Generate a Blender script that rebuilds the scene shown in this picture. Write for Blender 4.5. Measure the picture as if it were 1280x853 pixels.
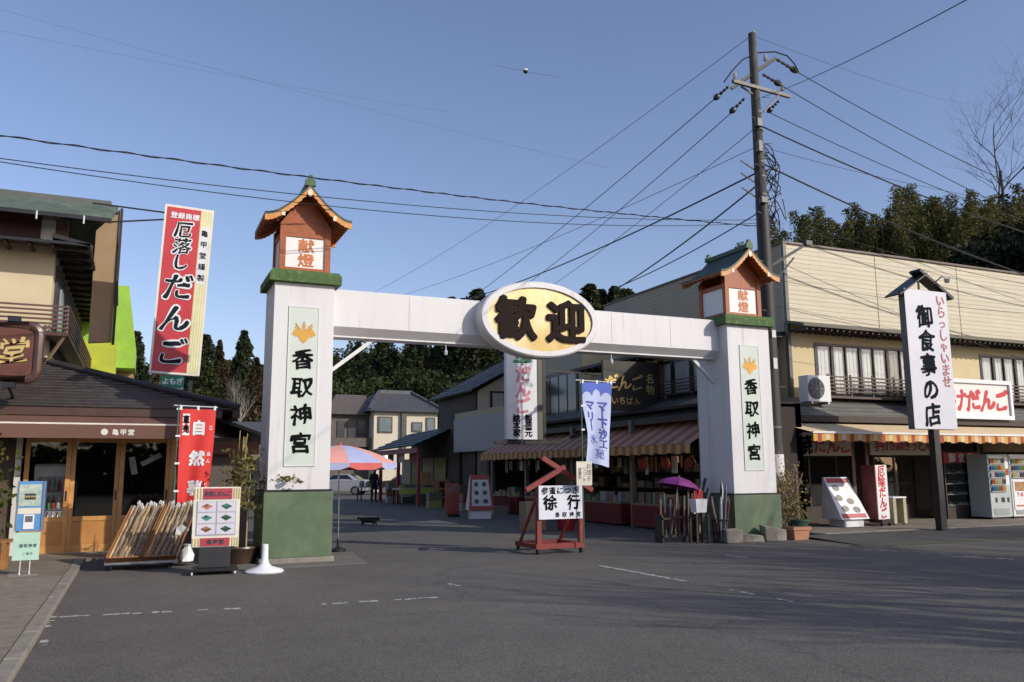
import bpy, bmesh, math, random
import numpy as np
from mathutils import Vector, Matrix
R = math.radians
random.seed(7)
for o in list(bpy.data.objects):
    bpy.data.objects.remove(o, do_unlink=True)
SC = bpy.context.scene
COL = SC.collection

# ------------------------------------------------------------------ camera, sky, sun, exposure
F, HZ, YAW, ROLL, CH = 1040.0, 588.0, R(24), 0.006, 1.6          # photograph pixels, 1280 x 853
PITCH = math.atan((HZ - 426.5) / F)
cam = bpy.data.cameras.new('camera')
cam.sensor_width = 36; cam.lens = F / 1280 * 36; cam.clip_start = 0.1; cam.clip_end = 3000
camo = bpy.data.objects.new('camera', cam); COL.objects.link(camo)
camo.matrix_world = (Matrix.Translation((0, 0, CH)) @ Matrix.Rotation(-YAW, 4, 'Z')
                     @ Matrix.Rotation(R(90) + PITCH, 4, 'X') @ Matrix.Rotation(-ROLL, 4, 'Z'))
SC.camera = camo
SUN_AZ, SUN_EL = R(38), R(27)          # azimuth from the street fronts' normal, towards the right
sun_dir = Vector((math.sin(SUN_AZ) * math.cos(SUN_EL), -math.cos(SUN_AZ) * math.cos(SUN_EL), math.sin(SUN_EL)))
wd = bpy.data.worlds.new('World'); SC.world = wd; wd.use_nodes = True
nt = wd.node_tree
sky = nt.nodes.new('ShaderNodeTexSky'); sky.sky_type = 'NISHITA'; sky.sun_disc = False
sky.sun_elevation = SUN_EL; sky.sun_rotation = R(180) - SUN_AZ
sky.air_density = 1.0; sky.dust_density = 1.2; sky.ozone_density = 2.2; sky.altitude = 50
tint = nt.nodes.new('ShaderNodeMix'); tint.data_type = 'RGBA'; tint.blend_type = 'MULTIPLY'; tint.inputs[0].default_value = 1; tint.inputs[7].default_value = (1.06, .95, 1.01, 1)   # a slightly hazier, less cyan winter sky
nt.links.new(sky.outputs[0], tint.inputs[6]); nt.links.new(tint.outputs[2], nt.nodes['Background'].inputs[0])
nt.nodes['Background'].inputs[1].default_value = 0.14
sl = bpy.data.lights.new('sun', 'SUN'); sl.energy = 3.1; sl.angle = R(0.5); sl.color = (1.0, 0.93, 0.82)
slo = bpy.data.objects.new('sun', sl); COL.objects.link(slo)
slo.rotation_euler = sun_dir.to_track_quat('Z', 'Y').to_euler()
SC.view_settings.view_transform = 'Standard'; SC.view_settings.look = 'None'
SC.view_settings.exposure = 0.22; SC.view_settings.gamma = 1.0
SC.render.engine = 'CYCLES'
SC.cycles.max_bounces = 6; SC.cycles.transparent_max_bounces = 12
SC.cycles.use_denoising = True

# ------------------------------------------------------------------ measuring helpers (photograph pixel -> point on a real plane)
def ray(px, py):
    x = (px - 640) / F; y = -(py - 426.5) / F
    c, s = math.cos(ROLL), math.sin(ROLL); x, y = c * x + s * y, -s * x + c * y
    fw = math.cos(PITCH) - y * math.sin(PITCH); up = math.sin(PITCH) + y * math.cos(PITCH)
    return Vector((x * math.cos(YAW) + fw * math.sin(YAW), -x * math.sin(YAW) + fw * math.cos(YAW), up))
CAMP = Vector((0, 0, CH))
def gnd(px, py, z=0.0):
    d = ray(px, py); return CAMP + d * ((z - CH) / d.z)
def at_y(px, py, Y):
    d = ray(px, py); return CAMP + d * (Y / d.y)
def at_x(px, py, X):
    d = ray(px, py); return CAMP + d * (X / d.x)
def at_d(px, py, D):
    d = ray(px, py); h = math.hypot(d.x, d.y); return CAMP + d * (D / h)

# ------------------------------------------------------------------ materials
MATS = {}
def _nodes(name):
    m = bpy.data.materials.new(name); m.use_nodes = True
    n = m.node_tree; b = n.nodes['Principled BSDF']
    return m, n, b
def lin(c):
    return tuple(((v / 255) / 12.92 if v / 255 <= 0.04045 else (((v / 255) + 0.055) / 1.055) ** 2.4) for v in c)
def P(name, col, rough=0.6, metal=0.0, var=0.15, vs=2.5, bump=0.0, bs=60.0, streak=0.0, emit=0.0, coat=0.0, spec=None):
    """plain procedural material: base colour broken up by two scales of noise, optional vertical streaks, fine bump"""
    if name in MATS: return MATS[name]
    m, n, b = _nodes(name); N = n.nodes; L = n.links
    b.inputs['Roughness'].default_value = rough; b.inputs['Metallic'].default_value = metal
    if spec is not None: b.inputs['Specular IOR Level'].default_value = spec
    if coat: b.inputs['Coat Weight'].default_value = coat
    tc = N.new('ShaderNodeTexCoord')
    mp = N.new('ShaderNodeMapping'); L.new(tc.outputs['Object'], mp.inputs[0])
    n1 = N.new('ShaderNodeTexNoise'); n1.inputs['Scale'].default_value = vs; n1.inputs['Detail'].default_value = 8; n1.inputs['Roughness'].default_value = .65
    if streak: mp.inputs['Scale'].default_value = (1, 1, streak)
    L.new(mp.outputs[0], n1.inputs['Vector'])
    rp = N.new('ShaderNodeMapRange'); rp.inputs[1].default_value = .3; rp.inputs[2].default_value = .7
    rp.inputs[3].default_value = 1 - var; rp.inputs[4].default_value = 1 + var * .6
    L.new(n1.outputs[0], rp.inputs[0])
    mx = N.new('ShaderNodeMix'); mx.data_type = 'RGBA'; mx.blend_type = 'MULTIPLY'; mx.inputs[0].default_value = 1
    mx.inputs[6].default_value = (*col, 1); L.new(rp.outputs[0], mx.inputs[7])
    L.new(mx.outputs[2], b.inputs['Base Color'])
    rr = N.new('ShaderNodeMapRange'); rr.inputs[3].default_value = max(0, rough - .1); rr.inputs[4].default_value = min(1, rough + .1)
    L.new(n1.outputs[0], rr.inputs[0]); L.new(rr.outputs[0], b.inputs['Roughness'])
    if bump:
        n2 = N.new('ShaderNodeTexNoise'); n2.inputs['Scale'].default_value = bs; n2.inputs['Detail'].default_value = 4
        L.new(tc.outputs['Object'], n2.inputs['Vector'])
        bp = N.new('ShaderNodeBump'); bp.inputs['Strength'].default_value = bump; bp.inputs['Distance'].default_value = .01
        L.new(n2.outputs[0], bp.inputs['Height']); L.new(bp.outputs[0], b.inputs['Normal'])
    if emit:
        b.inputs['Emission Color'].default_value = (*col, 1); b.inputs['Emission Strength'].default_value = emit
    MATS[name] = m
    return m
def ramp_mat(name, stops, scale, rough, bump=.3, bs=80, stretch=(1, 1, 1), detail=8):
    if name in MATS: return MATS[name]
    m, n, b = _nodes(name); N = n.nodes; L = n.links
    tc = N.new('ShaderNodeTexCoord'); mp = N.new('ShaderNodeMapping'); mp.inputs['Scale'].default_value = stretch
    L.new(tc.outputs['Object'], mp.inputs[0])
    n1 = N.new('ShaderNodeTexNoise'); n1.inputs['Scale'].default_value = scale; n1.inputs['Detail'].default_value = detail; n1.inputs['Roughness'].default_value = .7
    L.new(mp.outputs[0], n1.inputs['Vector'])
    cr = N.new('ShaderNodeValToRGB')
    while len(cr.color_ramp.elements) < len(stops): cr.color_ramp.elements.new(.5)
    for e, (p, c) in zip(cr.color_ramp.elements, stops): e.position = p; e.color = (*c, 1)
    L.new(n1.outputs[0], cr.inputs[0]); L.new(cr.outputs[0], b.inputs['Base Color'])
    b.inputs['Roughness'].default_value = rough
    if bump:
        n2 = N.new('ShaderNodeTexNoise'); n2.inputs['Scale'].default_value = bs; n2.inputs['Detail'].default_value = 5
        L.new(mp.outputs[0], n2.inputs['Vector'])
        bp = N.new('ShaderNodeBump'); bp.inputs['Strength'].default_value = bump; bp.inputs['Distance'].default_value = .015
        L.new(n2.outputs[0], bp.inputs['Height']); L.new(bp.outputs[0], b.inputs['Normal'])
    MATS[name] = m
    return m
def glass(name='glass', tint=(.95, .97, .96), rough=.02):
    if name in MATS: return MATS[name]
    m = bpy.data.materials.new(name); m.use_nodes = True; n = m.node_tree; N = n.nodes; L = n.links
    N.remove(N['Principled BSDF']); out = N['Material Output']
    tr = N.new('ShaderNodeBsdfTransparent'); tr.inputs[0].default_value = (*tint, 1)
    gl = N.new('ShaderNodeBsdfGlossy'); gl.inputs['Roughness'].default_value = rough
    lw_ = N.new('ShaderNodeLayerWeight'); lw_.inputs[0].default_value = .5
    pw = N.new('ShaderNodeMath'); pw.operation = 'POWER'; pw.inputs[1].default_value = 4; L.new(lw_.outputs['Facing'], pw.inputs[0])
    fr = N.new('ShaderNodeMath'); fr.operation = 'MULTIPLY_ADD'; fr.inputs[1].default_value = .7; fr.inputs[2].default_value = .05; L.new(pw.outputs[0], fr.inputs[0])
    mx = N.new('ShaderNodeMixShader'); L.new(fr.outputs[0], mx.inputs[0]); L.new(tr.outputs[0], mx.inputs[1]); L.new(gl.outputs[0], mx.inputs[2])
    L.new(mx.outputs[0], out.inputs[0]); MATS[name] = m
    return m
def leafmat(name, a, b_, scale=.6, trans=.25):
    if name in MATS: return MATS[name]
    m, n, b = _nodes(name); N = n.nodes; L = n.links
    ge = N.new('ShaderNodeNewGeometry'); n1 = N.new('ShaderNodeTexNoise'); n1.inputs['Scale'].default_value = scale; n1.inputs['Detail'].default_value = 5
    L.new(ge.outputs['Position'], n1.inputs['Vector'])
    ad = N.new('ShaderNodeMath'); ad.operation = 'MULTIPLY_ADD'; ad.inputs[1].default_value = .35; L.new(ge.outputs['Random Per Island'], ad.inputs[0])
    mr = N.new('ShaderNodeMapRange'); mr.inputs[1].default_value = .3; mr.inputs[2].default_value = .72; mr.inputs[3].default_value = -.15; mr.inputs[4].default_value = .85
    L.new(n1.outputs[0], mr.inputs[0]); L.new(mr.outputs[0], ad.inputs[2])
    mx = N.new('ShaderNodeMix'); mx.data_type = 'RGBA'; mx.inputs[6].default_value = (*a, 1); mx.inputs[7].default_value = (*b_, 1)
    L.new(ad.outputs[0], mx.inputs[0]); L.new(mx.outputs[2], b.inputs['Base Color'])
    b.inputs['Roughness'].default_value = .75; b.inputs['Specular IOR Level'].default_value = .2
    if trans:
        tl = N.new('ShaderNodeBsdfTranslucent'); L.new(mx.outputs[2], tl.inputs[0]); ms = N.new('ShaderNodeMixShader'); ms.inputs[0].default_value = trans
        L.new(b.outputs[0], ms.inputs[1]); L.new(tl.outputs[0], ms.inputs[2]); L.new(ms.outputs[0], N['Material Output'].inputs[0])
    MATS[name] = m
    return m

WHITE = P('white_paint', (.645, .645, .64), .5, var=.06, vs=2.5, streak=.1)
def weathered(m, amount=.2, sx=7.0, sz=.3):
    # rain streaks and grime: stretched noise multiplied over the paint
    N = m.node_tree.nodes; L = m.node_tree.links; b = N['Principled BSDF']; src = b.inputs['Base Color'].links[0].from_socket
    tc = N.new('ShaderNodeTexCoord'); mp = N.new('ShaderNodeMapping'); mp.inputs['Scale'].default_value = (sx, sx, sz); L.new(tc.outputs['Object'], mp.inputs[0])
    n1 = N.new('ShaderNodeTexNoise'); n1.inputs['Scale'].default_value = 1.0; n1.inputs['Detail'].default_value = 6; n1.inputs['Roughness'].default_value = .7; L.new(mp.outputs[0], n1.inputs['Vector'])
    n2 = N.new('ShaderNodeTexNoise'); n2.inputs['Scale'].default_value = 1.1; n2.inputs['Detail'].default_value = 8; L.new(tc.outputs['Object'], n2.inputs['Vector'])
    r1 = N.new('ShaderNodeMapRange'); r1.inputs[1].default_value = .52; r1.inputs[2].default_value = .72; L.new(n1.outputs[0], r1.inputs[0])
    r2 = N.new('ShaderNodeMapRange'); r2.inputs[1].default_value = .4; r2.inputs[2].default_value = .65; L.new(n2.outputs[0], r2.inputs[0])
    mu = N.new('ShaderNodeMath'); mu.operation = 'MULTIPLY'; L.new(r1.outputs[0], mu.inputs[0]); L.new(r2.outputs[0], mu.inputs[1])
    ma = N.new('ShaderNodeMath'); ma.operation = 'MULTIPLY'; ma.inputs[1].default_value = amount * 2; L.new(mu.outputs[0], ma.inputs[0])
    mx = N.new('ShaderNodeMix'); mx.data_type = 'RGBA'; L.new(ma.outputs[0], mx.inputs[0]); L.new(src, mx.inputs[6]); mx.inputs[7].default_value = (.30, .28, .24, 1)
    L.new(mx.outputs[2], b.inputs['Base Color']); return m
weathered(WHITE, .3)
WHITE2 = P('white_plastic', (.74, .75, .76), .35, var=.05)
GREENB = ramp_mat('weathered_green_paint', [(.25, (.05, .085, .045)), (.5, (.085, .13, .07)), (.75, (.13, .18, .10))], 1.3, .6, .1, 30)
GREENCAP = ramp_mat('mossy_green_cap', [(.3, (.035, .085, .02)), (.55, (.07, .13, .035)), (.68, (.16, .2, .09)), (.8, (.35, .36, .28))], 9, .8, .5, 60)
COPPER = ramp_mat('green_copper_sheet', [(.3, (.022, .045, .03)), (.6, (.05, .08, .055)), (.8, (.09, .13, .09))], 4, .55, .2, 40)
ORANGE = P('orange_wood', (.34, .085, .016), .5, var=.3, vs=9, bump=.15)
ORANGEL = P('pale_orange_board', (.62, .27, .06), .5, var=.22, vs=7)
CONC = ramp_mat('concrete', [(.3, (.16, .145, .12)), (.6, (.26, .24, .2)), (.8, (.33, .31, .27))], 3, .9, .4, 50)
INK = P('black_lettering', (.008, .009, .009), .85, var=.1, spec=.05)
REDP = P('red_paint', (.5, .03, .03), .5, var=.12)
DARK = P('dark_interior', (.012, .011, .010), .9, var=.3)
DKWOOD = P('dark_stained_wood', (.035, .022, .015), .6, var=.35, vs=6, bump=.2)
WOOD = P('honey_wood', (.60, .30, .09), .4, var=.25, vs=5, bump=.1)
BRSTEEL = P('brown_painted_steel', (.075, .035, .027), .45, var=.2)
BLACKM = P('black_metal', (.015, .015, .016), .4, var=.2)
STEEL = P('galvanised_steel', (.42, .43, .43), .35, .85, var=.15)
RUBBER = P('black_rubber', (.012, .012, .012), .8, var=.2)
GLASS = glass()
GOLD = ramp_mat('gold_with_glare', [(.3, (.40, .26, .07)), (.45, (.52, .38, .15)), (.6, (.62, .52, .30)), (.75, (.66, .60, .44))], .9, .32, 0, 1, (1, 1, .8), 6)  # gold blending to whitish: sky glare painted into the colour
GOLD.node_tree.nodes['Principled BSDF'].inputs['Metallic'].default_value = .35

# ------------------------------------------------------------------ mesh builder
WMAT = {}
class MB:
    """collects shapes; build() links them as ONE mesh object. world=True: given in world metres, moved under the parent"""
    def __init__(s, world=False): s.v = []; s.f = []; s.fm = []; s.w = world; s.mi = 0
    def m(s, i): s.mi = i; return s
    def add(s, vs, fs):
        k = len(s.v); s.v += [tuple(v) for v in vs]
        for f in fs: s.f.append(tuple(i + k for i in f)); s.fm.append(s.mi)
        return s
    def box(s, x0, x1, y0, y1, z0, z1):
        vs = [(x, y, z) for z in (z0, z1) for y in (y0, y1) for x in (x0, x1)]
        return s.add(vs, [(0, 2, 3, 1), (4, 5, 7, 6), (0, 1, 5, 4), (2, 6, 7, 3), (0, 4, 6, 2), (1, 3, 7, 5)])
    def bar(s, a, b, w, h, up=(0, 0, 1)):
        a, b = Vector(a), Vector(b); d = (b - a).normalized(); u = Vector(up)
        if abs(d.dot(u)) > .99: u = Vector((0, 1, 0))
        r = d.cross(u).normalized(); t = r.cross(d)
        vs = [p + r * (sx * w / 2) + t * (sy * h / 2) for p in (a, b) for sx, sy in ((-1, -1), (1, -1), (1, 1), (-1, 1))]
        return s.add(vs, [(0, 1, 2, 3), (7, 6, 5, 4), (0, 4, 5, 1), (1, 5, 6, 2), (2, 6, 7, 3), (3, 7, 4, 0)])
    def quad(s, a, b, c, d): return s.add([a, b, c, d], [(0, 1, 2, 3)])
    def poly(s, pts): return s.add(pts, [tuple(range(len(pts)))])
    def prism(s, pts, d):
        """closed polygon pts (3-D) swept by vector d"""
        n = len(pts); d = Vector(d); q = [tuple(Vector(p) + d) for p in pts]
        return s.add(list(pts) + q, [tuple(range(n))[::-1], tuple(range(n, 2 * n))] + [(i, (i + 1) % n, n + (i + 1) % n, n + i) for i in range(n)])
    def tube(s, pts, r, n=8, cap=True):
        pts = [Vector(p) for p in pts]; rs = r if isinstance(r, (list, tuple)) else [r] * len(pts)
        vs = []; fs = []; up = None
        for i, p in enumerate(pts):
            d = (pts[min(i + 1, len(pts) - 1)] - pts[max(i - 1, 0)]).normalized()
            if up is None: up = Vector((0, 0, 1)) if abs(d.z) < .9 else Vector((1, 0, 0))
            a = d.cross(up)
            if a.length < 1e-4: a = d.cross(Vector((0, 1, 0)))
            a.normalize(); b = a.cross(d)
            for k in range(n):
                t = 2 * math.pi * k / n; vs.append(p + (a * math.cos(t) + b * math.sin(t)) * rs[i])
        for i in range(len(pts) - 1):
            for k in range(n): fs.append((i * n + k, i * n + (k + 1) % n, (i + 1) * n + (k + 1) % n, (i + 1) * n + k))
        if cap: fs.append(tuple(range(n))[::-1]); fs.append(tuple((len(pts) - 1) * n + k for k in range(n)))
        return s.add(vs, fs)
    def lathe(s, prof, c=(0, 0, 0), n=16):
        """profile of (radius, z) turned about the vertical through c"""
        vs = [(c[0] + r * math.cos(2 * math.pi * k / n), c[1] + r * math.sin(2 * math.pi * k / n), c[2] + z) for r, z in prof for k in range(n)]
        fs = [(i * n + k, i * n + (k + 1) % n, (i + 1) * n + (k + 1) % n, (i + 1) * n + k) for i in range(len(prof) - 1) for k in range(n)]
        fs += [tuple(range(n))[::-1], tuple((len(prof) - 1) * n + k for k in range(n))]
        return s.add(vs, fs)
    def build(s, name, mats, parent=None, smooth=False, bevel=0.0):
        me = bpy.data.meshes.new(name)
        vs = s.v
        if parent is not None and s.w:
            inv = WMAT[parent].inverted(); vs = [tuple(inv @ Vector(v)) for v in vs]
        me.from_pydata(vs, [], s.f)
        for mt in (mats if isinstance(mats, (list, tuple)) else [mats]): me.materials.append(mt)
        if any(s.fm): me.polygons.foreach_set('material_index', s.fm)
        if smooth:
            me.polygons.foreach_set('use_smooth', [True] * len(me.polygons))
        me.update()
        o = bpy.data.objects.new(name, me); COL.objects.link(o)
        if parent is not None: o.parent = parent; WMAT[o] = WMAT[parent]
        else: WMAT[o] = Matrix()
        if smooth: me.set_sharp_from_angle(angle=R(38))
        if bevel:
            b = o.modifiers.new('bevel', 'BEVEL'); b.width = bevel; b.segments = 2; b.limit_method = 'ANGLE'
        return o
def tag(o, label, cat, group=None):
    o['label'] = label; o['category'] = cat
    if group: o['group'] = group
    return o
def thing(name, label, cat, loc=(0, 0, 0), rz=0.0, group=None):
    o = bpy.data.objects.new(name, None); COL.objects.link(o); o.empty_display_size = .2
    o.location = loc; o.rotation_euler = (0, 0, rz)
    WMAT[o] = Matrix.Translation(loc) @ Matrix.Rotation(rz, 4, 'Z')
    return tag(o, label, cat, group)
def struct(o): o['kind'] = 'structure'; return o
def dup(root, loc=None, rz=None, label=None, parent=None):
    r = root.copy(); COL.objects.link(r)
    if parent is not None: r.parent = parent
    if loc is not None: r.location = loc
    if rz is not None: r.rotation_euler = (0, 0, rz)
    if label: r['label'] = label
    for ch in root.children: dup(ch, parent=r)
    return r

# lettering: glyph outlines of the built-in font, laid out character by character and joined to one thin raised mesh
GL = {}
def glyph(ch):
    if ch not in GL:
        c = bpy.data.curves.new('g', 'FONT'); c.body = ch; c.resolution_u = 3
        o = bpy.data.objects.new('g', c); me = bpy.data.meshes.new_from_object(o)
        vs = np.array([v.co[:2] for v in me.vertices]).reshape(-1, 2); fs = [tuple(p.vertices) for p in me.polygons]
        bpy.data.objects.remove(o); bpy.data.curves.remove(c); bpy.data.meshes.remove(me)
        if len(vs):
            lo, hi = vs.min(0), vs.max(0)
            if ord(ch) > 0x2000: vs = vs - np.array([.5, .38])      # full-width cell
            else: vs = vs - (lo + hi) / 2
        GL[ch] = (vs, fs)
    return GL[ch]
def letter(mb, ch, c, u, v, size, bold=.02, wide=1.0, slant=0.0, brush=0.0):
    """one character centred on c in the plane of unit vectors u (right) and v (up); weight comes from layered strokes"""
    vs, fs = glyph(ch); c, u, v = Vector(c), Vector(u), Vector(v); nrm = u.cross(v).normalized()
    offs = [(0, 0)]
    for rr_ in ((1.0,) if bold < .05 else (.5, 1.0)):
        nn = 4 if bold < .015 else (8 if bold < .05 else 10)
        offs += [(bold * rr_ * math.cos(2 * math.pi * q / nn + .3), bold * rr_ * math.sin(2 * math.pi * q / nn + .3)) for q in range(nn)]
    for i, (ox, oy) in enumerate(offs):
        out = []; cc = c + nrm * (.0003 * i)
        for x, y in vs:
            if brush:
                y2 = y + brush * x * .35 + brush * .10 * math.sin(x * 7 + ord(ch)); x2 = x + brush * .12 * math.sin(y * 8 + ord(ch) * .7)
                x, y = x2, y2
            th = 1.0 if not brush else 1 + .5 * math.sin(x * 5 + y * 4 + ord(ch))
            x += ox * th; y += oy * th
            out.append(cc + u * ((x + slant * y) * size * wide) + v * (y * size))
        mb.add(out, fs)
    return mb
def column(mb, text, top, u, v, size, step, **k):
    top, v = Vector(top), Vector(v)
    for i, ch in enumerate(text):
        if ch == 'ー': ch2 = '｜'
        else: ch2 = ch
        if ch != ' ': letter(mb, ch2, top - v * (step * (i + .5)), u, v, size, **k)
    return mb
def row(mb, text, left, u, v, size, step, **k):
    left, u = Vector(left), Vector(u)
    for i, ch in enumerate(text):
        if ch != ' ': letter(mb, ch, left + u * (step * (i + .5)), u, v, size, **k)
    return mb
UX, UZ = (1, 0, 0), (0, 0, 1)

def leaf_cloud(pts, size, rng, flat=0.0, long=1.0):
    """numpy: one rhombic leaf per point, random orientation"""
    n = len(pts)
    a = rng.normal(size=(n, 3)); b = rng.normal(size=(n, 3))
    a[:, 2] *= (1 - flat)
    a /= np.linalg.norm(a, axis=1, keepdims=True)
    b -= a * (a * b).sum(1, keepdims=True); b /= np.linalg.norm(b, axis=1, keepdims=True)
    s = size * rng.uniform(.6, 1.3, (n, 1))
    a = a * s * long; b = b * s * .55
    v = np.stack([pts - a, pts + b - a * .1, pts + a, pts - b - a * .1], 1).reshape(-1, 3)
    return v
def mesh_np(name, v, nper, mat, parent=None, extra=None):
    me = bpy.data.meshes.new(name); nf = len(v) // nper
    me.vertices.add(len(v)); me.vertices.foreach_set('co', np.ascontiguousarray(v, dtype=np.float32).ravel())
    me.loops.add(nf * nper); me.loops.foreach_set('vertex_index', np.arange(nf * nper, dtype=np.int32))
    me.polygons.add(nf); me.polygons.foreach_set('loop_start', np.arange(0, nf * nper, nper, dtype=np.int32))
    me.materials.append(mat); me.update(); me.validate()
    o = bpy.data.objects.new(name, me); COL.objects.link(o)
    if parent is not None: o.parent = parent; WMAT[o] = WMAT[parent]
    else: WMAT[o] = Matrix()
    return o
# ------------------------------------------------------------------ ground, pavements, markings, hills
def asphalt_mat():
    m, n, b = _nodes('asphalt'); N = n.nodes; L = n.links
    ge = N.new('ShaderNodeNewGeometry')
    def noise(s, d=6, r=.6):
        t = N.new('ShaderNodeTexNoise'); t.inputs['Scale'].default_value = s; t.inputs['Detail'].default_value = d; t.inputs['Roughness'].default_value = r
        L.new(ge.outputs['Position'], t.inputs['Vector']); return t
    big, mid, fine = noise(.12, 5), noise(1.1, 8, .7), noise(70, 3, .8)
    vo = N.new('ShaderNodeTexVoronoi'); vo.inputs['Scale'].default_value = 75; L.new(ge.outputs['Position'], vo.inputs['Vector'])
    cr = N.new('ShaderNodeValToRGB'); e = cr.color_ramp.elements
    e[0].position = .3; e[0].color = (.078, .073, .064, 1); e[1].position = .7; e[1].color = (.145, .135, .118, 1)
    mix = N.new('ShaderNodeMath'); mix.operation = 'MULTIPLY_ADD'; mix.inputs[1].default_value = .45
    L.new(mid.outputs[0], mix.inputs[0]); m2 = N.new('ShaderNodeMath'); m2.operation = 'MULTIPLY'; m2.inputs[1].default_value = .55
    L.new(big.outputs[0], m2.inputs[0]); L.new(m2.outputs[0], mix.inputs[2]); L.new(mix.outputs[0], cr.inputs[0])
    sp = N.new('ShaderNodeMapRange'); sp.inputs[1].default_value = .35; sp.inputs[2].default_value = .75; sp.inputs[3].default_value = .6; sp.inputs[4].default_value = 1.6
    L.new(fine.outputs[0], sp.inputs[0])
    # hairline cracks: distorted large cells
    dn = noise(.8, 6, .6); va = N.new('ShaderNodeVectorMath'); va.operation = 'MULTIPLY_ADD'; va.inputs[1].default_value = (1.6, 1.6, 0); L.new(dn.outputs['Color'], va.inputs[0]); L.new(ge.outputs['Position'], va.inputs[2])
    vc = N.new('ShaderNodeTexVoronoi'); vc.feature = 'DISTANCE_TO_EDGE'; vc.inputs['Scale'].default_value = .17; L.new(va.outputs[0], vc.inputs['Vector'])
    ck = N.new('ShaderNodeMapRange'); ck.inputs[1].default_value = 0; ck.inputs[2].default_value = .006; ck.inputs[3].default_value = .74; ck.inputs[4].default_value = 1; L.new(vc.outputs['Distance'], ck.inputs[0])
    wn = N.new('ShaderNodeMapRange'); wn.inputs[1].default_value = 0; wn.inputs[2].default_value = 1; wn.inputs[3].default_value = .62; wn.inputs[4].default_value = 1.5
    L.new(vo.outputs['Color'], wn.inputs[0])
    mm = N.new('ShaderNodeMath'); mm.operation = 'MULTIPLY'; L.new(sp.outputs[0], mm.inputs[0]); L.new(wn.outputs[0], mm.inputs[1])
    m3 = N.new('ShaderNodeMath'); m3.operation = 'MULTIPLY'; L.new(mm.outputs[0], m3.inputs[0]); L.new(ck.outputs[0], m3.inputs[1]); mm = m3
    mx = N.new('ShaderNodeMix'); mx.data_type = 'RGBA'; mx.blend_type = 'MULTIPLY'; mx.inputs[0].default_value = 1
    L.new(cr.outputs[0], mx.inputs[6]); L.new(mm.outputs[0], mx.inputs[7]); L.new(mx.outputs[2], b.inputs['Base Color'])
    b.inputs['Roughness'].default_value = .85; b.inputs['Specular IOR Level'].default_value = .3
    bp = N.new('ShaderNodeBump'); bp.inputs['Strength'].default_value = .45; bp.inputs['Distance'].default_value = .006
    L.new(vo.outputs['Distance'], bp.inputs['Height']); L.new(bp.outputs[0], b.inputs['Normal'])
    return m
ASPH = asphalt_mat()
g = MB(); g.quad((-900, -300, 0), (900, -300, 0), (900, 1500, 0), (-900, 1500, 0))
ground = struct(g.build('ground', ASPH))

# worn painted lines: many short chips of paint with gaps
PAINT = P('worn_road_paint', (.42, .41, .38), .8, var=.35, vs=14)
def worn_line(name, pts, width, keep, seed):
    rnd = random.Random(seed); m = MB()
    for (a, b) in zip(pts[:-1], pts[1:]):
        a, b = Vector(a), Vector(b); L_ = (b - a).length; d = (b - a) / L_; nrm = Vector((-d.y, d.x, 0)); t = 0
        while t < L_:
            l = rnd.uniform(.03, .15)
            if rnd.random() < keep:
                w0, w1 = [-width / 2 + rnd.uniform(0, width * .35) for _ in range(2)]; h0, h1 = [width / 2 - rnd.uniform(0, width * .35) for _ in range(2)]
                p = a + d * t; q = a + d * min(t + l, L_); z = Vector((0, 0, .004))
                mid = (p + q) / 2
                m.poly([p + nrm * w0 + z, mid + nrm * (w0 - rnd.uniform(-.02, .03)) + z, q + nrm * w1 + z, q + nrm * h1 + z, mid + nrm * (h0 + rnd.uniform(-.02, .03)) + z, p + nrm * h0 + z])
            t += l + rnd.uniform(-.01, .03)
    o = m.build(name, PAINT); struct(o); return o
worn_line('road_marking', [gnd(62, 772), gnd(215, 765)], .13, .9, 1)
worn_line('road_marking', [gnd(225, 764), gnd(400, 757)], .10, .5, 2)
worn_line('road_marking', [gnd(402, 756), gnd(548, 747)], .12, .85, 3)
worn_line('road_marking', [gnd(62, 776), gnd(52, 812)], .09, .3, 4)
worn_line('road_marking', [gnd(748, 707), gnd(856, 727)], .12, .97, 5)
worn_line('road_marking', [gnd(905, 736), gnd(1010, 757)], .10, .35, 6)
worn_line('road_marking', [gnd(560, 730), gnd(575, 733)], .12, .8, 7)
worn_line('road_marking', [gnd(905, 694), gnd(935, 698)], .10, .7, 8)
worn_line('road_marking', [gnd(1080, 687), gnd(1270, 700)], .10, .45, 9)

# left shop walkway: rough paving one step up, with a kerb of separate stones along the road
PAVE = ramp_mat('walkway_paving', [(.3, (.13, .105, .075)), (.55, (.21, .175, .125)), (.8, (.30, .26, .19))], 2.2, .9, .12, 40)
KERB = ramp_mat('kerb_stone', [(.3, (.17, .155, .12)), (.6, (.26, .24, .19)), (.8, (.33, .3, .25))], 5, .9, .15, 60)
KX = -0.80
w = MB(); w.box(-30, KX - .155, -10, 18.9, -.2, .055); walkway = struct(w.build('walkway', PAVE))
w = MB(); w.box(KX - .15, 3.6, 17.45, 18.9, -.2, .05); struct(w.build('shop_step', PAVE))
for i in range(11):
    k = MB(); y0 = 3.2 + i * 1.3
    k.box(KX - .15, KX, y0, y0 + 1.285, -.2, .06 + .004 * (i % 3)); k.build('kerb_stone', KERB, walkway, bevel=.015)
k = MB(); k.box(-2.0, KX - .16, 4, 14.6, .05, .062); k.build('drain_strip', ramp_mat('drain_concrete', [(.3, (.15, .13, .10)), (.7, (.27, .235, .18))], 6, .9, .12, 30), walkway)
# small concrete pad around the left pillar foot
k = MB(); k.prism([(.95, 14.6, 0), (3.75, 14.75, 0), (4.0, 16.9, 0), (1.2, 17.3, 0)], (0, 0, .012)); struct(k.build('pillar_pad', ramp_mat('pad_concrete', [(.3, (.10, .095, .085)), (.7, (.17, .16, .14))], 2, .9, .4, 40)))

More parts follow.
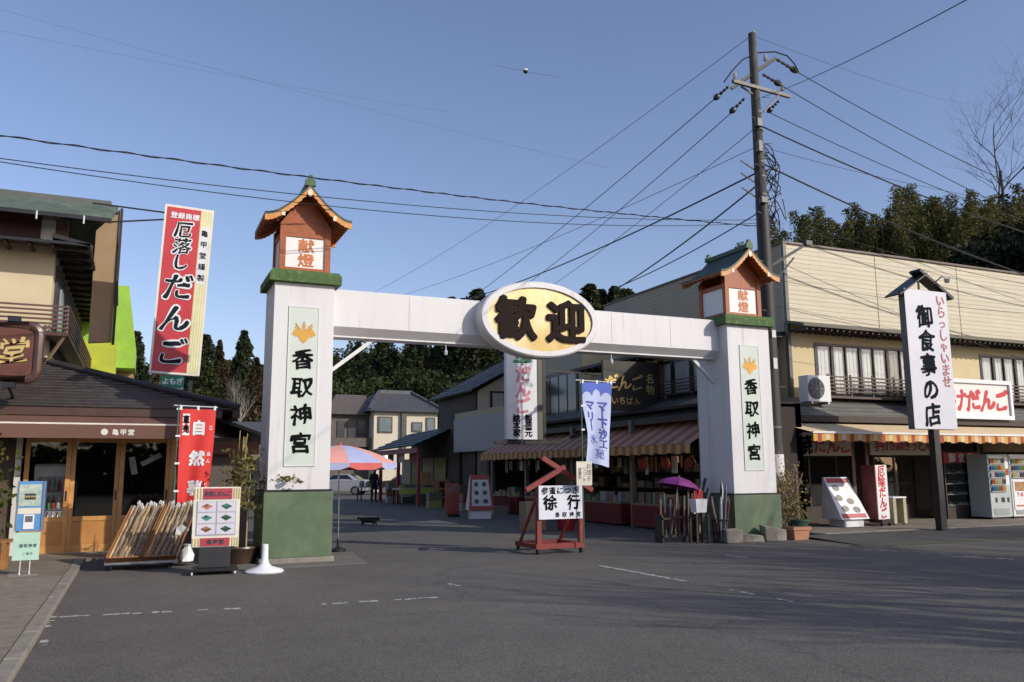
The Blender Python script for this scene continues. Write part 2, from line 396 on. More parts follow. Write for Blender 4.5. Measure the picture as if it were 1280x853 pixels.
# right forecourt: low concrete apron with kerb, asphalt ramp
APRON = ramp_mat('apron_concrete', [(.3, (.14, .12, .095)), (.6, (.22, .195, .155)), (.8, (.28, .25, .2))], 1.5, .9, .12, 40)
a = MB(); a.box(15.0, 70, 15.6, 40, -.2, .06); apron = struct(a.build('forecourt', APRON))
for i in range(16):
    k = MB(); x0 = 15.0 + i * 1.5
    k.box(x0, x0 + 1.485, 15.45, 15.6, -.2, .07); k.build('kerb_stone', KERB, apron, bevel=.015)
k = MB(); k.prism([(13.9, 13.4, .004), (60, 12.0, .004), (60, 15.445, .05), (14.2, 15.445, .05)], (0, 0, .006)); struct(k.build('forecourt_ramp', ramp_mat('patched_asphalt', [(.3, (.05, .049, .047)), (.6, (.08, .077, .072)), (.8, (.11, .105, .095))], 1.2, .9, .5, 90)))
# concrete gutter line with weeds across the right side street mouth
k = MB(); k.prism([(13.6, 13.0, .003), (60, 11.5, .003), (60, 11.95, .003), (13.6, 13.38, .003)], (0, 0, .008)); struct(k.build('gutter', ramp_mat('mossy_gutter', [(.3, (.055, .055, .035)), (.55, (.085, .085, .05)), (.75, (.16, .155, .12))], 5, .9, .4, 50)))

# hills
def hill_h(x, y):
    h = 15 * math.exp(-(((x - 62) / 46) ** 2 + ((y - 150) / 40) ** 2))
    h += 12 * math.exp(-(((x - 5) / 34) ** 2 + ((y - 165) / 40) ** 2))
    h += 21 * math.exp(-(((x - 97) / 36) ** 2 + ((y - 68) / 32) ** 2))
    h += 10 * math.exp(-(((x - 65) / 22) ** 2 + ((y - 78) / 20) ** 2))
    return max(0.0, h - .6) + .6 * math.sin(x * .21) * math.cos(y * .17) * min(1, h / 4)
hm = MB(); NX, NY = 90, 70; x0, x1, y0, y1 = -120, 260, 36, 330
for j in range(NY + 1):
    for i in range(NX + 1):
        x = x0 + (x1 - x0) * i / NX; y = y0 + (y1 - y0) * j / NY; hm.v.append((x, y, hill_h(x, y) - .15))
for j in range(NY):
    for i in range(NX):
        q = j * (NX + 1) + i; hm.f.append((q, q + 1, q + NX + 2, q + NX + 1)); hm.fm.append(0)
struct(hm.build('hillside', ramp_mat('forest_floor', [(.3, (.03, .028, .018)), (.55, (.06, .055, .035)), (.75, (.11, .1, .075))], .3, .95, .6, 3), smooth=True))
# ------------------------------------------------------------------ welcome gate: two pillars with lantern houses, beam, oval sign
gate = thing('welcome_gate', 'white welcome gate with two lantern topped pillars and gold oval sign', 'gate', (7.8, 15.95, 0))
PANEL = P('pale_grey_green_panel', (.56, .62, .55), .5, var=.06, vs=2)
SHADEP = P('lantern_panel', (.76, .75, .72), .4, var=.05)
ORLET = P('orange_lettering', (.52, .15, .03), .5, var=.1)
def crest(mb, cx, y_, cz, s):
    y = y_ - .003
    """paulownia crest: three broad leaves, three flower spikes"""
    def leaf(ax, az, ang, L_, W_, yo=0):
        pts = []; y = y_ - yo
        for t in np.linspace(0, 1, 9): pts.append((W_ * math.sin(math.pi * t ** .8) * (1 + .16 * math.sin(t * 19)), t * L_))
        out = [(x, z) for x, z in pts] + [(-x, z) for x, z in pts[::-1][1:-1]]
        c, sn = math.cos(ang), math.sin(ang)
        mb.poly([(cx + (ax + x * c - z * sn) * s, y, cz + (az + x * sn + z * c) * s) for x, z in out][::-1])
    leaf(-.02, .1, math.pi / 2 + .3, .68, .27); leaf(.02, .1, -math.pi / 2 - .3, .68, .27, .001); leaf(0, .12, math.pi, .72, .3, .002)
    for bx, bz, ang, n in ((0, .12, 0, 4), (-.28, .16, .45, 3), (.28, .16, -.45, 3)):
        c, sn = math.cos(ang), math.sin(ang)
        def pt(x, z): return (cx + (bx + x * c - z * sn) * s, y, cz + (bz + x * sn + z * c) * s)
        H_ = .14 * n
        mb.poly([pt(-.012, 0), pt(.012, 0), pt(.012, H_), pt(-.012, H_)])
        for i in range(n):
            z = .08 + i * .13
            for sx in ((-1, 1) if i < n - 1 else (0,)):
                ox = sx * (.085 - .012 * i)
                mb.poly([pt(ox + .048 * math.cos(q), z + .055 * math.sin(q)) for q in np.linspace(0, 2 * math.pi, 9)[:-1]])
def pillar(cx, hw, zb, zt, yf, zs, lab):
    yb = yf + 2 * hw
    p = MB(True); p.box(cx - hw, cx + hw, yf, yb, zb, zt); po = p.build('pillar', WHITE, gate, bevel=.008); po['label'] = lab
    b = MB(True); b.box(cx - hw - .06, cx + hw + .06, yf - .06, yb + .06, .1, zb - .03); b.build('green_base', GREENB, po, bevel=.01)
    b = MB(True); b.box(cx - hw - .045, cx + hw + .045, yf - .045, yb + .045, zb - .03, zb + .012); b.build('base_trim', BLACKM, po)
    b = MB(True); b.box(cx - hw - .1, cx + hw + .1, yf - .1, yb + .1, -.1, .1); b.build('plinth', CONC, po, bevel=.015)
    pw = .26; z0, z1 = zs
    b = MB(True); b.box(cx - pw, cx + pw, yf - .012, yf + .05, z0, z1); b.build('name_panel', PANEL, po)
    f = MB(True)
    for (a0, a1, c0, c1) in ((cx - pw - .02, cx - pw, z0 - .02, z1 + .02), (cx + pw, cx + pw + .02, z0 - .02, z1 + .02), (cx - pw, cx + pw, z0 - .02, z0), (cx - pw, cx + pw, z1, z1 + .02)):
        f.box(a0, a1, yf - .018, yf + .02, c0, c1)
    f.build('panel_frame', WHITE, po)
    h = z1 - z0
    lt = MB(True); column(lt, '香取神宮', (cx, yf - .016, z1 - .245 * h), UX, UZ, .132 * h, .176 * h, bold=.032, brush=.25, wide=1.05)
    lt.build('lettering', INK, po)
    em = MB(True); crest(em, cx, yf - .016, z1 - .165 * h, .33); em.build('crest', P('gold_crest', (.55, .30, .05), .4, .3, var=.15), po)
    # green cap
    c = MB(True); o = .11; q = .06
    lo = [(cx - hw - o, yf - o), (cx + hw + o, yf - o), (cx + hw + o, yb + o), (cx - hw - o, yb + o)]
    hi = [(cx - hw - q, yf - q), (cx + hw + q, yf - q), (cx + hw + q, yb + q), (cx - hw - q, yb + q)]
    c.add([(x, y, zt) for x, y in lo] + [(x, y, zt + .15) for x, y in lo] + [(x, y, zt + .23) for x, y in hi],
          [(3, 2, 1, 0)] + [(i, (i + 1) % 4, 4 + (i + 1) % 4, 4 + i) for i in range(4)] + [(4 + i, 4 + (i + 1) % 4, 8 + (i + 1) % 4, 8 + i) for i in range(4)] + [(8, 9, 10, 11)])
    c.build('cap', GREENCAP, po)
    # lantern house
    zl = zt + .23; bw = hw * .86; fy, by = yf + .1, yb - .1; zr = zl + .92
    lh = MB(True)
    for sx in (-1, 1):
        for (ya, yc) in ((fy, fy + .11), (by - .11, by)):
            xa = cx + sx * bw; lh.box(min(xa, xa - sx * .11), max(xa, xa - sx * .11), ya, yc, zl, zr)
    for z in (zl, zl + .68):
        hh = .10 if z > zl else .09
        for ya in (fy + .012, by - .1): lh.box(cx - bw + .11, cx + bw - .11, ya, ya + .085, z, z + hh)
        for sx in (-1, 1):
            xa = cx + sx * (bw - .015); lh.box(min(xa, xa - sx * .08), max(xa, xa - sx * .08), fy + .11, by - .11, z, z + hh)
    # gable infill boards front and back
    for ya in (fy + .02, by - .06):
        lh.prism([(cx - bw, ya, zr - .14), (cx + bw, ya, zr - .14), (cx + bw, ya, zr), (cx + .1, ya, zr + .52), (cx - .1, ya, zr + .52), (cx - bw, ya, zr)], (0, .04, 0))
    lho = lh.build('lantern_house', ORANGE, gate)
    pn = MB(True); pn.box(cx - bw + .1, cx + bw - .1, fy + .035, fy + .06, zl + .09, zl + .68); pn.build('light_panel', SHADEP, lho)
    pn = MB(True); pn.box(cx - bw + .1, cx + bw - .1, by - .06, by - .035, zl + .09, zl + .68); pn.build('light_panel', SHADEP, lho)
    for sx in (-1, 1):
        xa = cx + sx * (bw - .05); pn = MB(True); pn.box(xa - .012, xa + .012, fy + .1, by - .1, zl + .09, zl + .68); pn.build('light_panel', SHADEP, lho)
    lt = MB(True); column(lt, '献燈', (cx + .02, fy + .031, zl + .665), UX, UZ, .27, .28, bold=.03, wide=1.15); lt.build('lettering', ORLET, lho)
    # swept gable roof
    ry0, ry1 = yf - .22, yb + .16; rw = hw + .25; ze, za = zr + .02, zr + .66
    def prof(t): return (t * rw, ze + (za - ze) * ((1 - t) ** 1.55) + .05 * max(0, t - .8) * 2)
    ts = np.linspace(0, 1, 12)
    rf = MB(True); bds = [MB(True), MB(True)]; un = MB(True)
    for sx in (-1, 1):
        pr = [prof(t) for t in ts]
        for (xa, zA), (xb, zB) in zip(pr[:-1], pr[1:]):
            rf.prism([(cx + sx * xa, ry0, zA), (cx + sx * xb, ry0, zB), (cx + sx * xb, ry0, zB + .05), (cx + sx * xa, ry0, zA + .05)], (0, ry1 - ry0, 0))
            un.prism([(cx + sx * xa, ry0 + .05, zA - .005), (cx + sx * xb, ry0 + .05, zB - .005), (cx + sx * xb, ry0 + .05, zB - .03), (cx + sx * xa, ry0 + .05, zA - .03)], (0, ry1 - ry0 - .1, 0))
            for bd, yy in zip(bds, (ry0 + .005, ry1 - .045)):
                bd.prism([(cx + sx * xa, yy, zA - .002), (cx + sx * xb, yy, zB - .002), (cx + sx * xb, yy, zB - .075 - .04 * xb), (cx + sx * xa, yy, zA - .11)], (0, .04, 0))
    for i in range(9):
        yy = ry0 + .14 + i * (ry1 - ry0 - .3) / 8
        for sx in (-1, 1): un.bar((cx + sx * rw * .55, yy, prof(.55)[1] - .05), (cx + sx * rw * .97, yy, prof(.97)[1] - .05), .04, .05)
    rf.bar((cx, ry0 + .04, za + .07), (cx, ry1 - .04, za + .07), .13, .1)
    rfo = rf.build('roof', COPPER, gate)
    [bd.build('bargeboard', ORANGEL, rfo) for bd in bds]; un.build('soffit', ORANGE, rfo)
    kn = MB(True)
    for yy in (ry0 - .005, ry1 - .075): kn.prism([(cx - .1, yy, za + .02), (cx + .1, yy, za + .02), (cx + .09, yy, za + .13), (cx + .05, yy, za + .16), (cx + .03, yy, za + .23), (cx - .03, yy, za + .23), (cx - .05, yy, za + .16), (cx - .09, yy, za + .13)], (0, .08, 0))
    kn.build('ridge_ornament', P('green_ornament', (.05, .12, .05), .6), rfo)
    gm = MB(True); gm.prism([(cx - .05, ry0 - .006, za - .1), (cx - .035, ry0 - .006, za - .17), (cx, ry0 - .006, za - .2), (cx + .035, ry0 - .006, za - .17), (cx + .05, ry0 - .006, za - .1), (cx, ry0 - .006, za - .04)], (0, .01, 0)); gm.build('gable_ornament', P('ivory_paint', (.75, .7, .55), .5), rfo)
    for sx in (-1, 1):
        gm = MB(True); gm.box(cx + sx * bw - .03, cx + sx * bw + .03, ry0 - .004, ry0 + .03, prof(bw / rw)[1] - .13, prof(bw / rw)[1] - .04)
        gm.build('gable_ornament', P('ivory_paint', (.75, .7, .55), .5), rfo)
pillar(2.65, .55, 1.27, 5.06, 15.40, (1.71, 4.6), 'nearer pillar with taller green base')
pillar(12.92, .61, 1.04, 4.93, 15.38, (1.58, 4.44), 'farther pillar beside the utility pole')
bm = MB(True); y0, y1 = 15.68, 16.2
sec = [(y0, 4.34), (y0, 5.04), (y0 + .03, 5.07), (y1, 5.07), (y1, 4.16), (y0 + .16, 4.16), (y0 + .16, 4.19)]
bm.prism([(3.2, a, b) for a, b in sec], (9.12, 0, 0)); beam = bm.build('beam', WHITE, gate)
k = MB(True)
for i in range(1, 6): k.box(3.2 + i * 1.55 - .006, 3.2 + i * 1.55 + .006, y0 - .004, y0 + .02, 4.36, 5.03)
k.build('seam_strip', P('seam_grey', (.55, .55, .54), .6), beam)
for a, b in (((3.2, 15.95, 3.45), (4.12, 15.95, 4.18)), ((12.31, 15.95, 3.62), (11.7, 15.95, 4.18))):
    k = MB(True); k.bar(a, b, .07, .07); k.build('brace', WHITE, gate)
# oval
OC = Vector((7.5, 15.36, 4.70)); OA, OB = 1.37, .80
def oval(mb, a, b, ya, yb, n=56):
    mb.prism([(OC.x + a * math.cos(-2 * math.pi * i / n), ya, OC.z + b * math.sin(-2 * math.pi * i / n)) for i in range(n)][::-1], (0, yb - ya, 0))
ov = MB(True); n = 56
rings = [(OA, OB, 15.68), (OA, OB, 15.34), (OA - .03, OB - .03, 15.31), (OA - .16, OB - .13, 15.31), (OA - .16, OB - .13, 15.36)]
vs = [(OC.x + a * math.cos(2 * math.pi * i / n), y, OC.z + b * math.sin(2 * math.pi * i / n)) for a, b, y in rings for i in range(n)]
fs = [(j * n + i, j * n + (i + 1) % n, (j + 1) * n + (i + 1) % n, (j + 1) * n + i) for j in range(4) for i in range(n)] + [tuple(range(n))]
ov.add(vs, fs); ovo = ov.build('oval_rim', WHITE, gate, smooth=True)
fc = MB(True); oval(fc, OA - .155, OB - .125, 15.352, 15.40); fc.build('gold_face', GOLD, ovo)
lt = MB(True)
for ch, x in (('歓', OC.x - .57), ('迎', OC.x + .58)):
    for yy in (0,):
        m0 = MB(True); letter(m0, ch, (x, 15.30, OC.z - .01), UX, UZ, .93, bold=.04, wide=1.0)
        edges = {}
        for f in m0.f:
            for i in range(len(f)):
                e = (f[i], f[(i + 1) % len(f)]); edges[e] = 1
        bnd = [e for e in edges if (e[1], e[0]) not in edges]
        k = len(m0.v); lt.add(m0.v + [(a, 15.352, c) for a, b, c in m0.v], m0.f + [(a, b, b + k, a + k) for a, b in bnd])
lt.build('lettering', P('dark_brown_letters', (.022, .015, .012), .8, var=.1, spec=.1), ovo)
k = MB(True)
for x in (5.6, 9.5): k.tube([(x, 15.9, 4.17), (x, 15.9, 4.02)], .012, 6); k.lathe([(.0, -.12), (.03, -.11), (.04, -.05), (.02, 0)], (x, 15.9, 4.04), 10)
k.build('spot_lamp', P('lamp_glass_grey', (.5, .52, .54), .2), beam)
# stones that chock the farther pillar
for i, (x, y, sx, sy, sz) in enumerate(((11.95, 15.12, .42, .3, .28), (12.45, 15.08, .5, .3, .2), (12.95, 15.05, .34, .26, .34), (13.25, 15.1, .3, .28, .26))):
    s = MB(); rr = random.Random(i)
    s.box(-sx / 2, sx / 2, -sy / 2, sy / 2, 0, sz); s.v = [(a + rr.uniform(-.04, .04), b + rr.uniform(-.03, .03), max(0, c + (rr.uniform(-.06, .03) if c > 0 else 0))) for a, b, c in s.v]
    o = s.build('stone', CONC, bevel=.02); o.location = (x, y, 0); o.rotation_euler.z = rr.uniform(-.2, .2)
    tag(o, ('squared pale stone at the street corner of the farther gate pillar', 'low wide stone against the farther pillar foot', 'tall upright stone against the farther pillar foot', 'stone nearest the terracotta planter by the farther pillar')[i], 'stone', 'stones at the pillar foot')
# ------------------------------------------------------------------ left: dumpling shop with storefront and tall upper floors
shop = thing('souvenir_shop', 'brown tiled shop with timber glass doors, awning and cream upper floor', 'shop', (-2, 20, 0))
BRROOF = ramp_mat('dark_brown_roof', [(.3, (.028, .024, .022)), (.6, (.05, .042, .038)), (.8, (.075, .066, .06))], 3, .5, .2, 30)
CREAM = P('cream_render', (.60, .51, .33), .8, var=.09, vs=1.2, bump=.15, bs=120)
TAN = P('tan_board', (.33, .23, .13), .7, var=.12, vs=2)
VERD = ramp_mat('verdigris_roof', [(.3, (.045, .07, .055)), (.55, (.085, .12, .095)), (.75, (.14, .175, .14))], 2, .55, .25, 25, (1, .4, 1))
FY = 18.75
# storefront wall (opening behind the doors), interior
wl = MB(True)
wl.box(-30, -2.12, FY, FY + .15, 0, 2.85)
wl.box(-2.12, .95, FY, FY + .15, 2.32, 2.85)
wl.box(.80, .95, FY, FY + .15, 0, 2.32); wl.box(.95, 1.1, FY, 24, 0, 2.8)
wl.build('wall', P('brown_wall_panel', (.09, .06, .045), .7), shop)
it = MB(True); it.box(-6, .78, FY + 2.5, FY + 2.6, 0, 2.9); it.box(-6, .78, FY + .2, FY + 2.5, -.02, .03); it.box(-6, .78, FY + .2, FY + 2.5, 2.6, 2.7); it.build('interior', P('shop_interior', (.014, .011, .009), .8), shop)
k = MB(True); k.box(-2.17, -2.07, FY - .1, FY, 0, 2.5); k.build('white_post', P('white_post_paint', (.62, .6, .55), .5), shop)
# sliding doors: frame of posts and rails, glass above, wooden kick panel
edges = [-2.02, -1.22, -.34, .60]
for i in range(3):
    xa, xb = edges[i], edges[i + 1]; yy = FY - .02 + .05 * (i % 2)
    d = MB(True); t = .085
    d.box(xa, xa + t, yy, yy + .05, .06, 2.28); d.box(xb - t, xb, yy, yy + .05, .06, 2.28)
    d.box(xa + t, xb - t, yy, yy + .05, .06, .2); d.box(xa + t, xb - t, yy, yy + .05, .66, .75); d.box(xa + t, xb - t, yy, yy + .05, 2.2, 2.28)
    do = d.build('door', WOOD, shop, bevel=.006)
    k = MB(True); k.box(xa + t, xb - t, yy + .02, yy + .028, .75, 2.2); k.build('pane', GLASS, do)
    k = MB(True); k.box(xa + t, xb - t, yy + .018, yy + .035, .2, .66); k.build('kick_panel', P('honey_panel', (.52, .235, .065), .45, var=.25, vs=3), do)
    k = MB(True); k.box(xb - .06, xb - .03, yy - .012, yy, 1.05, 1.25); k.build('pull_handle', BLACKM, do)
k = MB(True); k.box(.60, .72, FY - .04, FY + .1, .06, 2.3); k.build('door_post', WOOD, shop)
k = MB(True); k.box(-2.05, .62, FY - .04, FY + .1, 2.28, 2.34); k.build('lintel', WOOD, shop)
k = MB(True); k.box(-2.05, .75, FY - .1, FY + .1, .05, .065); k.build('threshold', STEEL, shop)
# posters hanging inside the right pane
POSTER = P('paper_white', (.6, .6, .58), .7)
for (x, z, w_, h_, tlt) in ((.08, 1.72, .42, .1, .5), (-.12, 1.55, .12, .36, .2)):
    k = MB(True); a = Vector((x, FY + .35, z)); u = Vector((math.cos(tlt), 0, math.sin(tlt))); v = Vector((-math.sin(tlt), 0, math.cos(tlt)))
    k.prism([a, a + u * w_, a + u * w_ + v * h_, a + v * h_], (0, .01, 0)); k.build('paper_notice', POSTER, shop)
# glass door drinks fridge behind the first pane
fr = thing('drinks_fridge', 'tall glass fronted drinks fridge standing behind the shop door', 'fridge', (-1.58, FY + .75, .03))
k = MB(); k.box(-.33, .33, 0, .5, 0, 1.75); k.build('cabinet', P('fridge_grey', (.35, .36, .36), .4), fr)
k = MB()
for (a, b, c, d) in ((-.33, -.28, .05, 1.7), (.28, .33, .05, 1.7), (-.28, .28, .05, .12), (-.28, .28, 1.5, 1.7)): k.box(a, b, -.04, 0, c, d)
k.build('door_frame', P('fridge_white', (.75, .76, .76), .4), fr)
bt = [P('bottle_' + n_, c_, .3) for n_, c_ in (('green', (.1, .25, .08)), ('amber', (.3, .12, .03)), ('clear', (.5, .52, .5)), ('red', (.4, .04, .03)))]
for j in range(4):
    for i in range(6):
        k = MB(); k.lathe([(.034, 0), (.036, .14), (.015, .2), (.014, .26)], (-.22 + i * .088, -.012, .2 + j * .33), 8); k.build('bottle', bt[(i * 3 + j) % 4], fr)
    k = MB(); k.box(-.27, .27, -.03, -.002, .165 + j * .33, .18 + j * .33); k.build('shelf', STEEL, fr)
# eave, fascia, awning with white piping and shop lettering
k = MB(True); k.box(-30, 1.5, 17.98, FY, 2.70, 2.75); k.box(-30, 1.5, 17.9, 17.97, 2.68, 2.85); k.build('fascia', BRSTEEL, shop)
aw = MB(True); AB = P('brown_awning_cloth', (.15, .075, .052), .8, var=.14, vs=2, bump=.1)
aw.add([(-30, 18.0, 2.68), (.9, 18.0, 2.68), (.9, 17.55, 2.52), (-30, 17.55, 2.52)], [(0, 1, 2, 3)])
aw.add([(-30, 17.55, 2.495), (.9, 17.55, 2.495), (.9, 17.56, 2.24), (-30, 17.56, 2.24)], [(0, 1, 2, 3)])
aw.add([(.9, 18.0, 2.68), (.9, 17.56, 2.24), (.9, 17.55, 2.52)], [(0, 1, 2)])
awo = aw.build('awning', AB, shop); so = awo.modifiers.new('s', 'SOLIDIFY'); so.thickness = .012
k = MB(True); k.box(-30, .905, 17.535, 17.556, 2.495, 2.525); k.build('piping', P('cream_piping', (.72, .66, .56), .6), awo)
lt = MB(True); row(lt, '亀甲堂', (-.50, 17.54, 2.36), UX, UZ, .12, .135, bold=.03)
lt.add([(-.62 + .062 * math.cos(q), 17.54, 2.36 + .062 * math.sin(q)) for q in np.linspace(0, 2 * math.pi, 13)[:-1]], [tuple(range(12))]); lt.build('lettering', P('cream_lettering', (.7, .66, .58), .6), awo)
# hipped roof of the storefront with stepped metal courses
rf = MB(True); E0, E1, ZE, ZR = 17.88, 20.6, 2.86, 3.97; NC = 15
for i in range(NC):
    t0, t1 = i / NC, (i + 1) / NC
    ya, yb = E0 + (E1 - E0) * t0, E0 + (E1 - E0) * t1; za, zb = ZE + (ZR - ZE) * t0, ZE + (ZR - ZE) * t1
    xa, xb = 1.75 - 3.8 * t0, 1.75 - 3.8 * t1
    rf.add([(-30, ya, za + .02), (xa, ya, za + .02), (xb, yb, zb), (-30, yb, zb)], [(0, 1, 2, 3)])
    rf.add([(-30, ya, za - .005), (xa, ya, za - .005), (xa, ya, za + .02), (-30, ya, za + .02)], [(0, 1, 2, 3)])
    rf.add([(xa, ya, za + .02), (xa, 32, za + .02), (xb, 32, zb), (xb, yb, zb)], [(0, 1, 2, 3)])
rf.add([(-30, E0, ZE - .02), (1.75, E0, ZE - .02), (1.75, 32, ZE - .02), (-30, 32, ZE - .02)], [(3, 2, 1, 0)])
rfo = rf.build('roof', BRROOF, shop)
k = MB(True); k.tube([(1.8, E0 - .04, ZE + .05), (-2.05, E1, ZR + .06)], .075, 8); k.build('hip_ridge', BRROOF, rfo, smooth=True)
k = MB(True); k.box(1.70, 1.84, E0, 32, ZE - .16, ZE + .02); k.build('fascia', BRSTEEL, shop)
# side annex eave to the right of the storefront, brown wall with low roof
k = MB(True); k.box(1.1, 2.3, 19.6, 24, 0, 2.35); k.build('annex_wall', P('grey_brown_wall', (.11, .09, .075), .8, var=.2), shop)
k = MB(True); k.prism([(.95, 19.2, 3.0), (2.75, 19.2, 2.35), (2.75, 19.2, 2.27), (.95, 19.2, 2.92)], (0, 5, 0)); k.build('annex_roof', BRROOF, shop)
k = MB(True); k.box(1.1, 2.45, 19.45, 19.55, 1.98, 2.26); k.build('annex_awning', AB, shop)
# upper floors: cream wall, railing balcony, lower tiled eave, band, verdigris roof, flank wall
UXR = -1.98
k = MB(True); k.box(-30, UXR, 20.75, 42, 3.2, 7.4); k.build('upper_wall', CREAM, shop)
k = MB(True); k.box(-30, UXR - .3, 20.6, 20.76, 6.62, 7.3); k.build('upper_band', P('maroon_band', (.05, .018, .015), .6), shop)
k = MB(True); k.box(-2.3, -2.0, 20.65, 20.74, 6.66, 7.2); k.build('white_corner', POSTER, shop)
k = MB(True); k.box(-2.02, -1.75, 20.66, 20.78, 6.62, 7.25); k.build('corner_post', P('brown_timber', (.16, .085, .05), .7), shop)
ev = MB(True)   # thin lower eave slab wrapping the corner
ev.prism([(-30, 19.9, 6.56), (-30, 20.75, 6.72), (-30, 20.75, 6.62), (-30, 19.9, 6.50)], (28.77, 0, 0))
ev.prism([(-1.23, 19.9, 6.5), (-1.23, 19.9, 6.56), (-1.98, 19.9, 6.72), (-1.98, 19.9, 6.62)], (0, 22, 0))
evo = ev.build('lower_eave', BLACKM, shop)
for i in range(26):
    k = MB(True); y = 20.2 + i * .8; k.box(-1.97, -1.3, y, y + .07, 6.44, 6.53); k.build('rafter', DKWOOD, evo)
for i in range(9):
    k = MB(True); x = -5.6 + i * .45; k.box(x, x + .07, 20.0, 20.74, 6.46, 6.52); k.build('rafter', DKWOOD, evo)
k = MB(True); k.box(UXR, UXR + .05, 21.2, 41, 4.3, 6.3); k.build('side_lattice', P('dark_side_wall', (.06, .05, .045), .8, var=.3), shop)
for i in range(6):
    k = MB(True); y = 22 + i * 2.3; k.box(UXR + .05, UXR + .09, y, y + .75, 4.6, 5.9); k.build('side_window', P('window_grey', (.32, .36, .38), .25), shop)
# balcony with slatted railing
k = MB(True); k.box(-30, -1.55, 20.1, 20.75, 4.52, 4.6); k.box(-1.98, -1.55, 20.75, 34, 4.52, 4.6); k.build('balcony_floor', BRSTEEL, shop)
RAIL = P('rail_brown', (.12, .06, .045), .5)
for j in range(6):
    z = 4.66 + j * .095
    k = MB(True); k.box(-30, -1.55, 20.1, 20.13, z, z + .04); k.build('rail', RAIL, shop)
    k = MB(True); k.box(-1.58, -1.55, 20.13, 34, z, z + .04); k.build('rail', RAIL, shop)
for i in range(8):
    k = MB(True); y = 20.14 + i * 1.9; k.box(-1.63, -1.585, y, y + .045, 4.6, 5.2); k.build('rail_post', RAIL, shop)
k = MB(True); k.bar((-1.6, 20.15, 4.55), (-1.98, 20.5, 3.95), .05, .05); k.bar((-1.98, 20.3, 4.52), (-2.5, 20.3, 3.95), .05, .05); k.build('balcony_strut', TAN, shop)
# upper roof: verdigris slope to the front
ur = MB(True); NS = 9
for i in range(NS):
    t0, t1 = i / NS, (i + 1) / NS
    ya, yb, za, zb = 19.75 + 2.5 * t0, 19.75 + 2.5 * t1, 7.2 + .98 * t0, 7.2 + .98 * t1
    ur.prism([(-30, ya, za), (-30, yb, zb - .02), (-30, yb, zb - .07), (-30, ya, za - .07)], (29.18, 0, 0))
ur.prism([(-30, 22.2, 8.1), (-30, 27, 6.6), (-30, 27, 6.5), (-30, 22.2, 8.0)], (29.18, 0, 0))
uro = ur.build('upper_roof', VERD, shop)
k = MB(True); k.box(-30, -.98, 22.12, 22.35, 8.08, 8.24); k.build('ridge', P('ridge_grey', (.10, .105, .095), .6), uro)
k = MB(True); k.box(-30, -.85, 19.74, 19.86, 7.05, 7.14); k.build('gutter', BLACKM, uro)
for x in (-3.2, -2.3, -1.4):
    k = MB(True); k.box(x, x + .03, 19.73, 19.745, 6.95, 7.13); k.build('gutter_strap', POSTER, uro)
k = MB(True); k.prism([(-1.28, 22.3, 4.7), (-.78, 22.3, 4.75), (-.78, 22.3, 8.1), (-1.28, 22.3, 7.5)], (0, .12, 0)); k.build('flank_wall', TAN, shop)
k = MB(True); k.box(-.77, -.71, 22.24, 22.46, 4.7, 8.12); k.build('verge_trim', DKWOOD, shop)

# brown carved board hung over the roof at the picture's left edge
sg = thing('carved_shop_board', 'brown carved board with rounded frame and gold characters over the roof', 'sign', (-2.6, 17.2, 0))
k = MB(True)
fr_ = []; x0, x1, z0, z1, rr = -3.85, -1.78, 3.27, 4.25, .17
for cx, cz, a0 in ((x1 - rr, z1 - rr, 0), (x0 + rr, z1 - rr, 90), (x0 + rr, z0 + rr, 180), (x1 - rr, z0 + rr, 270)):
    for a in range(0, 91, 15): fr_.append((cx + rr * math.cos(R(a0 + a)), 17.2, cz + rr * math.sin(R(a0 + a))))
k.tube(fr_ + [fr_[0], fr_[1]], .085, 8, False); k.build('frame', P('chestnut_frame', (.085, .04, .032), .35, var=.2, coat=.3), sg, smooth=True)
k = MB(True); k.box(x0 + .06, x1 - .06, 17.17, 17.23, z0 + .06, z1 - .06); k.build('board', P('carved_brown', (.115, .035, .02), .6, var=.35, vs=4, bump=.5, bs=50), sg)
lt = MB(True); row(lt, '亀甲堂', (-3.72, 17.155, 3.77), UX, UZ, .5, .62, bold=.02, brush=.4); lt.build('lettering', P('gold_letter', (.75, .55, .2), .3, .6), sg)
for z in (z1 + .06, z0 - .16):
    k = MB(True); k.box(-2.3, -2.1, 17.15, 17.3, z, z + .1); k.tube([(-2.2, 17.25, z), (-2.25, 18.4, z - .1)], .03, 6); k.build('bracket', BLACKM, sg)

# tall leaning red sign
rs = thing('tall_red_sign', 'tall red shop sign with white edged characters leaning above the roof', 'sign', (.62, 19.9, 3.0))
k = MB(); LEAN = Vector((.035, 0, 1)).normalized(); U = Vector((1, 0, -.035)).normalized(); V = LEAN
SS = 1.075
def sp(x, z, y=0): return Vector((-.53, y, .77)) + U * (x * SS) + V * (z * SS)
W_, H_ = .98, 3.62
k.prism([sp(0, 0, 0), sp(W_, 0, 0), sp(W_, H_, 0), sp(0, H_, 0)], (0, .22, 0)); k.build('cabinet', P('cream_sign_edge', (.72, .68, .58), .4), rs)
REDS = P('sign_red', (.50, .035, .045), .4, var=.06)
k = MB(); k.prism([sp(.045, .05, -.006), sp(.72, .05, -.006), sp(.72, H_ - .05, -.006), sp(.045, H_ - .05, -.006)], (0, .005, 0)); k.build('red_face', REDS, rs)
k = MB()
for i in range(9):
    k.m(i % 2); xa = .72 + i * .0245; k.prism([sp(xa, .05, -.006), sp(xa + .0245, .05, -.006), sp(xa + .0245, H_ - .05, -.006), sp(xa, H_ - .05, -.006)], (0, .005, 0))
k.build('striped_face', [P('sign_yellow', (.62, .58, .25), .4), P('sign_pale_yellow', (.74, .71, .5), .4)], rs)
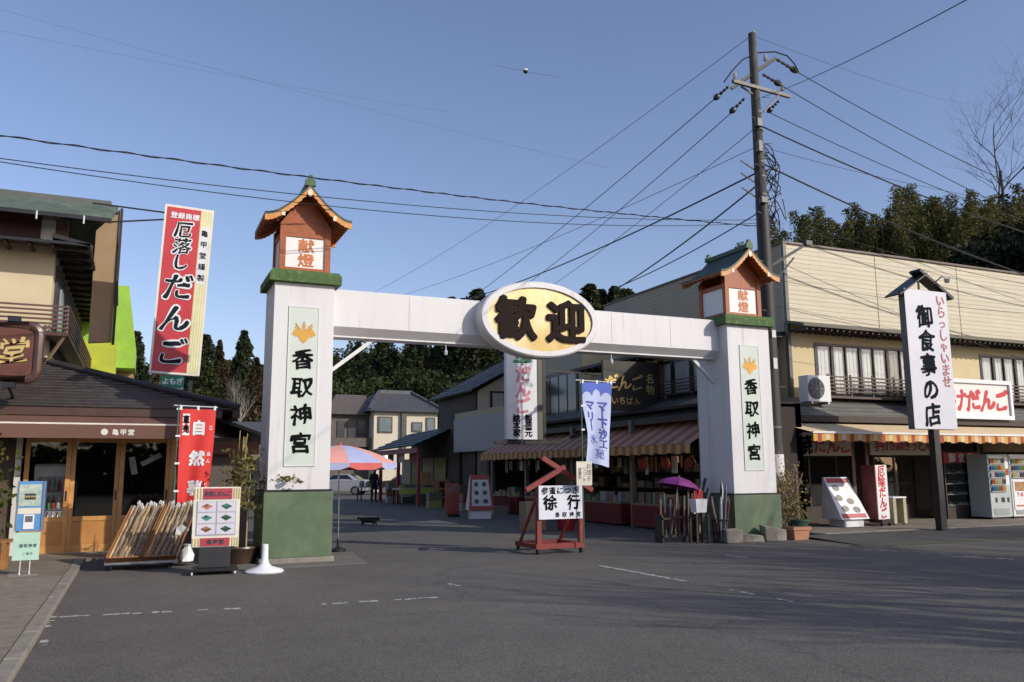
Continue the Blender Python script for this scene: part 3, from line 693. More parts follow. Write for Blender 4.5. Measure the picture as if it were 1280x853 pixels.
k = MB(); k.prism([sp(.735, 1.95, -.010), sp(.925, 1.95, -.010), sp(.925, 3.22, -.010), sp(.735, 3.22, -.010)], (0, .004, 0)); k.build('maker_label', P('label_grey', (.66, .68, .68), .5), rs)
lw = MB(); lb = MB()
row(lw, '登録商標', sp(.12, H_ - .22, -.014), U, V, .15, .156, bold=.03)
zc = [(3.10, .36), (2.74, .36), (2.40, .36), (1.86, .60), (1.18, .60), (.48, .60)]
for ch, (z, s) in zip('厄落しだんご', zc):
    letter(lw, ch, sp(.40, z, -.014), U, V, s * SS, bold=.085 if s < .5 else .075, wide=1.0, slant=.08, brush=.12)
    letter(lb, ch, sp(.40, z, -.018), U, V, s * SS, bold=.03, wide=1.0, slant=.08, brush=.12)
column(lb, '亀甲堂謹製', sp(.83, 3.2, -.018), U, V, .16, .263, bold=.01)
lw.build('white_lettering', WHITE2, rs); lb.build('dark_lettering', P('navy_black', (.012, .018, .022), .8, spec=.1), rs)
k = MB(); k.bar((.0, .12, -.2), (.02, .12, .65), .08, .08); k.bar((.35, .12, -.3), (.35, .12, .65), .08, .08); k.build('post', BLACKM, rs)
k = MB(); k.bar(sp(.02, 3.45, .1), (-1.9, .4, 4.6), .03, .03); k.bar(sp(.02, 3.30, .1), (-1.95, .3, 4.1), .03, .03); k.build('stay_rod', BLACKM, rs)
gs = thing('small_green_sign', 'small green sign with white characters under the tall red sign', 'sign', (.55, 18.9, 3.2))
k = MB(); k.box(-.22, .24, 0, .06, -.02, .42); k.build('board', P('sign_green', (.02, .22, .1), .5), gs)
lt = MB(); row(lt, 'よもぎ', (-.2, -.006, .3), UX, UZ, .15, .14, bold=.03); row(lt, 'だんご', (-.2, -.006, .1), UX, UZ, .16, .14, bold=.03); lt.build('lettering', WHITE2, gs)
k = MB(); k.box(-.02, .03, .02, .06, -.2, -.02); k.build('post', BLACKM, gs)
# lime green building behind
lg = thing('lime_green_building', 'lime green and yellow rendered building behind the brown shop', 'building', (-1.5, 30, 0))
LG = P('lime_render', (.27, .48, .05), .8, var=.16); LY = P('yellow_render', (.44, .50, .04), .8, var=.16)
weathered(LG, .25); weathered(LY, .25)
k = MB(True); k.prism([(-6, 30, 5.0), (-.28, 30, 5.0), (-.28, 30, 5.6), (-.62, 30, 7.75), (-6, 30, 7.75)], (0, 2.2, 0)); k.build('upper_wall', LG, lg)
k = MB(True); k.box(-6, -.85, 29.4, 31, 0, 5.75); k.build('lower_wall', LY, lg)
k = MB(True); k.box(-6, -.35, 31.02, 37.5, 0, 5.3); k.build('rear_wall', TAN, lg)
# ------------------------------------------------------------------ things standing in front of the left shop
# cart with two sloping crates of wrapped mountain yams
cart = thing('display_cart', 'low wheeled cart with two tilted wooden crates of wrapped yams', 'cart', (.10, 15.75, 0))
CR = P('crate_wood', (.30, .12, .04), .55, var=.2, vs=4); CRL = P('pale_crate_side', (.55, .40, .2), .6, var=.2, vs=6)
k = MB(); k.box(-.52, .60, -.25, .45, .10, .14); k.build('platform', STEEL, cart)
for x in (-.42, .0, .5):
    for y in (-.18, .38):
        k = MB(); k.tube([(x - .012, y, .048), (x + .012, y, .048)], .045, 10); k.bar((x, y, .05), (x, y, .1), .03, .03); k.build('caster', RUBBER, cart)
TILT = R(62); cu = Vector((.36, math.cos(TILT), math.sin(TILT))).normalized(); cn = Vector((0, -math.sin(TILT), math.cos(TILT)))
CL = .98; CW = .525
def cp(x0, x, l, h): return Vector((x0 + x, -.24, .145)) + cu * l + cn * h
for x0, nm in ((-.50, 'a'), (.045, 'b')):
    c = MB()
    def slab(xa, xb, l0, l1, h0, h1):
        c.add([cp(x0, x, l, h) for h in (h0, h1) for l in (l0, l1) for x in (xa, xb)], [(0, 2, 3, 1), (4, 5, 7, 6), (0, 1, 5, 4), (2, 6, 7, 3), (0, 4, 6, 2), (1, 3, 7, 5)])
    slab(0, CW, 0, CL, 0, .015); slab(0, .015, 0, CL, .015, .2); slab(CW - .015, CW, 0, CL, .015, .2); slab(.015, CW - .015, 0, .015, .015, .17)
    c.build('crate', CR, cart)
YM = [ramp_mat('yam_skin_%d' % i, s_, 7, .8, .8, 40, (2.2, 2.2, .8)) for i, s_ in enumerate((
    [(.3, (.09, .06, .035)), (.5, (.26, .19, .115)), (.72, (.46, .38, .26))], [(.3, (.15, .1, .05)), (.5, (.36, .26, .14)), (.72, (.52, .43, .27))], [(.3, (.09, .07, .055)), (.5, (.25, .19, .14)), (.72, (.45, .4, .34))]))]
FILM = P('plastic_film', (.62, .62, .6), .15, var=.2)
rnd = random.Random(3); ni = 0
WHICH = ('left crate', 'right crate')
ORD = ('first', 'second', 'third', 'fourth', 'fifth', 'sixth', 'seventh', 'eighth', 'ninth', 'tenth', 'eleventh', 'twelfth', 'thirteenth', 'fourteenth', 'fifteenth', 'sixteenth', 'seventeenth', 'eighteenth', 'nineteenth', 'twentieth', 'twenty-first', 'twenty-second', 'twenty-third', 'twenty-fourth', 'twenty-fifth')
for ci, x0 in enumerate((-.50, .045)):
    for j in range(10):
        x = .045 + j * .0475; L_ = rnd.uniform(.86, 1.0) + .06; hb = .04 + .05 * (j % 2)
        y = thing('wrapped_yam', '%s wrapped yam from the left in the %s of the cart' % (ORD[j], WHICH[ci]), 'yam', WMAT[cart] @ cp(x0, x, .02, hb), 0, 'wrapped yams in the cart, %s' % WHICH[ci])
        k = MB(); pts = []; rad = []
        wood = (j in (4,) and ci == 0) or (j == 0)
        for t in np.linspace(0, 1, 9):
            off = Vector((rnd.uniform(-.012, .012), 0, 0)) + cn * rnd.uniform(-.01, .01)
            pts.append(cu * (t * L_) + off * (0 if wood else 1)); rad.append(.024 * (1 if wood else rnd.uniform(.75, 1.25)))
        if wood: k.bar(pts[0], pts[-1], .045, .03, cn); k.build('splint', CRL, y)
        else: k.tube(pts, rad, 7); k.build('root', YM[(j * 2 + ci) % 3], y, smooth=True)
        k = MB(); top = cu * L_
        k.add([top + Vector((-.02, 0, -.02)), top + Vector((.02, 0, -.01)), top + Vector((.03, .01, .05)), top + Vector((.0, -.01, .075)), top + Vector((-.025, .01, .04))], [(0, 1, 2, 3, 4)]); k.build('film_end', FILM, y)
pb = thing('white_paper_tag', 'crumpled white paper tag stuck on the right end of the yam cart', 'tag', (.72, 15.6, .55))
k = MB(); k.add([(-.08, 0, 0), (.06, .02, -.03), (.14, 0, .08), (.02, -.02, .17), (-.06, .01, .12)], [(0, 1, 2, 3, 4)]); k.build('paper', POSTER, pb).modifiers.new('s', 'SOLIDIFY').thickness = .006
bg = thing('white_plastic_bag', 'white plastic carrier bag slumped on the ground beside the yam cart', 'bag', (.86, 15.9, .05))
k = MB(); k.lathe([(.06, 0), (.13, .03), (.14, .13), (.09, .22), (.05, .27), (.07, .31)], n=9); rr = random.Random(5); k.v = [(a * rr.uniform(.75, 1.2), b * rr.uniform(.75, 1.2), c) for a, b, c in k.v]; k.build('bag', WHITE2, bg, smooth=True)

# red vertical banner on a pole
def nobori(name, label, base, hpole, x_off, w_, ztop, length, mats_fn, bulge, seed, ydir=0.0):
    t = thing(name, label, 'banner', base)
    k = MB(); k.tube([(0, 0, 0), (0, 0, hpole)], .014, 8); k.build('pole', P('pole_green', (.05, .12, .09), .4), t)
    k = MB(); k.tube([(-x_off, 0, ztop + .03), (w_ + .04, 0, ztop + .01)], .009, 6); k.build('cross_rod', WHITE2, t)
    return t
def cloth(t, w_, ztop, length, shape, mat, nx=14, nz=34):
    k = MB()
    def pt(u, v): return shape(u, v)
    for j in range(nz + 1):
        for i in range(nx + 1): k.v.append(tuple(pt(i / nx, j / nz)))
    for j in range(nz):
        for i in range(nx):
            q = j * (nx + 1) + i; k.f.append((q, q + nx + 1, q + nx + 2, q + 1)); k.fm.append(0)
    return k
def wrap(mb, shape, off=-.006):
    """lay flat lettering given as (u, v) metres-free 0..1 coordinates on the cloth"""
    out = []
    for (u, e_, v) in mb.v:
        p = shape(u, v); out.append((p[0], p[1] + off - e_, p[2]))
    mb.v = out; return mb
def cloth_letter(mb, ch, cu_, cv, su, sv, bold):
    vs, fs = glyph(ch)
    for i, (ox, oy) in enumerate([(0, 0)] + ([(bold * math.cos(q * .785), bold * math.sin(q * .785)) for q in range(8)] if bold else [])):
        mb.add([(cu_ + (x + ox) * su, .0004 * i, cv - (y + oy) * sv) for x, y in vs], fs)
nb = nobori('red_banner', 'red vertical banner with white characters in front of the brown shop', (.60, 16.0, .05), 2.75, .08, .62, 2.7, 1.6, None, 0, 1)
def shp(u, v):
    n_ = .55 * v * v; x = .03 + u * (.6 * (1 - .36 * n_)) + .03 * v * v
    return (x, -.04 * math.sin(u * 9 + v * 2.5) * (.2 + v) - .05 * v * math.sin(v * 4 + u * 2), 2.67 - v * 1.72 - .03 * math.sin(u * 3) * v)
CLR = P('banner_red', (.62, .035, .03), .7, var=.08)
cl = cloth(nb, .6, 2.7, 1.6, shp, CLR).build('cloth', CLR, nb, smooth=True)
lt = MB()
cloth_letter(lt, '自', .54, .19, .42, .155, .05); cloth_letter(lt, '然', .54, .50, .46, .155, .05); cloth_letter(lt, '薯', .54, .80, .46, .155, .05)
for ch, v in (('じ', .19), ('ね', .46), ('ん', .53), ('じ', .78), ('ょ', .84)): cloth_letter(lt, ch, .88, v, .12, .05, .03)
lt.add([(a, 0, b) for a, b in ((.08, .05), (.08, .27), (.28, .27), (.28, .05))], [(0, 1, 2, 3)])
wrap(lt, shp).build('white_lettering', WHITE2, cl)
lt = MB(); cloth_letter(lt, '直', .18, .105, .2, .085, .03); cloth_letter(lt, '売', .18, .205, .2, .085, .03); wrap(lt, shp, -.011).build('black_lettering', INK, cl)
k = MB()
for u in (0.02, .5, .97): p = shp(u, 0); k.box(p[0] - .02, p[0] + .02, p[1] - .015, p[1] + .015, p[2] - .02, p[2] + .06)
for v in (.0, .28, .56, .84): p = shp(0, v); k.box(p[0] - .06, p[0] + .02, p[1] - .008, p[1] + .008, p[2] - .02, p[2] + .015)
k.build('tab', WHITE2, nb)
k = MB(); k.lathe([(.2, 0), (.2, .05), (.05, .1), (.04, .2)], n=14); k.build('base', BLACKM, nb)
dc = thing('patterned_cloth', 'dark patterned cloth strip drooping below the red banner', 'cloth', (.72, 15.92, .8))
k = MB()
for i in range(9):
    t = i / 8; k.v += [(t * .42, .03 * math.sin(t * 6), .30 - .42 * math.sin(t * 1.5) * .6), (t * .42, .03 * math.sin(t * 6), .14 - .42 * math.sin(t * 1.5) * .6)]
for i in range(8): k.f.append((2 * i, 2 * i + 1, 2 * i + 3, 2 * i + 2)); k.fm.append(0)
k.build('cloth', ramp_mat('patterned_indigo', [(.35, (.03, .02, .03)), (.5, (.12, .02, .04)), (.62, (.35, .3, .32))], 22, .8, 0), dc).modifiers.new('s', 'SOLIDIFY').thickness = .008

# photo menu board on black pedestal with casters
mbd = thing('photo_menu_board', 'red and white menu board with six food photos on black pedestal', 'menu board', (1.19, 14.4, 0), R(-4))
k = MB(); k.box(-.355, .355, -.03, .05, .42, 1.36); k.build('board', P('cream_board', (.72, .7, .58), .5), mbd, bevel=.006)
k = MB(); k.box(-.21, .23, -.042, -.03, 1.17, 1.34); k.build('red_band', P('band_crimson', (.42, .05, .07), .5), mbd); k = MB(); k.box(-.22, .22, -.042, -.03, .435, .56); k.build('red_band', P('band_crimson', (.42, .05, .07), .5), mbd)
k = MB()
for z0_, z1_ in ((1.17, 1.34), (.435, .56)):
    for xa in (-.345, -.3, -.255, .25, .29, .33): k.box(xa, xa + .018, -.038, -.03, z0_, z1_)
k.build('stripe', P('stripe_gold', (.5, .38, .12), .5), mbd)
lt = MB(); row(lt, '厄落しだんご', (-.19, -.046, 1.255), UX, UZ, .085, .066, bold=.03, wide=.8); row(lt, '亀甲堂', (-.13, -.046, .5), UX, UZ, .08, .09, bold=.03); lt.build('lettering', P('dark_teal_ink', (.03, .06, .08), .5), mbd)
fr_ = MB(); fr_.box(-.30, .30, -.036, -.03, .60, 1.14); fr_.build('photo_panel', P('frame_grey_blue', (.35, .38, .45), .5), mbd)
FOODC = [P('food_' + n_, c_, .5, var=.3, vs=30) for n_, c_ in (('salmon', (.5, .18, .12)), ('seaweed', (.02, .12, .05)), ('teal', (.05, .25, .22)), ('brown', (.2, .09, .04)), ('tray', (.02, .07, .035)))]
for j in range(3):
    for i in range(2):
        x0_, z0_ = -.285 + i * .295, .615 + (2 - j) * .178
        ph = MB(); ph.box(x0_, x0_ + .275, -.042, -.036, z0_, z0_ + .162); po = ph.build('photo', P('photo_lilac', (.62, .6, .66), .4, var=.06), mbd)
        d = MB(); cx_, cz_ = x0_ + .14, z0_ + .08
        d.poly([(cx_ - .085, -.045, cz_ + .01), (cx_ + .0, -.045, cz_ - .045), (cx_ + .09, -.045, cz_ + .005), (cx_ - .005, -.045, cz_ + .05)])
        d.build('dish', FOODC[(0, 1, 2, 4, 3, 4)[j * 2 + i]], po)
        d = MB(); d.poly([(cx_ - .05, -.048, cz_ + .018), (cx_ - .02, -.048, cz_ + .0), (cx_ + .03, -.048, cz_ + .025), (cx_ - .005, -.048, cz_ + .045)])
        d.build('topping', FOODC[(3, 2, 4, 1, 0, 1)[j * 2 + i]], po)
k = MB(); k.box(-.24, .24, -.06, .12, .1, .42); k.build('pedestal', P('black_box', (.028, .028, .03), .5, var=.2, bump=.2), mbd, bevel=.01)
k = MB(); k.box(-.36, .36, -.2, .28, .06, .1); k.build('base', BLACKM, mbd)
for x in (-.32, .32):
    for y in (-.16, .24): k = MB(); k.tube([(x - .012, y, .03), (x + .012, y, .03)], .03, 10); k.build('caster', WHITE2, mbd)

# potted bamboo
bp_ = thing('potted_bamboo', 'bamboo with yellowing leaves in a wide brown pot beside the pillar', 'plant', (1.72, 15.75, 0))
k = MB(); k.lathe([(.22, 0), (.26, .05), (.33, .26), (.36, .28), (.35, .31), (.31, .31), (.30, .27)], n=20); k.build('pot', P('brown_glaze', (.075, .045, .03), .35, var=.3), bp_, smooth=True)
k = MB(); k.lathe([(.3, .25), (.29, .27)], n=16); k.build('soil', P('soil', (.03, .022, .015), .95), bp_)
rnd = random.Random(11); lp = []
BAM = P('bamboo_culm', (.42, .34, .12), .45, var=.3, vs=8)
for i in range(9):
    k = MB(); a = rnd.uniform(0, 6.28); r_ = rnd.uniform(.03, .17); hh = rnd.uniform(1.5, 2.15); lean = Vector((rnd.uniform(-.12, .2), rnd.uniform(-.1, .1), 0))
    pts = [Vector((r_ * math.cos(a), r_ * math.sin(a), .24)) + lean * (t * t) + Vector((0, 0, t * hh)) for t in np.linspace(0, 1, 8)]
    k.tube(pts, [.017 - .010 * t for t in np.linspace(0, 1, 8)], 7); k.build('culm', BAM, bp_, smooth=True)
    for _ in range(8):
        t = rnd.uniform(.45, 1.0); p = pts[min(7, int(t * 7))]
        d = Vector((rnd.gauss(.15, .6), rnd.gauss(0, .5), rnd.gauss(.1, .25))).normalized() * rnd.uniform(.12, .5)
        for q in range(12): lp.append(p + d * (q / 11) + Vector((rnd.gauss(0, .025), rnd.gauss(0, .025), rnd.gauss(0, .03) - .06 * (q / 11) ** 2)))
rng = np.random.default_rng(4)
k = MB(); k.tube([(.1, 0, 1.25), (.35, -.2, 1.42), (.6, -.42, 1.46), (.9, -.6, 1.4)], [.006, .005, .004, .002], 5); k.build('twig', BAM, bp_)
for k_ in range(70): # long twig arching past the pillar
    t = rng.uniform(0, 1); lp.append(Vector((.1 + .8 * t, -.02 - .58 * t, 1.25 + .22 * math.sin(t * 2.3))) + Vector(rng.normal(0, .035, 3)))
lv = leaf_cloud(np.array([tuple(p) for p in lp]), .042, rng, .2, 1.3)
mesh_np('foliage', lv, 4, leafmat('bamboo_leaf', (.10, .10, .035), (.27, .225, .085), 3), bp_)

# white parasol foot
uf = thing('parasol_base', 'white round plastic parasol base with empty tube in front of the green pillar', 'parasol base', (1.95, 14.25, 0))
k = MB(); k.lathe([(.30, 0), (.31, .02), (.28, .045), (.12, .09), (.07, .14), (.055, .22), (.05, .44), (.042, .44), (.042, .2)], n=28); k.build('base', WHITE2, uf, smooth=True)

# brochure / notice stand
inf = thing('notice_stand', 'narrow stand with blue boxed notice above a pale green panel', 'notice stand', (-1.5, 15.1, .055))
k = MB(); k.box(-.22, .2, -.15, .12, 0, .02); k.build('base', STEEL, inf)
k = MB()
for x in (-.08, .05): k.tube([(x, .0, .02), (x, .02, .3)], .02, 8)
k.build('legs', STEEL, inf)
k = MB(); k.box(-.19, .17, -.02, .02, .22, .64); k.build('lower_panel', ramp_mat('mint_panel', [(.3, (.35, .55, .38)), (.6, (.45, .66, .55)), (.8, (.6, .72, .5))], 3, .5, 0), inf)
lt = MB(); row(lt, '香取神宮', (-.11, -.024, .44), UX, UZ, .055, .062, bold=.02)
row(lt, 'ご案内', (-.06, -.024, .32), UX, UZ, .04, .05, bold=.01); lt.build('lettering', P('ink_blue_grey', (.08, .12, .16), .5), inf)
k = MB(); k.box(-.19, .19, -.03, .14, .66, 1.42); k.build('notice_box', P('notice_blue', (.10, .28, .55), .4, var=.15), inf)
k = MB(); k.box(-.16, .14, -.036, -.03, 1.04, 1.37); k.build('photo', ramp_mat('faded_photo', [(.35, (.2, .33, .38)), (.5, (.45, .52, .4)), (.7, (.6, .63, .55))], 9, .3, 0), inf)
k = MB(); k.box(-.08, .07, -.042, -.036, 1.14, 1.23); k.build('photo_caption', P('caption_dark', (.03, .04, .05), .4), inf)
lt = MB(); row(lt, '香取神宮', (-.075, -.046, 1.185), UX, UZ, .035, .036, bold=.02); lt.build('lettering', P('caption_gold', (.6, .5, .2), .5), inf)
k = MB(); k.box(-.16, .15, -.036, -.03, .92, 1.01); k.build('price_strip', P('strip_cream', (.68, .63, .5), .5), inf)
k = MB(); k.box(-.075, .07, -.044, -.03, .69, .91); k.build('white_pocket', WHITE2, inf)
k = MB(); k.box(-.05, .05, -.052, -.044, .80, .89); k.build('coin_slot', P('slot_grey', (.12, .13, .15), .4), inf)
k = MB()
for xa in (-.19, .165): k.box(xa, xa + .022, -.045, -.03, .66, 1.42)
k.build('frame', STEEL, inf)

# wooden bench at the left edge
bn = thing('wooden_bench', 'plain orange wooden bench end at the left edge of the shop front', 'bench', (-2.15, 16.3, .055))
BW = P('bench_wood', (.34, .15, .045), .5, var=.25, vs=5, bump=.1)
for j in range(3):
    k = MB(); k.box(-1.2, .3, -.2 + j * .14, -.07 + j * .14, .42, .46); k.build('seat_plank', BW, bn, bevel=.005)
for x in (-1.1, .22):
    for y in (-.16, .17): k = MB(); k.box(x - .035, x + .035, y - .035, y + .035, 0, .42); k.build('leg', BW, bn)
k = MB(); k.box(-1.06, .18, -.18, -.14, .14, .19); k.build('stretcher', BW, bn)
sh = thing('leafy_pot_plant', 'dark leafy shrub at the far left beside the white post', 'plant', (-2.75, 17.6, .055))
k = MB(); k.lathe([(.18, 0), (.24, .3), (.21, .3)], n=14); k.build('pot', P('dark_pot', (.03, .03, .03), .5), sh)
pts = rng.normal(0, 1, (900, 3)) * np.array([.3, .25, .5]) + np.array([0, 0, 1.3]); mesh_np('foliage', leaf_cloud(pts, .07, rng), 4, leafmat('shrub_leaf', (.02, .045, .015), (.12, .13, .03), 3), sh)
k = MB(); k.tube([(0, 0, .25), (.03, 0, .9), (0, .02, 1.5)], [.03, .02, .01], 6); k.build('stem', DKWOOD, sh)

# beach umbrella beside the pillar
um = thing('beach_umbrella', 'faded pink and blue striped beach umbrella on a thin pole behind the pillar', 'umbrella', (3.78, 17.2, 0))
k = MB(); k.tube([(0, 0, .1), (-.02, 0, 2.12)], .014, 8); k.build('pole', STEEL, um)
PK = P('faded_pink', (.70, .34, .30), .8, var=.1); BL = P('faded_blue', (.38, .43, .64), .8, var=.1); PK2 = P('valance_red', (.55, .11, .1), .8, var=.1)
RU, NP = 1.16, 10
for i in range(NP):
    k = MB(); a0, a1 = 2 * math.pi * i / NP + .25, 2 * math.pi * (i + 1) / NP + .25; n_ = 6
    rows_ = []
    for j in range(n_ + 1):
        t = j / n_; r_ = RU * t; z = 2.13 - .37 * t ** 1.7
        rows_.append([(r_ * math.cos(a0 + (a1 - a0) * s) * (1 - .05 * t * math.sin(math.pi * s)), r_ * math.sin(a0 + (a1 - a0) * s) * (1 - .05 * t * math.sin(math.pi * s)), z) for s in (0, .25, .5, .75, 1)])
    for j in range(n_):
        for s in range(4): k.add([rows_[j][s], rows_[j + 1][s], rows_[j + 1][s + 1], rows_[j][s + 1]], [(0, 1, 2, 3)])
    pn = k.build('canopy_panel', (PK, BL)[i % 2], um); pn.modifiers.new('s', 'SOLIDIFY').thickness = .004
    k = MB(); e = rows_[-1]
    k.add([Vector(e[s]) + Vector((0, 0, .0)) for s in range(5)] + [Vector(e[s]) * 1.005 + Vector((0, 0, -.145 if 0 < s < 4 else -.09)) - Vector(e[s]) * .0 for s in range(5)], [(s, 5 + s, 6 + s, s + 1) for s in range(4)])
    k.build('valance', (BL, PK2)[i % 2], pn).modifiers.new('s', 'SOLIDIFY').thickness = .004
k = MB()
for i in range(NP): a = 2 * math.pi * i / NP + .25; k.bar((0, 0, 2.1), (RU * .97 * math.cos(a), RU * .97 * math.sin(a), 1.735), .008, .012)
k.build('ribs', STEEL, um)
k = MB(); k.lathe([(.02, 2.12), (.025, 2.16), (.0, 2.2)], n=8); k.build('finial', PK2, um)
k = MB(); k.lathe([(.16, 0), (.16, .05), (.03, .1), (.025, .25)], n=16); k.build('base', BLACKM, um)
# ------------------------------------------------------------------ right: restaurant building
rest = thing('restaurant_building', 'long cream sided restaurant building with striped awning and balcony windows', 'restaurant', (23, 22, 0))
SIDING = ramp_mat('cream_siding', [(.3, (.46, .415, .30)), (.55, (.52, .475, .345)), (.8, (.565, .525, .395))], 1.2, .6, .05, 30, (.25, 1, 3))
weathered(SIDING, .22, 2.5, .5)
KHAKI = P('khaki_shaded_wall', (.37, .325, .24), .7, var=.1, vs=1)  # shaded sides of the cream walls: shade put into this darker colour
ROOFG = ramp_mat('grey_sheet_roof', [(.3, (.10, .10, .09)), (.6, (.15, .15, .135)), (.8, (.21, .205, .185))], 1.5, .55, .1, 30, (1, 1, 1))
BX0, BX1, BY0, BY1, BZ = 17.0, 46, 18.5, 28.9, 8.17
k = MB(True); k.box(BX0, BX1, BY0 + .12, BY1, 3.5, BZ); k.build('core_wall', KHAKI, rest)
# lapped siding boards of the tall parapet front
n_ = 17; z0_, z1_ = 5.82, BZ
sd = MB(True)
for i in range(n_):
    za, zb = z0_ + (z1_ - z0_) * i / n_, z0_ + (z1_ - z0_) * (i + 1) / n_
    sd.prism([(BX0 - .02, BY0 - .009, za), (BX0 - .02, BY0 + .12, za), (BX0 - .02, BY0 + .12, zb), (BX0 - .02, BY0, zb)], (BX1 - BX0, 0, 0))
sd.build('parapet_siding', SIDING, rest)
ss = MB(True)
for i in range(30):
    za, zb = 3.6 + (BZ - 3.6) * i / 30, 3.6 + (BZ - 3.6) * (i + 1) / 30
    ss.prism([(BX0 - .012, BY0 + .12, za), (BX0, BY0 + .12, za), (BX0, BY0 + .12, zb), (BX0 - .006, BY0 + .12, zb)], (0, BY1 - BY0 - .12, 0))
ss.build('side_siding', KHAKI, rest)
for i in range(1, 8): k = MB(True); x = BX0 + i * 3.64; k.box(x - .012, x + .012, BY0 - .014, BY0 + .02, 5.84, BZ - .01); k.build('panel_joint', P('joint_tan', (.36, .32, .23), .7), rest)
k = MB(True); k.box(BX0 - .06, BX1, BY0 - .06, BY0 + .1, BZ, BZ + .06); k.box(BX0 - .06, BX0 + .1, BY0 + .1, BY1, BZ, BZ + .06); k.build('coping', P('coping_brown', (.10, .07, .055), .5), rest)
k = MB(True); k.box(BX0 - .05, BX0 + .06, BY0 - .05, BY0 + .05, 3.4, BZ); k.build('corner_trim', P('corner_dark', (.10, .1, .085), .5), rest)
# lower cream wall of the upper storey
uw = MB(True); WX = [(17.95, 22.6), (25.0, 29.5)]; zs0, zs1 = 3.72, 5.26
uw.box(BX0, 17.95, BY0, BY0 + .1, 3.5, 5.8); uw.box(22.6, 25.0, BY0, BY0 + .1, 3.5, 5.8); uw.box(29.5, BX1, BY0, BY0 + .1, 3.5, 5.8)
for a, b in WX: uw.box(a, b, BY0, BY0 + .1, zs1, 5.8); uw.box(a, b, BY0, BY0 + .1, 3.5, zs0)
uw.build('upper_wall', P('butter_render', (.60, .50, .29), .75, var=.08, vs=1.5), rest)
# eave with rafters
k = MB(True); k.prism([(BX0 - .1, BY0 - .75, 5.66), (BX0 - .1, BY0, 5.86), (BX0 - .1, BY0, 5.78), (BX0 - .1, BY0 - .75, 5.58)], (BX1 - BX0, 0, 0)); evo = k.build('eave', P('eave_olive', (.11, .105, .075), .6), rest)
for i in range(56):
    x = BX0 + .05 + i * .23; k = MB(True); k.box(x, x + .06, BY0 - .68, BY0, 5.50, 5.575); k.build('rafter', DKWOOD, evo)
# windows: dark frames, curtained panes
CURT = ramp_mat('white_curtain', [(.35, (.55, .55, .54)), (.65, (.72, .72, .71))], 6, .8, 0, 1, (8, 1, .05))
for (a, b), n_ in zip(WX, (8, 8)):
    f = MB(True); f.box(a, b, BY0 - .02, BY0 + .06, zs1 - .07, zs1); f.box(a, b, BY0 - .02, BY0 + .06, zs0, zs0 + .06)
    f.box(a, a + .08, BY0 - .02, BY0 + .06, zs0 + .06, zs1 - .07); f.box(b - .08, b, BY0 - .02, BY0 + .06, zs0 + .06, zs1 - .07)
    fo = f.build('window', BLACKM, rest); st = (b - a - .16) / n_
    for i in range(n_):
        xa = a + .08 + i * st
        k = MB(True); k.box(xa, xa + .05 + .05 * (i % 2), BY0 - .01, BY0 + .04, zs0 + .06, zs1 - .07); k.build('mullion', BLACKM, fo)
        k = MB(True); k.box(xa + .05, xa + st, BY0 + .025, BY0 + .03, zs0 + .06, zs1 - .07); k.build('pane', GLASS, fo)
        k = MB(True); q = xa + .06
        for j in range(6):
            w_ = (st - .09) / 6; k.box(q + j * w_, q + (j + 1) * w_, BY0 + .055 + .012 * (j % 2), BY0 + .075, zs0 + .08, zs1 - .09)
        k.build('curtain', CURT if i not in (5,) else P('dim_curtain', (.33, .31, .27), .8), fo)
# balcony rail in front of the windows
BR = P('balcony_brown', (.075, .045, .035), .5)
for a, b in ((18.05, 22.4), (25.3, 30)):
    for j in range(5): k = MB(True); z = 3.78 + j * .105; k.box(a, b, BY0 - .42, BY0 - .38, z, z + .04); k.build('rail', BR, rest)
    for i in range(6):
        x = a + (b - a) * i / 5 - .02; k = MB(True); k.box(x, x + .05, BY0 - .375, BY0 - .335, 3.62, 4.3); k.build('rail_post', BR, rest)
    k = MB(True); k.box(a, b, BY0 - .42, BY0, 3.60, 3.66); k.build('balcony_floor', BR, rest)
# lower lean-to roof over the shop front and round the street corner
lr = MB(True); ex = BY0 - 1.1
for i in range(5):
    t0, t1 = i / 5, (i + 1) / 5
    lr.prism([(15.3, ex + 1.1 * t0, 3.02 + .62 * t0), (15.3, ex + 1.1 * t1, 3.02 + .62 * t1 - .015), (15.3, ex + 1.1 * t1, 2.96 + .62 * t1 - .015), (15.3, ex + 1.1 * t0, 2.96 + .62 * t0)], (BX1 - 15.3, 0, 0))
lro = lr.build('lower_roof', ROOFG, rest)
k = MB(True); k.box(15.3, BX1, ex - .03, ex + .04, 2.86, 3.03); k.build('gutter', DKWOOD, lro)
# ground floor: deep dark shop with posts, transom sign boards
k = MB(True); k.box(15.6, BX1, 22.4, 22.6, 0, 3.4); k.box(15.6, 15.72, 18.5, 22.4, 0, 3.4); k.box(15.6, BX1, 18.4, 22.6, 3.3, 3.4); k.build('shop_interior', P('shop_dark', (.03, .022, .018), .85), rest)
k = MB(True); k.box(15.72, BX1, 18.4, 22.4, .055, .075); k.build('shop_floor', P('shop_floor', (.10, .085, .07), .6), rest)
for x in (16.72, 19.05, 19.6, 22.3, 24.4, 28): k = MB(True); k.box(x, x + .12, 18.42, 18.54, .06, 3.3); k.build('shop_post', P('post_brown', (.10, .05, .035), .5), rest)
k = MB(True); k.box(16.1, 16.7, 18.45, 18.5, .06, 2.4); k.build('red_panel', P('maroon_panel', (.12, .02, .016), .5), rest)
BOARD = P('aged_board', (.48, .44, .37), .6, var=.12)
k = MB(True); k.box(16.0, 19.0, 18.36, 18.42, 1.96, 2.62); b1 = k.build('fascia_sign', BOARD, rest)
RL = P('sign_red_ink', (.42, .03, .025), .5)
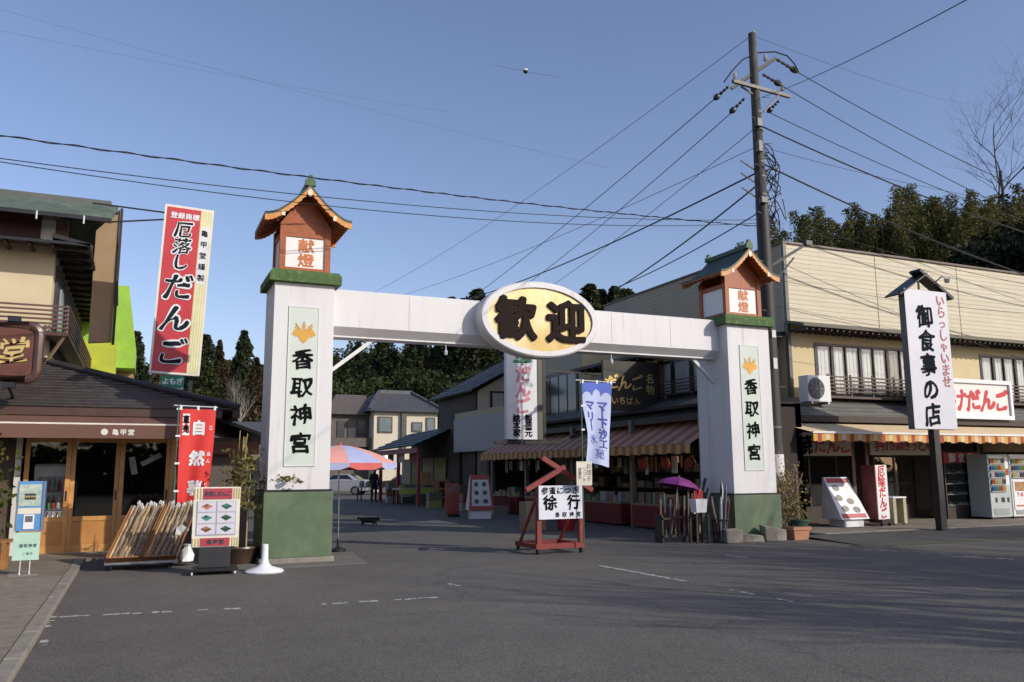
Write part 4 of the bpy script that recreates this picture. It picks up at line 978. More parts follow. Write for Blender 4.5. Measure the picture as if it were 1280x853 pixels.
lt = MB(True); row(lt, 'だんご', (17.55, 18.352, 2.27), UX, UZ, .52, .49, bold=.03, brush=.25); row(lt, 'の', (16.35, 18.352, 2.4), UX, UZ, .4, .4, bold=.03); lt.build('red_lettering', RL, b1)
lt = MB(True); row(lt, '焼', (17.0, 18.352, 2.27), UX, UZ, .56, .5, bold=.04, brush=.25); lt.build('black_lettering', INK, b1)
k = MB(True); k.box(19.75, 22.35, 18.36, 18.42, 1.98, 2.5); b2 = k.build('fascia_sign', BOARD, rest)
lt = MB(True); row(lt, '手打さぬきうどん', (19.9, 18.352, 2.26), UX, UZ, .33, .30, bold=.035, brush=.25); lt.build('red_lettering', RL, b2)
k = MB(True); k.box(24.6, 29.0, 18.36, 18.42, 2.1, 2.5); k.build('fascia_sign', P('board_tan', (.3, .2, .1), .6), rest)
# sliding doors and showcase inside
for i, (a, b) in enumerate(((16.75, 17.9), (17.9, 19.0), (20.4, 21.3), (21.3, 22.2))):
    d = MB(True); yy = 18.9 + .05 * (i % 2); t = .06
    d.box(a, a + t, yy, yy + .04, .07, 2.0); d.box(b - t, b, yy, yy + .04, .07, 2.0); d.box(a + t, b - t, yy, yy + .04, .07, .5); d.box(a + t, b - t, yy, yy + .04, 1.92, 2.0); d.box(a + t, b - t, yy, yy + .04, 1.1, 1.15)
    do = d.build('sliding_door', DKWOOD, rest)
    k = MB(True); k.box(a + t, b - t, yy + .015, yy + .022, .5, 1.92); k.build('pane', GLASS, do)
# awning: cream top sheet, striped valance
AWT = P('awning_cream', (.66, .52, .32), .75, var=.1); AWY = P('awning_yellow', (.62, .33, .06), .75, var=.08); AWR = P('awning_maroon', (.33, .06, .045), .75, var=.1); AWW = P('awning_white', (.62, .52, .38), .75)
aw = MB(True); XA, XB, AY0, AY1, AZ0, AZ1 = 15.5, 46, 17.45, 16.55, 2.80, 2.52
aw.m(0).add([(XA, AY0, AZ0), (XB, AY0, AZ0), (XB, AY1, AZ1), (XA + .35, AY1, AZ1)], [(0, 1, 2, 3)])
awo = aw.build('awning', AWT, rest); awo.modifiers.new('s', 'SOLIDIFY').thickness = .01
vl = MB(True); x = XA + .35; i = 0; w_ = .14
while x < 40:
    vl.m((1, 2, 1, 0)[i % 4] if True else 0)
    zb = AZ1 - .22 - .025 * math.sin(i * 1.6)
    vl.quad((x, AY1 - .004, AZ1 - .01), (x, AY1 - .006, zb), (x + w_, AY1 - .006, zb), (x + w_, AY1 - .004, AZ1 - .01)); x += w_; i += 1
vl.build('valance', [AWW, AWY, AWR], awo).modifiers.new('s', 'SOLIDIFY').thickness = .006
k = MB(True); k.box(XA + .33, 46, AY1 - .03, AY1 + .015, AZ1 - .02, AZ1 + .035); k.build('front_bar', P('bar_white', (.75, .73, .68), .5), awo)
k = MB(True)
for x in (15.6, 18.5, 21.4, 24.3, 27): k.bar((x + .3, AY1 + .02, AZ1 - .03), (x, AY0 + .3, 2.45), .03, .03)
k.build('awning_arm', STEEL, awo)
# AC unit on the lower roof
ac = thing('air_conditioner', 'white outdoor air conditioning unit on the lower roof by the corner', 'air conditioner', (17.32, 17.9, 3.38))
k = MB(); k.box(-.42, .42, -.16, .2, .06, .80); k.build('casing', WHITE2, ac, bevel=.02)
k = MB(); k.lathe([(.0, 0), (.28, 0), (.30, .012), (.27, .016), (0, .012)], n=28); k.v = [(x - .12, -.162 - z, y + .43) for x, y, z in k.v]; k.build('fan_opening', P('fan_dark', (.05, .055, .055), .5), ac)
k = MB()
for r_ in (.06, .12, .18, .24): k.tube([(-.12 + r_ * math.cos(a), -.182, .43 + r_ * math.sin(a)) for a in np.linspace(0, 6.3, 25)], .005, 4)
for a in range(8): k.bar((-.12, -.182, .43), (-.12 + .27 * math.cos(a * .785), -.182, .43 + .27 * math.sin(a * .785)), .008, .008)
k.build('fan_grille', P('grille_grey', (.5, .51, .5), .4), ac)
k = MB()
for x in (-.3, .3): k.box(x - .03, x + .03, -.18, .22, 0, .06)
k.build('foot', STEEL, ac)
k = MB(); k.tube([(.43, .1, .3), (.5, .15, .25), (.5, .3, .1), (.42, .5, .3)], .02, 6); k.build('pipe', P('pipe_beige', (.5, .47, .38), .6), ac)
# billboard on lower roof
bb = thing('red_lettered_billboard', 'white framed billboard with red brush characters on the lower roof', 'billboard', (23, 17.3, 3.0))
X0_, X1_ = 20.75, 24.62
k = MB(True); k.box(X0_, X1_, 17.3, 17.42, 3.06, 4.22); k.build('panel', P('board_white', (.74, .72, .68), .5, var=.05), bb)
k = MB(True)
for (a, b, c, d) in ((X0_ - .05, X1_ + .05, 4.12, 4.24), (X0_ - .05, X1_ + .05, 3.04, 3.16), (X0_ - .05, X0_ + .06, 3.16, 4.12), (X1_ - .06, X1_ + .05, 3.16, 4.12)): k.box(a, b, 17.24, 17.44, c, d)
k.build('frame', WHITE2, bb)
lt = MB(True); row(lt, '厄除けだんご', (20.72, 17.292, 3.62), UX, UZ, .68, .635, bold=.045, brush=.28, slant=.06); lt.build('lettering', P('vivid_red', (.55, .02, .03), .45), bb)
k = MB(True)
for x in (X0_ + .2, X1_ - .2): k.bar((x, 17.44, 4.0), (x, 18.3, 3.55), .05, .05); k.bar((x, 17.4, 3.0), (x, 17.75, 3.25), .05, .05)
k.build('strut', BLACKM, bb)
# sign on post: restaurant
rp = thing('restaurant_post_sign', 'tall white sign with black characters on a black post under a small roof', 'sign', (18.5, 15.2, .06))
k = MB(); k.box(-.105, .105, -.16, .02, .0, 2.5); k.build('post', P('post_black', (.018, .017, .02), .4), rp, bevel=.01)
k = MB(); k.box(-.77, .77, -.16, .02, 2.5, 6.12); k.build('cabinet', P('cabinet_edge', (.14, .135, .12), .5, var=.3, vs=8), rp)
k = MB(); k.box(-.765, .765, -.166, -.16, 2.51, 6.11); k.build('face', P('face_grey_white', (.62, .63, .68), .45, var=.05), rp)
lt = MB(); 
for i, ch in enumerate('御食事の店'): letter(lt, ch, (-.1, -.174, 5.42 - i * .635), UX, UZ, .60, bold=.03, brush=.25, wide=1.0)
lt.build('black_lettering', P('ink_navy', (.014, .017, .025), .85, spec=.05), rp)
lt = MB()
for i, ch in enumerate('いらっしゃいませ'): letter(lt, ch, (.52, -.174, 5.88 - i * .305), UX, UZ, .34 if ch not in 'っゃ' else .3, bold=.02, brush=.2)
lt.build('red_lettering', P('faded_red', (.45, .14, .15), .5), rp)
k = MB(); k.bar((-1.0, 0, 5.92), (.05, 0, 6.56), .035, .5, (0, 1, 0)); k.bar((-.12, 0, 6.66), (1.05, 0, 5.98), .075, .34, (0, 1, 0))
k.v = k.v; k.build('small_roof', BLACKM, rp)
k = MB(); k.tube([(.35, -.1, 6.3), (.5, -.3, 6.5), (.62, -.35, 6.42)], .02, 6); k.lathe([(.0, 0), (.08, -.02), (.06, -.12), (0, -.13)], (.62, -.35, 6.45), 8); k.build('lamp', STEEL, rp)
k = MB(); k.box(-.02, .02, .0, .04, 6.1, 6.5); k.build('roof_stem', BLACKM, rp)

# slanted white menu board, standing red sign, vending machines, showcase
mb2 = thing('white_menu_easel', 'white wedge shaped menu easel with food photos before the restaurant', 'menu board', (17.5, 17.0, .06))
k = MB(); W_ = .42
k.add([(-.5, -.1, .2), (.48, -.1, .2), (.30, .42, 1.3), (-.56, .42, 1.3), (-.5, .62, .2), (.48, .62, .2), (.3, .46, 1.3), (-.56, .46, 1.3)], [(0, 1, 2, 3), (1, 5, 6, 2), (5, 4, 7, 6), (4, 0, 3, 7), (3, 2, 6, 7), (4, 5, 1, 0)]); k.build('cabinet', WHITE2, mb2)
def ez(u, v, off=.006): # on the slanted face
    a = Vector((-.5, -.1, .2)).lerp(Vector((.48, -.1, .2)), u); b = Vector((-.56, .42, 1.3)).lerp(Vector((.30, .42, 1.3)), u); p = a.lerp(b, v); return p + Vector((0, -.9, .43)) * off
k = MB(); k.quad(ez(.06, .86), ez(.94, .86), ez(.94, .97), ez(.06, .97)); k.build('red_band', P('band_red', (.42, .06, .07), .5), mb2); k = MB(); k.quad(ez(.06, .03), ez(.94, .03), ez(.94, .13), ez(.06, .13)); k.build('red_band', P('band_red', (.42, .06, .07), .5), mb2)
FD = P('food_grey', (.28, .26, .22), .6, var=.5, vs=20)
for (u, v) in ((.3, .74), (.25, .5), (.62, .42), (.3, .25), (.7, .22)):
    k = MB(); k.poly([ez(u + .13 * math.cos(a), v + .075 * math.sin(a), .009) for a in np.linspace(0, 6.283, 13)[:-1]]); k.build('food_photo', FD, mb2)
k = MB(); k.box(-.34, .34, -.02, .5, 0, .2); k.build('plinth', WHITE2, mb2)
ss_ = thing('standing_red_letter_sign', 'narrow upright white sign with red characters beside the white easel', 'sign', (18.42, 16.95, .06), R(6))
k = MB(); k.box(-.24, .24, -.12, .12, .18, 1.62); k.build('light_box', WHITE2, ss_)
k = MB(); k.box(-.27, -.235, -.13, .3, .18, 1.62); k.build('side_panel', P('faded_maroon', (.22, .05, .045), .6, var=.3), ss_)
lt = MB(); column(lt, '厄除だんご', (0, -.124, 1.6), UX, UZ, .30, .28, bold=.03, brush=.25); lt.build('lettering', P('vivid_red', (.5, .03, .03), .5), ss_)
k = MB(); k.box(-.2, .2, -.2, .2, .08, .18); k.build('foot', BLACKM, ss_)
for x in (-.16, .16): k = MB(); k.tube([(x - .015, -.15, .04), (x + .015, -.15, .04)], .04, 10); k.build('caster', RUBBER, ss_)
cb = thing('cream_counter_box', 'small cream side table with white top right of the red lettered sign', 'side table', (19.15, 17.1, .06))
k = MB(); k.box(-.26, .24, -.2, .25, .72, .76); k.build('top', WHITE2, cb)
for x in (-.2, .18): k = MB(); k.box(x - .05, x + .06, -.18, .22, .04, .72); k.build('side_panel', P('box_cream', (.4, .36, .24), .6), cb)
for x in (-.2, .18): k = MB(); k.tube([(x - .015, -.12, .025), (x + .015, -.12, .025)], .025, 8); k.build('caster', RUBBER, cb)
sc = thing('food_showcase', 'glass food showcase with red header under the striped awning', 'showcase', (23.2, 18.1, .06))
k = MB(); k.box(-.75, .75, 0, .5, .0, .38); k.box(-.75, -.7, 0, .5, .38, 1.9); k.box(.7, .75, 0, .5, .38, 1.9); k.box(-.75, .75, .45, .5, .38, 1.9); k.build('cabinet', DKWOOD, sc)
k = MB(); k.box(-.78, .78, -.04, .5, 1.68, 2.0); k.build('red_header', P('header_red', (.35, .012, .02), .6), sc)
lt = MB(); row(lt, '御食事', (-.62, -.046, 1.84), UX, UZ, .3, .4, bold=.03, brush=.2); lt.build('lettering', POSTER, sc)
for z in (.40, .72, 1.04, 1.36): k = MB(); k.box(-.7, .7, .02, .45, z, z + .02); k.build('shelf', P('shelf_pale', (.4, .4, .38), .5), sc)
rnd = random.Random(8)
DC = [P('dish_' + n_, c_, .35) for n_, c_ in (('white', (.7, .7, .68)), ('black', (.03, .03, .03)), ('red', (.4, .05, .03)), ('green', (.2, .3, .08)))]
for j, z in enumerate((.42, .74, 1.06, 1.38)):
    for i in range(6):
        k = MB(); x = -.58 + i * .23; r_ = rnd.uniform(.07, .095); k.lathe([(r_ * .5, 0), (r_, .05), (r_ * .9, .05), (0, .03)], (x, .2, z), 12); k.build('dish', DC[rnd.choice((0, 0, 1, 0, 2))], sc)
        k = MB(); k.lathe([(r_ * .75, .045), (r_ * .4, .09), (0, .1)], (x, .2, z), 8); k.build('food', FOODC[rnd.randrange(5)], sc)
k = MB(); k.box(-.7, .7, .005, .011, .4, 1.68); k.build('pane', GLASS, sc)
VG = P('machine_grey_green', (.42, .47, .47), .35, var=.08); VW = P('machine_white', (.72, .72, .72), .35, var=.05)
def vending(loc, lab, body, second):
    t = thing('vending_machine', lab, 'vending machine', loc)
    k = MB(); k.box(-.46, .46, 0, .7, .06, 1.93); k.build('cabinet', body, t, bevel=.012)
    k = MB(); k.box(-.4, .4, .05, .65, 0, .06); k.build('plinth', BLACKM, t)
    k = MB(); k.box(-.42, .24, -.012, 0, .78 if not second else 1.18, 1.88); k.build('display_panel', P('display_pale', (.5, .56, .56), .2, var=.2, vs=6), t)
    cs = [P('drink_' + str(i), c, .35) for i, c in enumerate(((.05, .15, .45), (.08, .3, .1), (.5, .1, .06), (.6, .5, .12), (.55, .57, .6), (.15, .08, .05)))]
    for j in range(5 if not second else 3):
        z = (.84 if not second else 1.24) + j * .205
        for i in range(8):
            k = MB(); x = -.37 + i * .079; k.lathe([(.026, 0), (.028, .1), (.014, .135), (.013, .15)], (x, -.035, z), 7); k.build('sample_drink', cs[(i // 2 + j * 2 + (3 if second else 0)) % 6], t)
        k = MB(); k.box(-.42, .24, -.05, -.012, z - .03, z - .008); k.build('price_strip', P('strip_grey', (.35, .37, .38), .4), t)
    k = MB(); k.box(.28, .42, -.015, 0, 1.0, 1.85); k.build('side_strip', WHITE2, t)
    k = MB(); k.box(.29, .41, -.022, -.015, 1.3, 1.5); k.build('red_badge', P('badge_red', (.4, .03, .03), .4), t)
    if not second:
        for x in (-.25, .02, .28): k = MB(); k.box(x, x + (.07 if x != .02 else .13), -.014, 0, .5, .64); k.build('coin_panel', BLACKM, t)
    else:
        k = MB(); k.box(-.40, .40, -.02, 0, .25, 1.15); k.build('poster', WHITE2, t)
        k = MB(); k.box(-.33, .33, -.026, -.02, .82, 1.10); k.build('poster_photo', ramp_mat('burger_photo', [(.35, (.1, .05, .03)), (.5, (.35, .18, .08)), (.7, (.5, .35, .22))], 5, .4, 0), t)
        lt = MB(); row(lt, 'うまい', (-.3, -.026, .72), UX, UZ, .14, .17, bold=.03); lt.build('lettering', P('vivid_red', (.5, .03, .03), .5), t)
        k = MB(); k.box(-.33, .33, -.026, -.02, .36, .40); k.build('poster_line', REDP, t)
    k = MB(); k.box(-.34, .30, -.012, 0, .12, .32); k.build('delivery_flap', P('flap_grey', (.3, .32, .32), .4), t)
    return t
vending((23.85, 17.35, .06), 'grey green drinks vending machine at the left of the pair under the awning', VG, False)
vending((24.82, 17.35, .06), 'white vending machine with burger poster at the right edge of the forecourt', VW, True)
k = MB(True); k.box(22.75, 23.3, 17.55, 18.0, .06, 1.95)
# potted plants, trellis by the pillar
tc_ = thing('terracotta_planter', 'square terracotta planter beside the farther green pillar base', 'planter', (13.85, 15.15, 0))
k = MB(); 
for (s0, s1, z0_, z1_) in ((.2, .23, 0, .22), (.26, .26, .22, .29)):
    k.add([(sx * s0, sy * s0 * .7, z0_) for sx, sy in ((-1, -1), (1, -1), (1, 1), (-1, 1))] + [(sx * s1, sy * s1 * .7, z1_) for sx, sy in ((-1, -1), (1, -1), (1, 1), (-1, 1))], [(3, 2, 1, 0), (4, 5, 6, 7)] + [(i, (i + 1) % 4, 4 + (i + 1) % 4, 4 + i) for i in range(4)])
k.build('pot', P('terracotta', (.42, .19, .11), .8, var=.15), tc_)
k = MB(); k.box(-.22, .22, -.14, .14, .285, .295); k.build('soil', P('soil', (.03, .022, .015), .95), tc_)
gp = thing('green_potted_shrub', 'dry yellowish shrub in a round dark green pot beside the trellis', 'plant', (14.45, 15.75, 0))
k = MB(); k.lathe([(.19, 0), (.24, .36), (.26, .37), (.26, .41), (.22, .41), (.21, .35)], n=18); k.build('pot', P('pot_green', (.035, .075, .055), .4), gp, smooth=True)
pts = np.concatenate([rng.normal(0, 1, (700, 3)) * np.array([.2, .18, .38]) + np.array([-.25, .1, 1.0]), rng.normal(0, 1, (300, 3)) * np.array([.16, .14, .22]) + np.array([-.12, 0, .6])])
mesh_np('foliage', leaf_cloud(pts, .04, rng), 4, leafmat('dry_leaf', (.11, .10, .04), (.34, .28, .12), 5), gp)
k = MB()
for i in range(5): k.tube([(0, 0, .35), (-.1 - .06 * i, .05, .8), (-.2 - .08 * i + .1, .1, 1.3)], [.012, .009, .004], 5)
k.build('stems', DKWOOD, gp)
tr = thing('lattice_trellis', 'brown expanding lattice trellis between the pillar and the utility pole', 'trellis', (14.35, 16.3, 0))
TW = P('trellis_wood', (.16, .085, .06), .7, var=.2)
for i in range(9):
    for s in (-1, 1):
        k = MB(); x = -.55 + i * .14; k.bar((x - s * .28, .01 * s, .25), (x + s * .28, .01 * s, 1.5), .022, .01, (0, 1, 0)); k.build('lath', TW, tr)
for x in (-.78, .62): k = MB(); k.box(x - .02, x + .02, -.02, .02, 0, 1.65); k.build('stake', TW, tr)
# ------------------------------------------------------------------ street side of the corner: souvenir shop with annex and striped awning
an = thing('corner_souvenir_shop', 'dark timber souvenir shop with striped awning behind the farther pillar', 'shop', (15, 22, 0))
k = MB(True); k.box(14.8, 16.98, 18.9, 26.2, 3.3, 5.15); k.build('upper_wall', P('annex_cream', (.40, .34, .2), .8), an)
for i in range(7):
    y0_ = 19.2 + i * .95
    f = MB(True); f.box(14.76, 14.8, y0_, y0_ + .9, 3.75, 4.9); fo = f.build('window', BLACKM, an)
    k = MB(True); k.box(14.745, 14.758, y0_ + .1, y0_ + .8, 3.85, 4.8); k.build('curtain', P('annex_curtain', (.38, .38, .36), .8, var=.2), fo)
k = MB(True); k.prism([(14.15, 18.6, 5.10), (17.0, 18.6, 5.45), (17.0, 18.6, 5.55), (14.15, 18.6, 5.2)], (0, 7.9, 0)); ae = k.build('eave', DKWOOD, an)
for i in range(16): k = MB(True); y = 18.8 + i * .48; k.box(14.2, 14.8, y, y + .06, 5.02, 5.1); k.build('rafter', DKWOOD, ae)
for j in range(5): k = MB(True); z = 3.8 + j * .1; k.box(14.42, 14.45, 18.9, 25.9, z, z + .03); k.build('rail', BR, an)
for i in range(9): k = MB(True); y = 18.9 + i * .87; k.box(14.46, 14.5, y, y + .04, 3.5, 4.25); k.build('rail_post', BR, an)
GR2 = ramp_mat('grey_green_roof', [(.3, (.075, .085, .075)), (.6, (.115, .125, .11)), (.8, (.16, .17, .15))], 2, .55, .1, 30)
k = MB(True)
for i in range(5):
    t0, t1 = i / 5, (i + 1) / 5
    k.prism([(13.0 + 1.85 * t0, 17.4, 3.0 + .78 * t0), (13.0 + 1.85 * t1, 17.4, 3.0 + .78 * t1 - .015), (13.0 + 1.85 * t1, 17.4, 2.94 + .78 * t1), (13.0 + 1.85 * t0, 17.4, 2.94 + .78 * t0)], (0, 14.1, 0))
lro = k.build('lower_roof', GR2, an)
k = MB(True); k.box(12.96, 13.02, 17.4, 31.5, 2.85, 3.0); k.build('gutter', DKWOOD, lro)
# awning over the street
aw = MB(True); aw.add([(13.4, 16.95, 2.86), (13.4, 30.8, 2.86), (12.3, 30.8, 2.26), (12.3, 16.95, 2.2)], [(0, 1, 2, 3)])
STR = P('awning_dull_rose', (.46, .28, .19), .8, var=.12); STR2 = P('awning_brown_stripe', (.32, .13, .08), .8, var=.12); STO = P('valance_ochre', (.55, .33, .09), .8, var=.1)
aw = MB(True); n_ = 46
for i in range(n_):
    y0_ = 16.95 + 13.85 * i / n_; y1_ = 16.95 + 13.85 * (i + 1) / n_; aw.m(i % 2)
    aw.quad((13.4, y0_, 2.86), (12.3, y0_, 2.22), (12.3, y1_, 2.22), (13.4, y1_, 2.86))
awo = aw.build('awning', [STR, STR2], an); awo.modifiers.new('s', 'SOLIDIFY').thickness = .008
vl = MB(True)
for i in range(70):
    y0_ = 16.95 + 13.85 * i / 70; y1_ = 16.95 + 13.85 * (i + 1) / 70; vl.m(i % 2); zb = 1.99 + .02 * math.sin(i * 2.1)
    vl.quad((12.295, y0_, 2.215), (12.285, y0_, zb), (12.285, y1_, zb), (12.295, y1_, 2.215))
vl.build('valance', [STO, STR2], awo).modifiers.new('s', 'SOLIDIFY').thickness = .006
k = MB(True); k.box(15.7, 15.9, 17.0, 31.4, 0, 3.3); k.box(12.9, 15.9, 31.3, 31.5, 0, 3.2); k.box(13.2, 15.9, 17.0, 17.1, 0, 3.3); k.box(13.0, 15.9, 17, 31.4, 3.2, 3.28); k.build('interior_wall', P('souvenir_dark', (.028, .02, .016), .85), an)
for y in (17.3, 20.6, 24.2, 27.8, 31.0): k = MB(True); k.box(12.9, 13.03, y, y + .13, 0, 3.0); k.build('shop_post', P('post_grey', (.16, .15, .13), .6), an)
# bulbs lit inside the shop
BULB = P('lit_bulb', (1.0, .62, .28), .5, var=0, emit=9)
for i, (y, x) in enumerate(((18.4, 13.7), (17.9, 13.8))):
    b = thing('hanging_bulb', ('left', 'right')[i] + ' of the two warm bulbs lit under the souvenir shop awning', 'lamp', (x, y, 1.98), group='bulbs in the souvenir shop')
    k = MB(); k.lathe([(.0, -.07), (.035, -.045), (.042, -.01), (.025, .04), (.015, .07)], n=10); k.build('bulb', BULB, b, smooth=True)
    k = MB(); k.tube([(0, 0, .07), (0, 0, 1.2)], .006, 5); k.build('cord', BLACKM, b)
    pl = bpy.data.lights.new('bulb_light', 'POINT'); pl.energy = 6; pl.color = (1, .7, .4); pl.shadow_soft_size = .05
    plo = bpy.data.objects.new('bulb_light', pl); COL.objects.link(plo); plo.parent = b; plo.location = (-.08, 0, -.12)
# counters with red cloth and boxed goods
RC = P('red_cloth', (.15, .011, .009), .8, var=.15)
GOODS = [P('goods_%d' % i, c, .6, var=.25, vs=12) for i, c in enumerate(((.26, .23, .18), (.2, .05, .03), (.28, .24, .09), (.1, .13, .07), (.3, .3, .3), (.16, .09, .04)))]
rnd = random.Random(21)
for ci, (y0_, y1_) in enumerate(((18.1, 20.4), (21.0, 23.9), (24.6, 27.6), (28.2, 30.8))):
    c = thing('sales_counter', ('red draped sales counter nearest the farther pillar', 'red draped sales counter behind the slow down sign', 'red draped sales counter left of the slow down sign', 'red draped sales counter at the far end of the striped awning')[ci], 'counter', (13.1, y0_, 0), group='counters under the street awning')
    k = MB(True); k.box(12.75, 13.6, y0_, y1_, .62, .68); k.build('top', P('counter_top', (.2, .14, .09), .6), c)
    k = MB(True); k.box(12.74, 12.78, y0_, y1_, .05, .62); k.box(12.78, 13.55, y0_, y0_ + .03, .05, .62); k.build('cloth_front', RC, c)
    k = MB(True); k.box(13.55, 13.6, y0_, y1_, 0, .62); k.build('back_panel', DKWOOD, c)
    y = y0_ + .08; i = 0
    while y < y1_ - .3:
        w_ = rnd.uniform(.2, .42); h_ = rnd.uniform(.06, .3); x0_ = 12.8 + rnd.uniform(0, .06)
        bx = thing('goods_box', '%s souvenir box from the near end on the %s' % (ORD[i], ('counter nearest the farther pillar', 'counter behind the slow down sign', 'counter left of the slow down sign', 'counter at the far awning end')[ci]), 'box', (x0_, y, .68), group='boxed souvenirs on the counters')
        k = MB(); k.box(0, .3, 0, w_ - .04, 0, h_); k.build('carton', GOODS[rnd.randrange(6)], bx)
        k = MB(); k.box(-.004, .304, .03, .07, -.0 + .002, h_ + .004); k.build('ribbon', GOODS[rnd.randrange(6)], bx)
        y += w_; i += 1
# things hanging in the dark shop: paper notices and small lanterns
for i in range(9):
    y = 18.6 + i * 1.4; k = MB(True); h_ = rnd.uniform(.25, .55); k.box(13.05, 13.06, y, y + rnd.uniform(.12, .3), 1.95 - h_, 1.95)
    k.build('hanging_notice', (POSTER, BOARD, GOODS[2])[i % 3], an)
for i in range(3):
    sh_ = thing('goods_shelf', ('back shelf of souvenirs nearest the farther pillar', 'back shelf of souvenirs in the middle of the awning shop', 'back shelf of souvenirs at the far end of the awning shop')[i], 'shelf', (15.2, 18.5 + i * 4, 0))
    k = MB(True)
    for z in (.5, 1.0, 1.5): k.box(15.0, 15.6, 17.8 + i * 4, 21.3 + i * 4, z, z + .03)
    k.build('board', DKWOOD, sh_)
    for z in (.53, 1.03, 1.53):
        for q in range(7):
            k = MB(True); y = 17.9 + i * 4 + q * .48; k.box(15.05, 15.3, y, y + rnd.uniform(.2, .4), z, z + rnd.uniform(.12, .35)); k.build('item', GOODS[rnd.randrange(6)], sh_)
# souvenirs hanging along the shop edge and crates under the counters
for i in range(34):
    y = 17.5 + i * .39 + rnd.uniform(-.05, .05); k = MB(True); x = 12.95 + rnd.uniform(0, .5); z = 1.95; w_ = rnd.uniform(.05, .16); h_ = rnd.uniform(.12, .5)
    k.tube([(x, y, z + .2), (x, y, z)], .004, 4); k.box(x - .02, x + .02, y - w_ / 2, y + w_ / 2, z - h_, z); k.build('hanging_souvenir', GOODS[rnd.randrange(6)], an)
for i in range(3):
    l_ = thing('paper_lantern', ORD[i] + ' red paper lantern from the near end under the street awning', 'lantern', (12.75, 17.6 + i * 1.1, 1.75), group='paper lanterns under the awning')
    k = MB(); k.lathe([(.05, -.16), (.1, -.13), (.14, 0), (.1, .13), (.05, .16)], n=14); k.build('shade', P('lantern_red', (.22, .03, .02), .7), l_, smooth=True)
    k = MB(); k.lathe([(.055, .155), (.055, .18)], n=12); k.lathe([(.055, -.18), (.055, -.155)], n=12); k.tube([(0, 0, .18), (0, 0, .4)], .004, 4); k.build('cap', BLACKM, l_)
# rear building with window, khaki wall
rb = thing('khaki_rear_building', 'khaki two storey building with dark windows behind the gold oval sign', 'building', (18, 30, 0))
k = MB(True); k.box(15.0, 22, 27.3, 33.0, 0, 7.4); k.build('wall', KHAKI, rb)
k = MB(True); k.box(15.02, 22, 27.25, 27.31, 3.3, 7.4); k.build('lit_wall', P('butter_render', (.6, .5, .29), .75), rb)  # front skin of the khaki wall, sunlight put into its yellower colour
f = MB(True); f.box(14.95, 15.0, 27.55, 30.6, 3.35, 5.4); fo = f.build('window', BLACKM, rb)
for i in range(4): k = MB(True); y = 27.65 + i * .74; k.box(14.935, 14.955, y, y + .62, 3.5, 5.25); k.build('pane', P('window_dark_grey', (.07, .07, .075), .15), fo)
k = MB(True); k.prism([(14.4, 27.0, 3.3), (15.0, 27.0, 3.5), (15.0, 27, 3.4), (14.4, 27, 3.2)], (0, 6, 0)); k.build('string_roof', GR2, rb)
k = MB(True); k.box(14.8, 22.2, 27.1, 33.2, 7.4, 7.55); k.build('roof_edge', DKWOOD, rb)
# white vertical sign with pink lettering, on a dark bracket
vs_ = thing('white_vertical_sign', 'white vertical sign with green and pink characters under the gold oval', 'sign', (10.35, 22.5, 2.4))
k = MB(True); k.box(9.83, 10.84, 22.5, 22.68, 2.5, 5.7); k.build('cabinet', P('sign_white_faded', (.66, .67, .68), .5, var=.06), vs_)
k = MB(True); k.box(10.845, 11.0, 22.48, 22.7, 2.5, 5.75); k.build('side_frame', P('olive_frame', (.10, .10, .07), .6), vs_)
lt = MB(True); letter(lt, '草', (10.35, 22.49, 5.0), UX, UZ, .62, bold=.04, brush=.2); lt.build('green_lettering', P('faded_green', (.05, .22, .13), .6), vs_)
lt = MB(True)
for ch, z in (('だ', 4.45), ('ん', 3.98), ('ご', 3.5)): letter(lt, ch, (10.36, 22.49, z), UX, UZ, .52, bold=.035, brush=.2)
lt.build('pink_lettering', P('faded_pink_ink', (.58, .22, .27), .6), vs_)
lt = MB(True); column(lt, '総本家', (10.15, 22.49, 3.22), UX, UZ, .25, .21, bold=.03); column(lt, '製造元', (10.54, 22.49, 3.22), UX, UZ, .25, .21, bold=.03); lt.build('black_lettering', INK, vs_)
k = MB(True); k.box(11.05, 11.15, 22.55, 22.65, 2.4, 5.6); k.box(9.5, 11.6, 22.45, 22.75, 2.36, 2.46); k.bar((11.4, 22.6, 2.4), (13.0, 22.6, 2.9), .08, .08); k.bar((11.1, 22.6, 4.6), (15.0, 23.2, 4.6), .05, .05); k.build('bracket', BLACKM, vs_)
# dark carved sign with gold lettering standing on the lower roof
cs_ = thing('dark_gold_letter_board', 'dark wooden board with gold characters on the grey lower roof', 'sign', (13.7, 21.5, 3.2))
k = MB(True); k.box(12.55, 14.55, 21.5, 21.6, 3.35, 4.85); k.build('board', P('board_umber', (.03, .026, .018), .6), cs_)
lt = MB(True); row(lt, 'だんご', (12.6, 21.49, 4.2), UX, UZ, .5, .45, bold=.02, brush=.4); letter(lt, '名', (14.2, 21.49, 4.35), UX, UZ, .32); letter(lt, '物', (14.2, 21.49, 4.0), UX, UZ, .32)
row(lt, 'いちばん', (12.8, 21.49, 3.65), UX, UZ, .25, .26, bold=.01, brush=.3); lt.build('lettering', P('gold_letter', (.75, .55, .2), .3, .6), cs_)
k = MB(True); k.box(14.56, 14.68, 21.45, 21.6, 3.2, 4.95); k.box(14.56, 14.95, 21.45, 21.6, 4.8, 4.9); k.build('post', P('post_red_brown', (.14, .06, .05), .6), cs_)

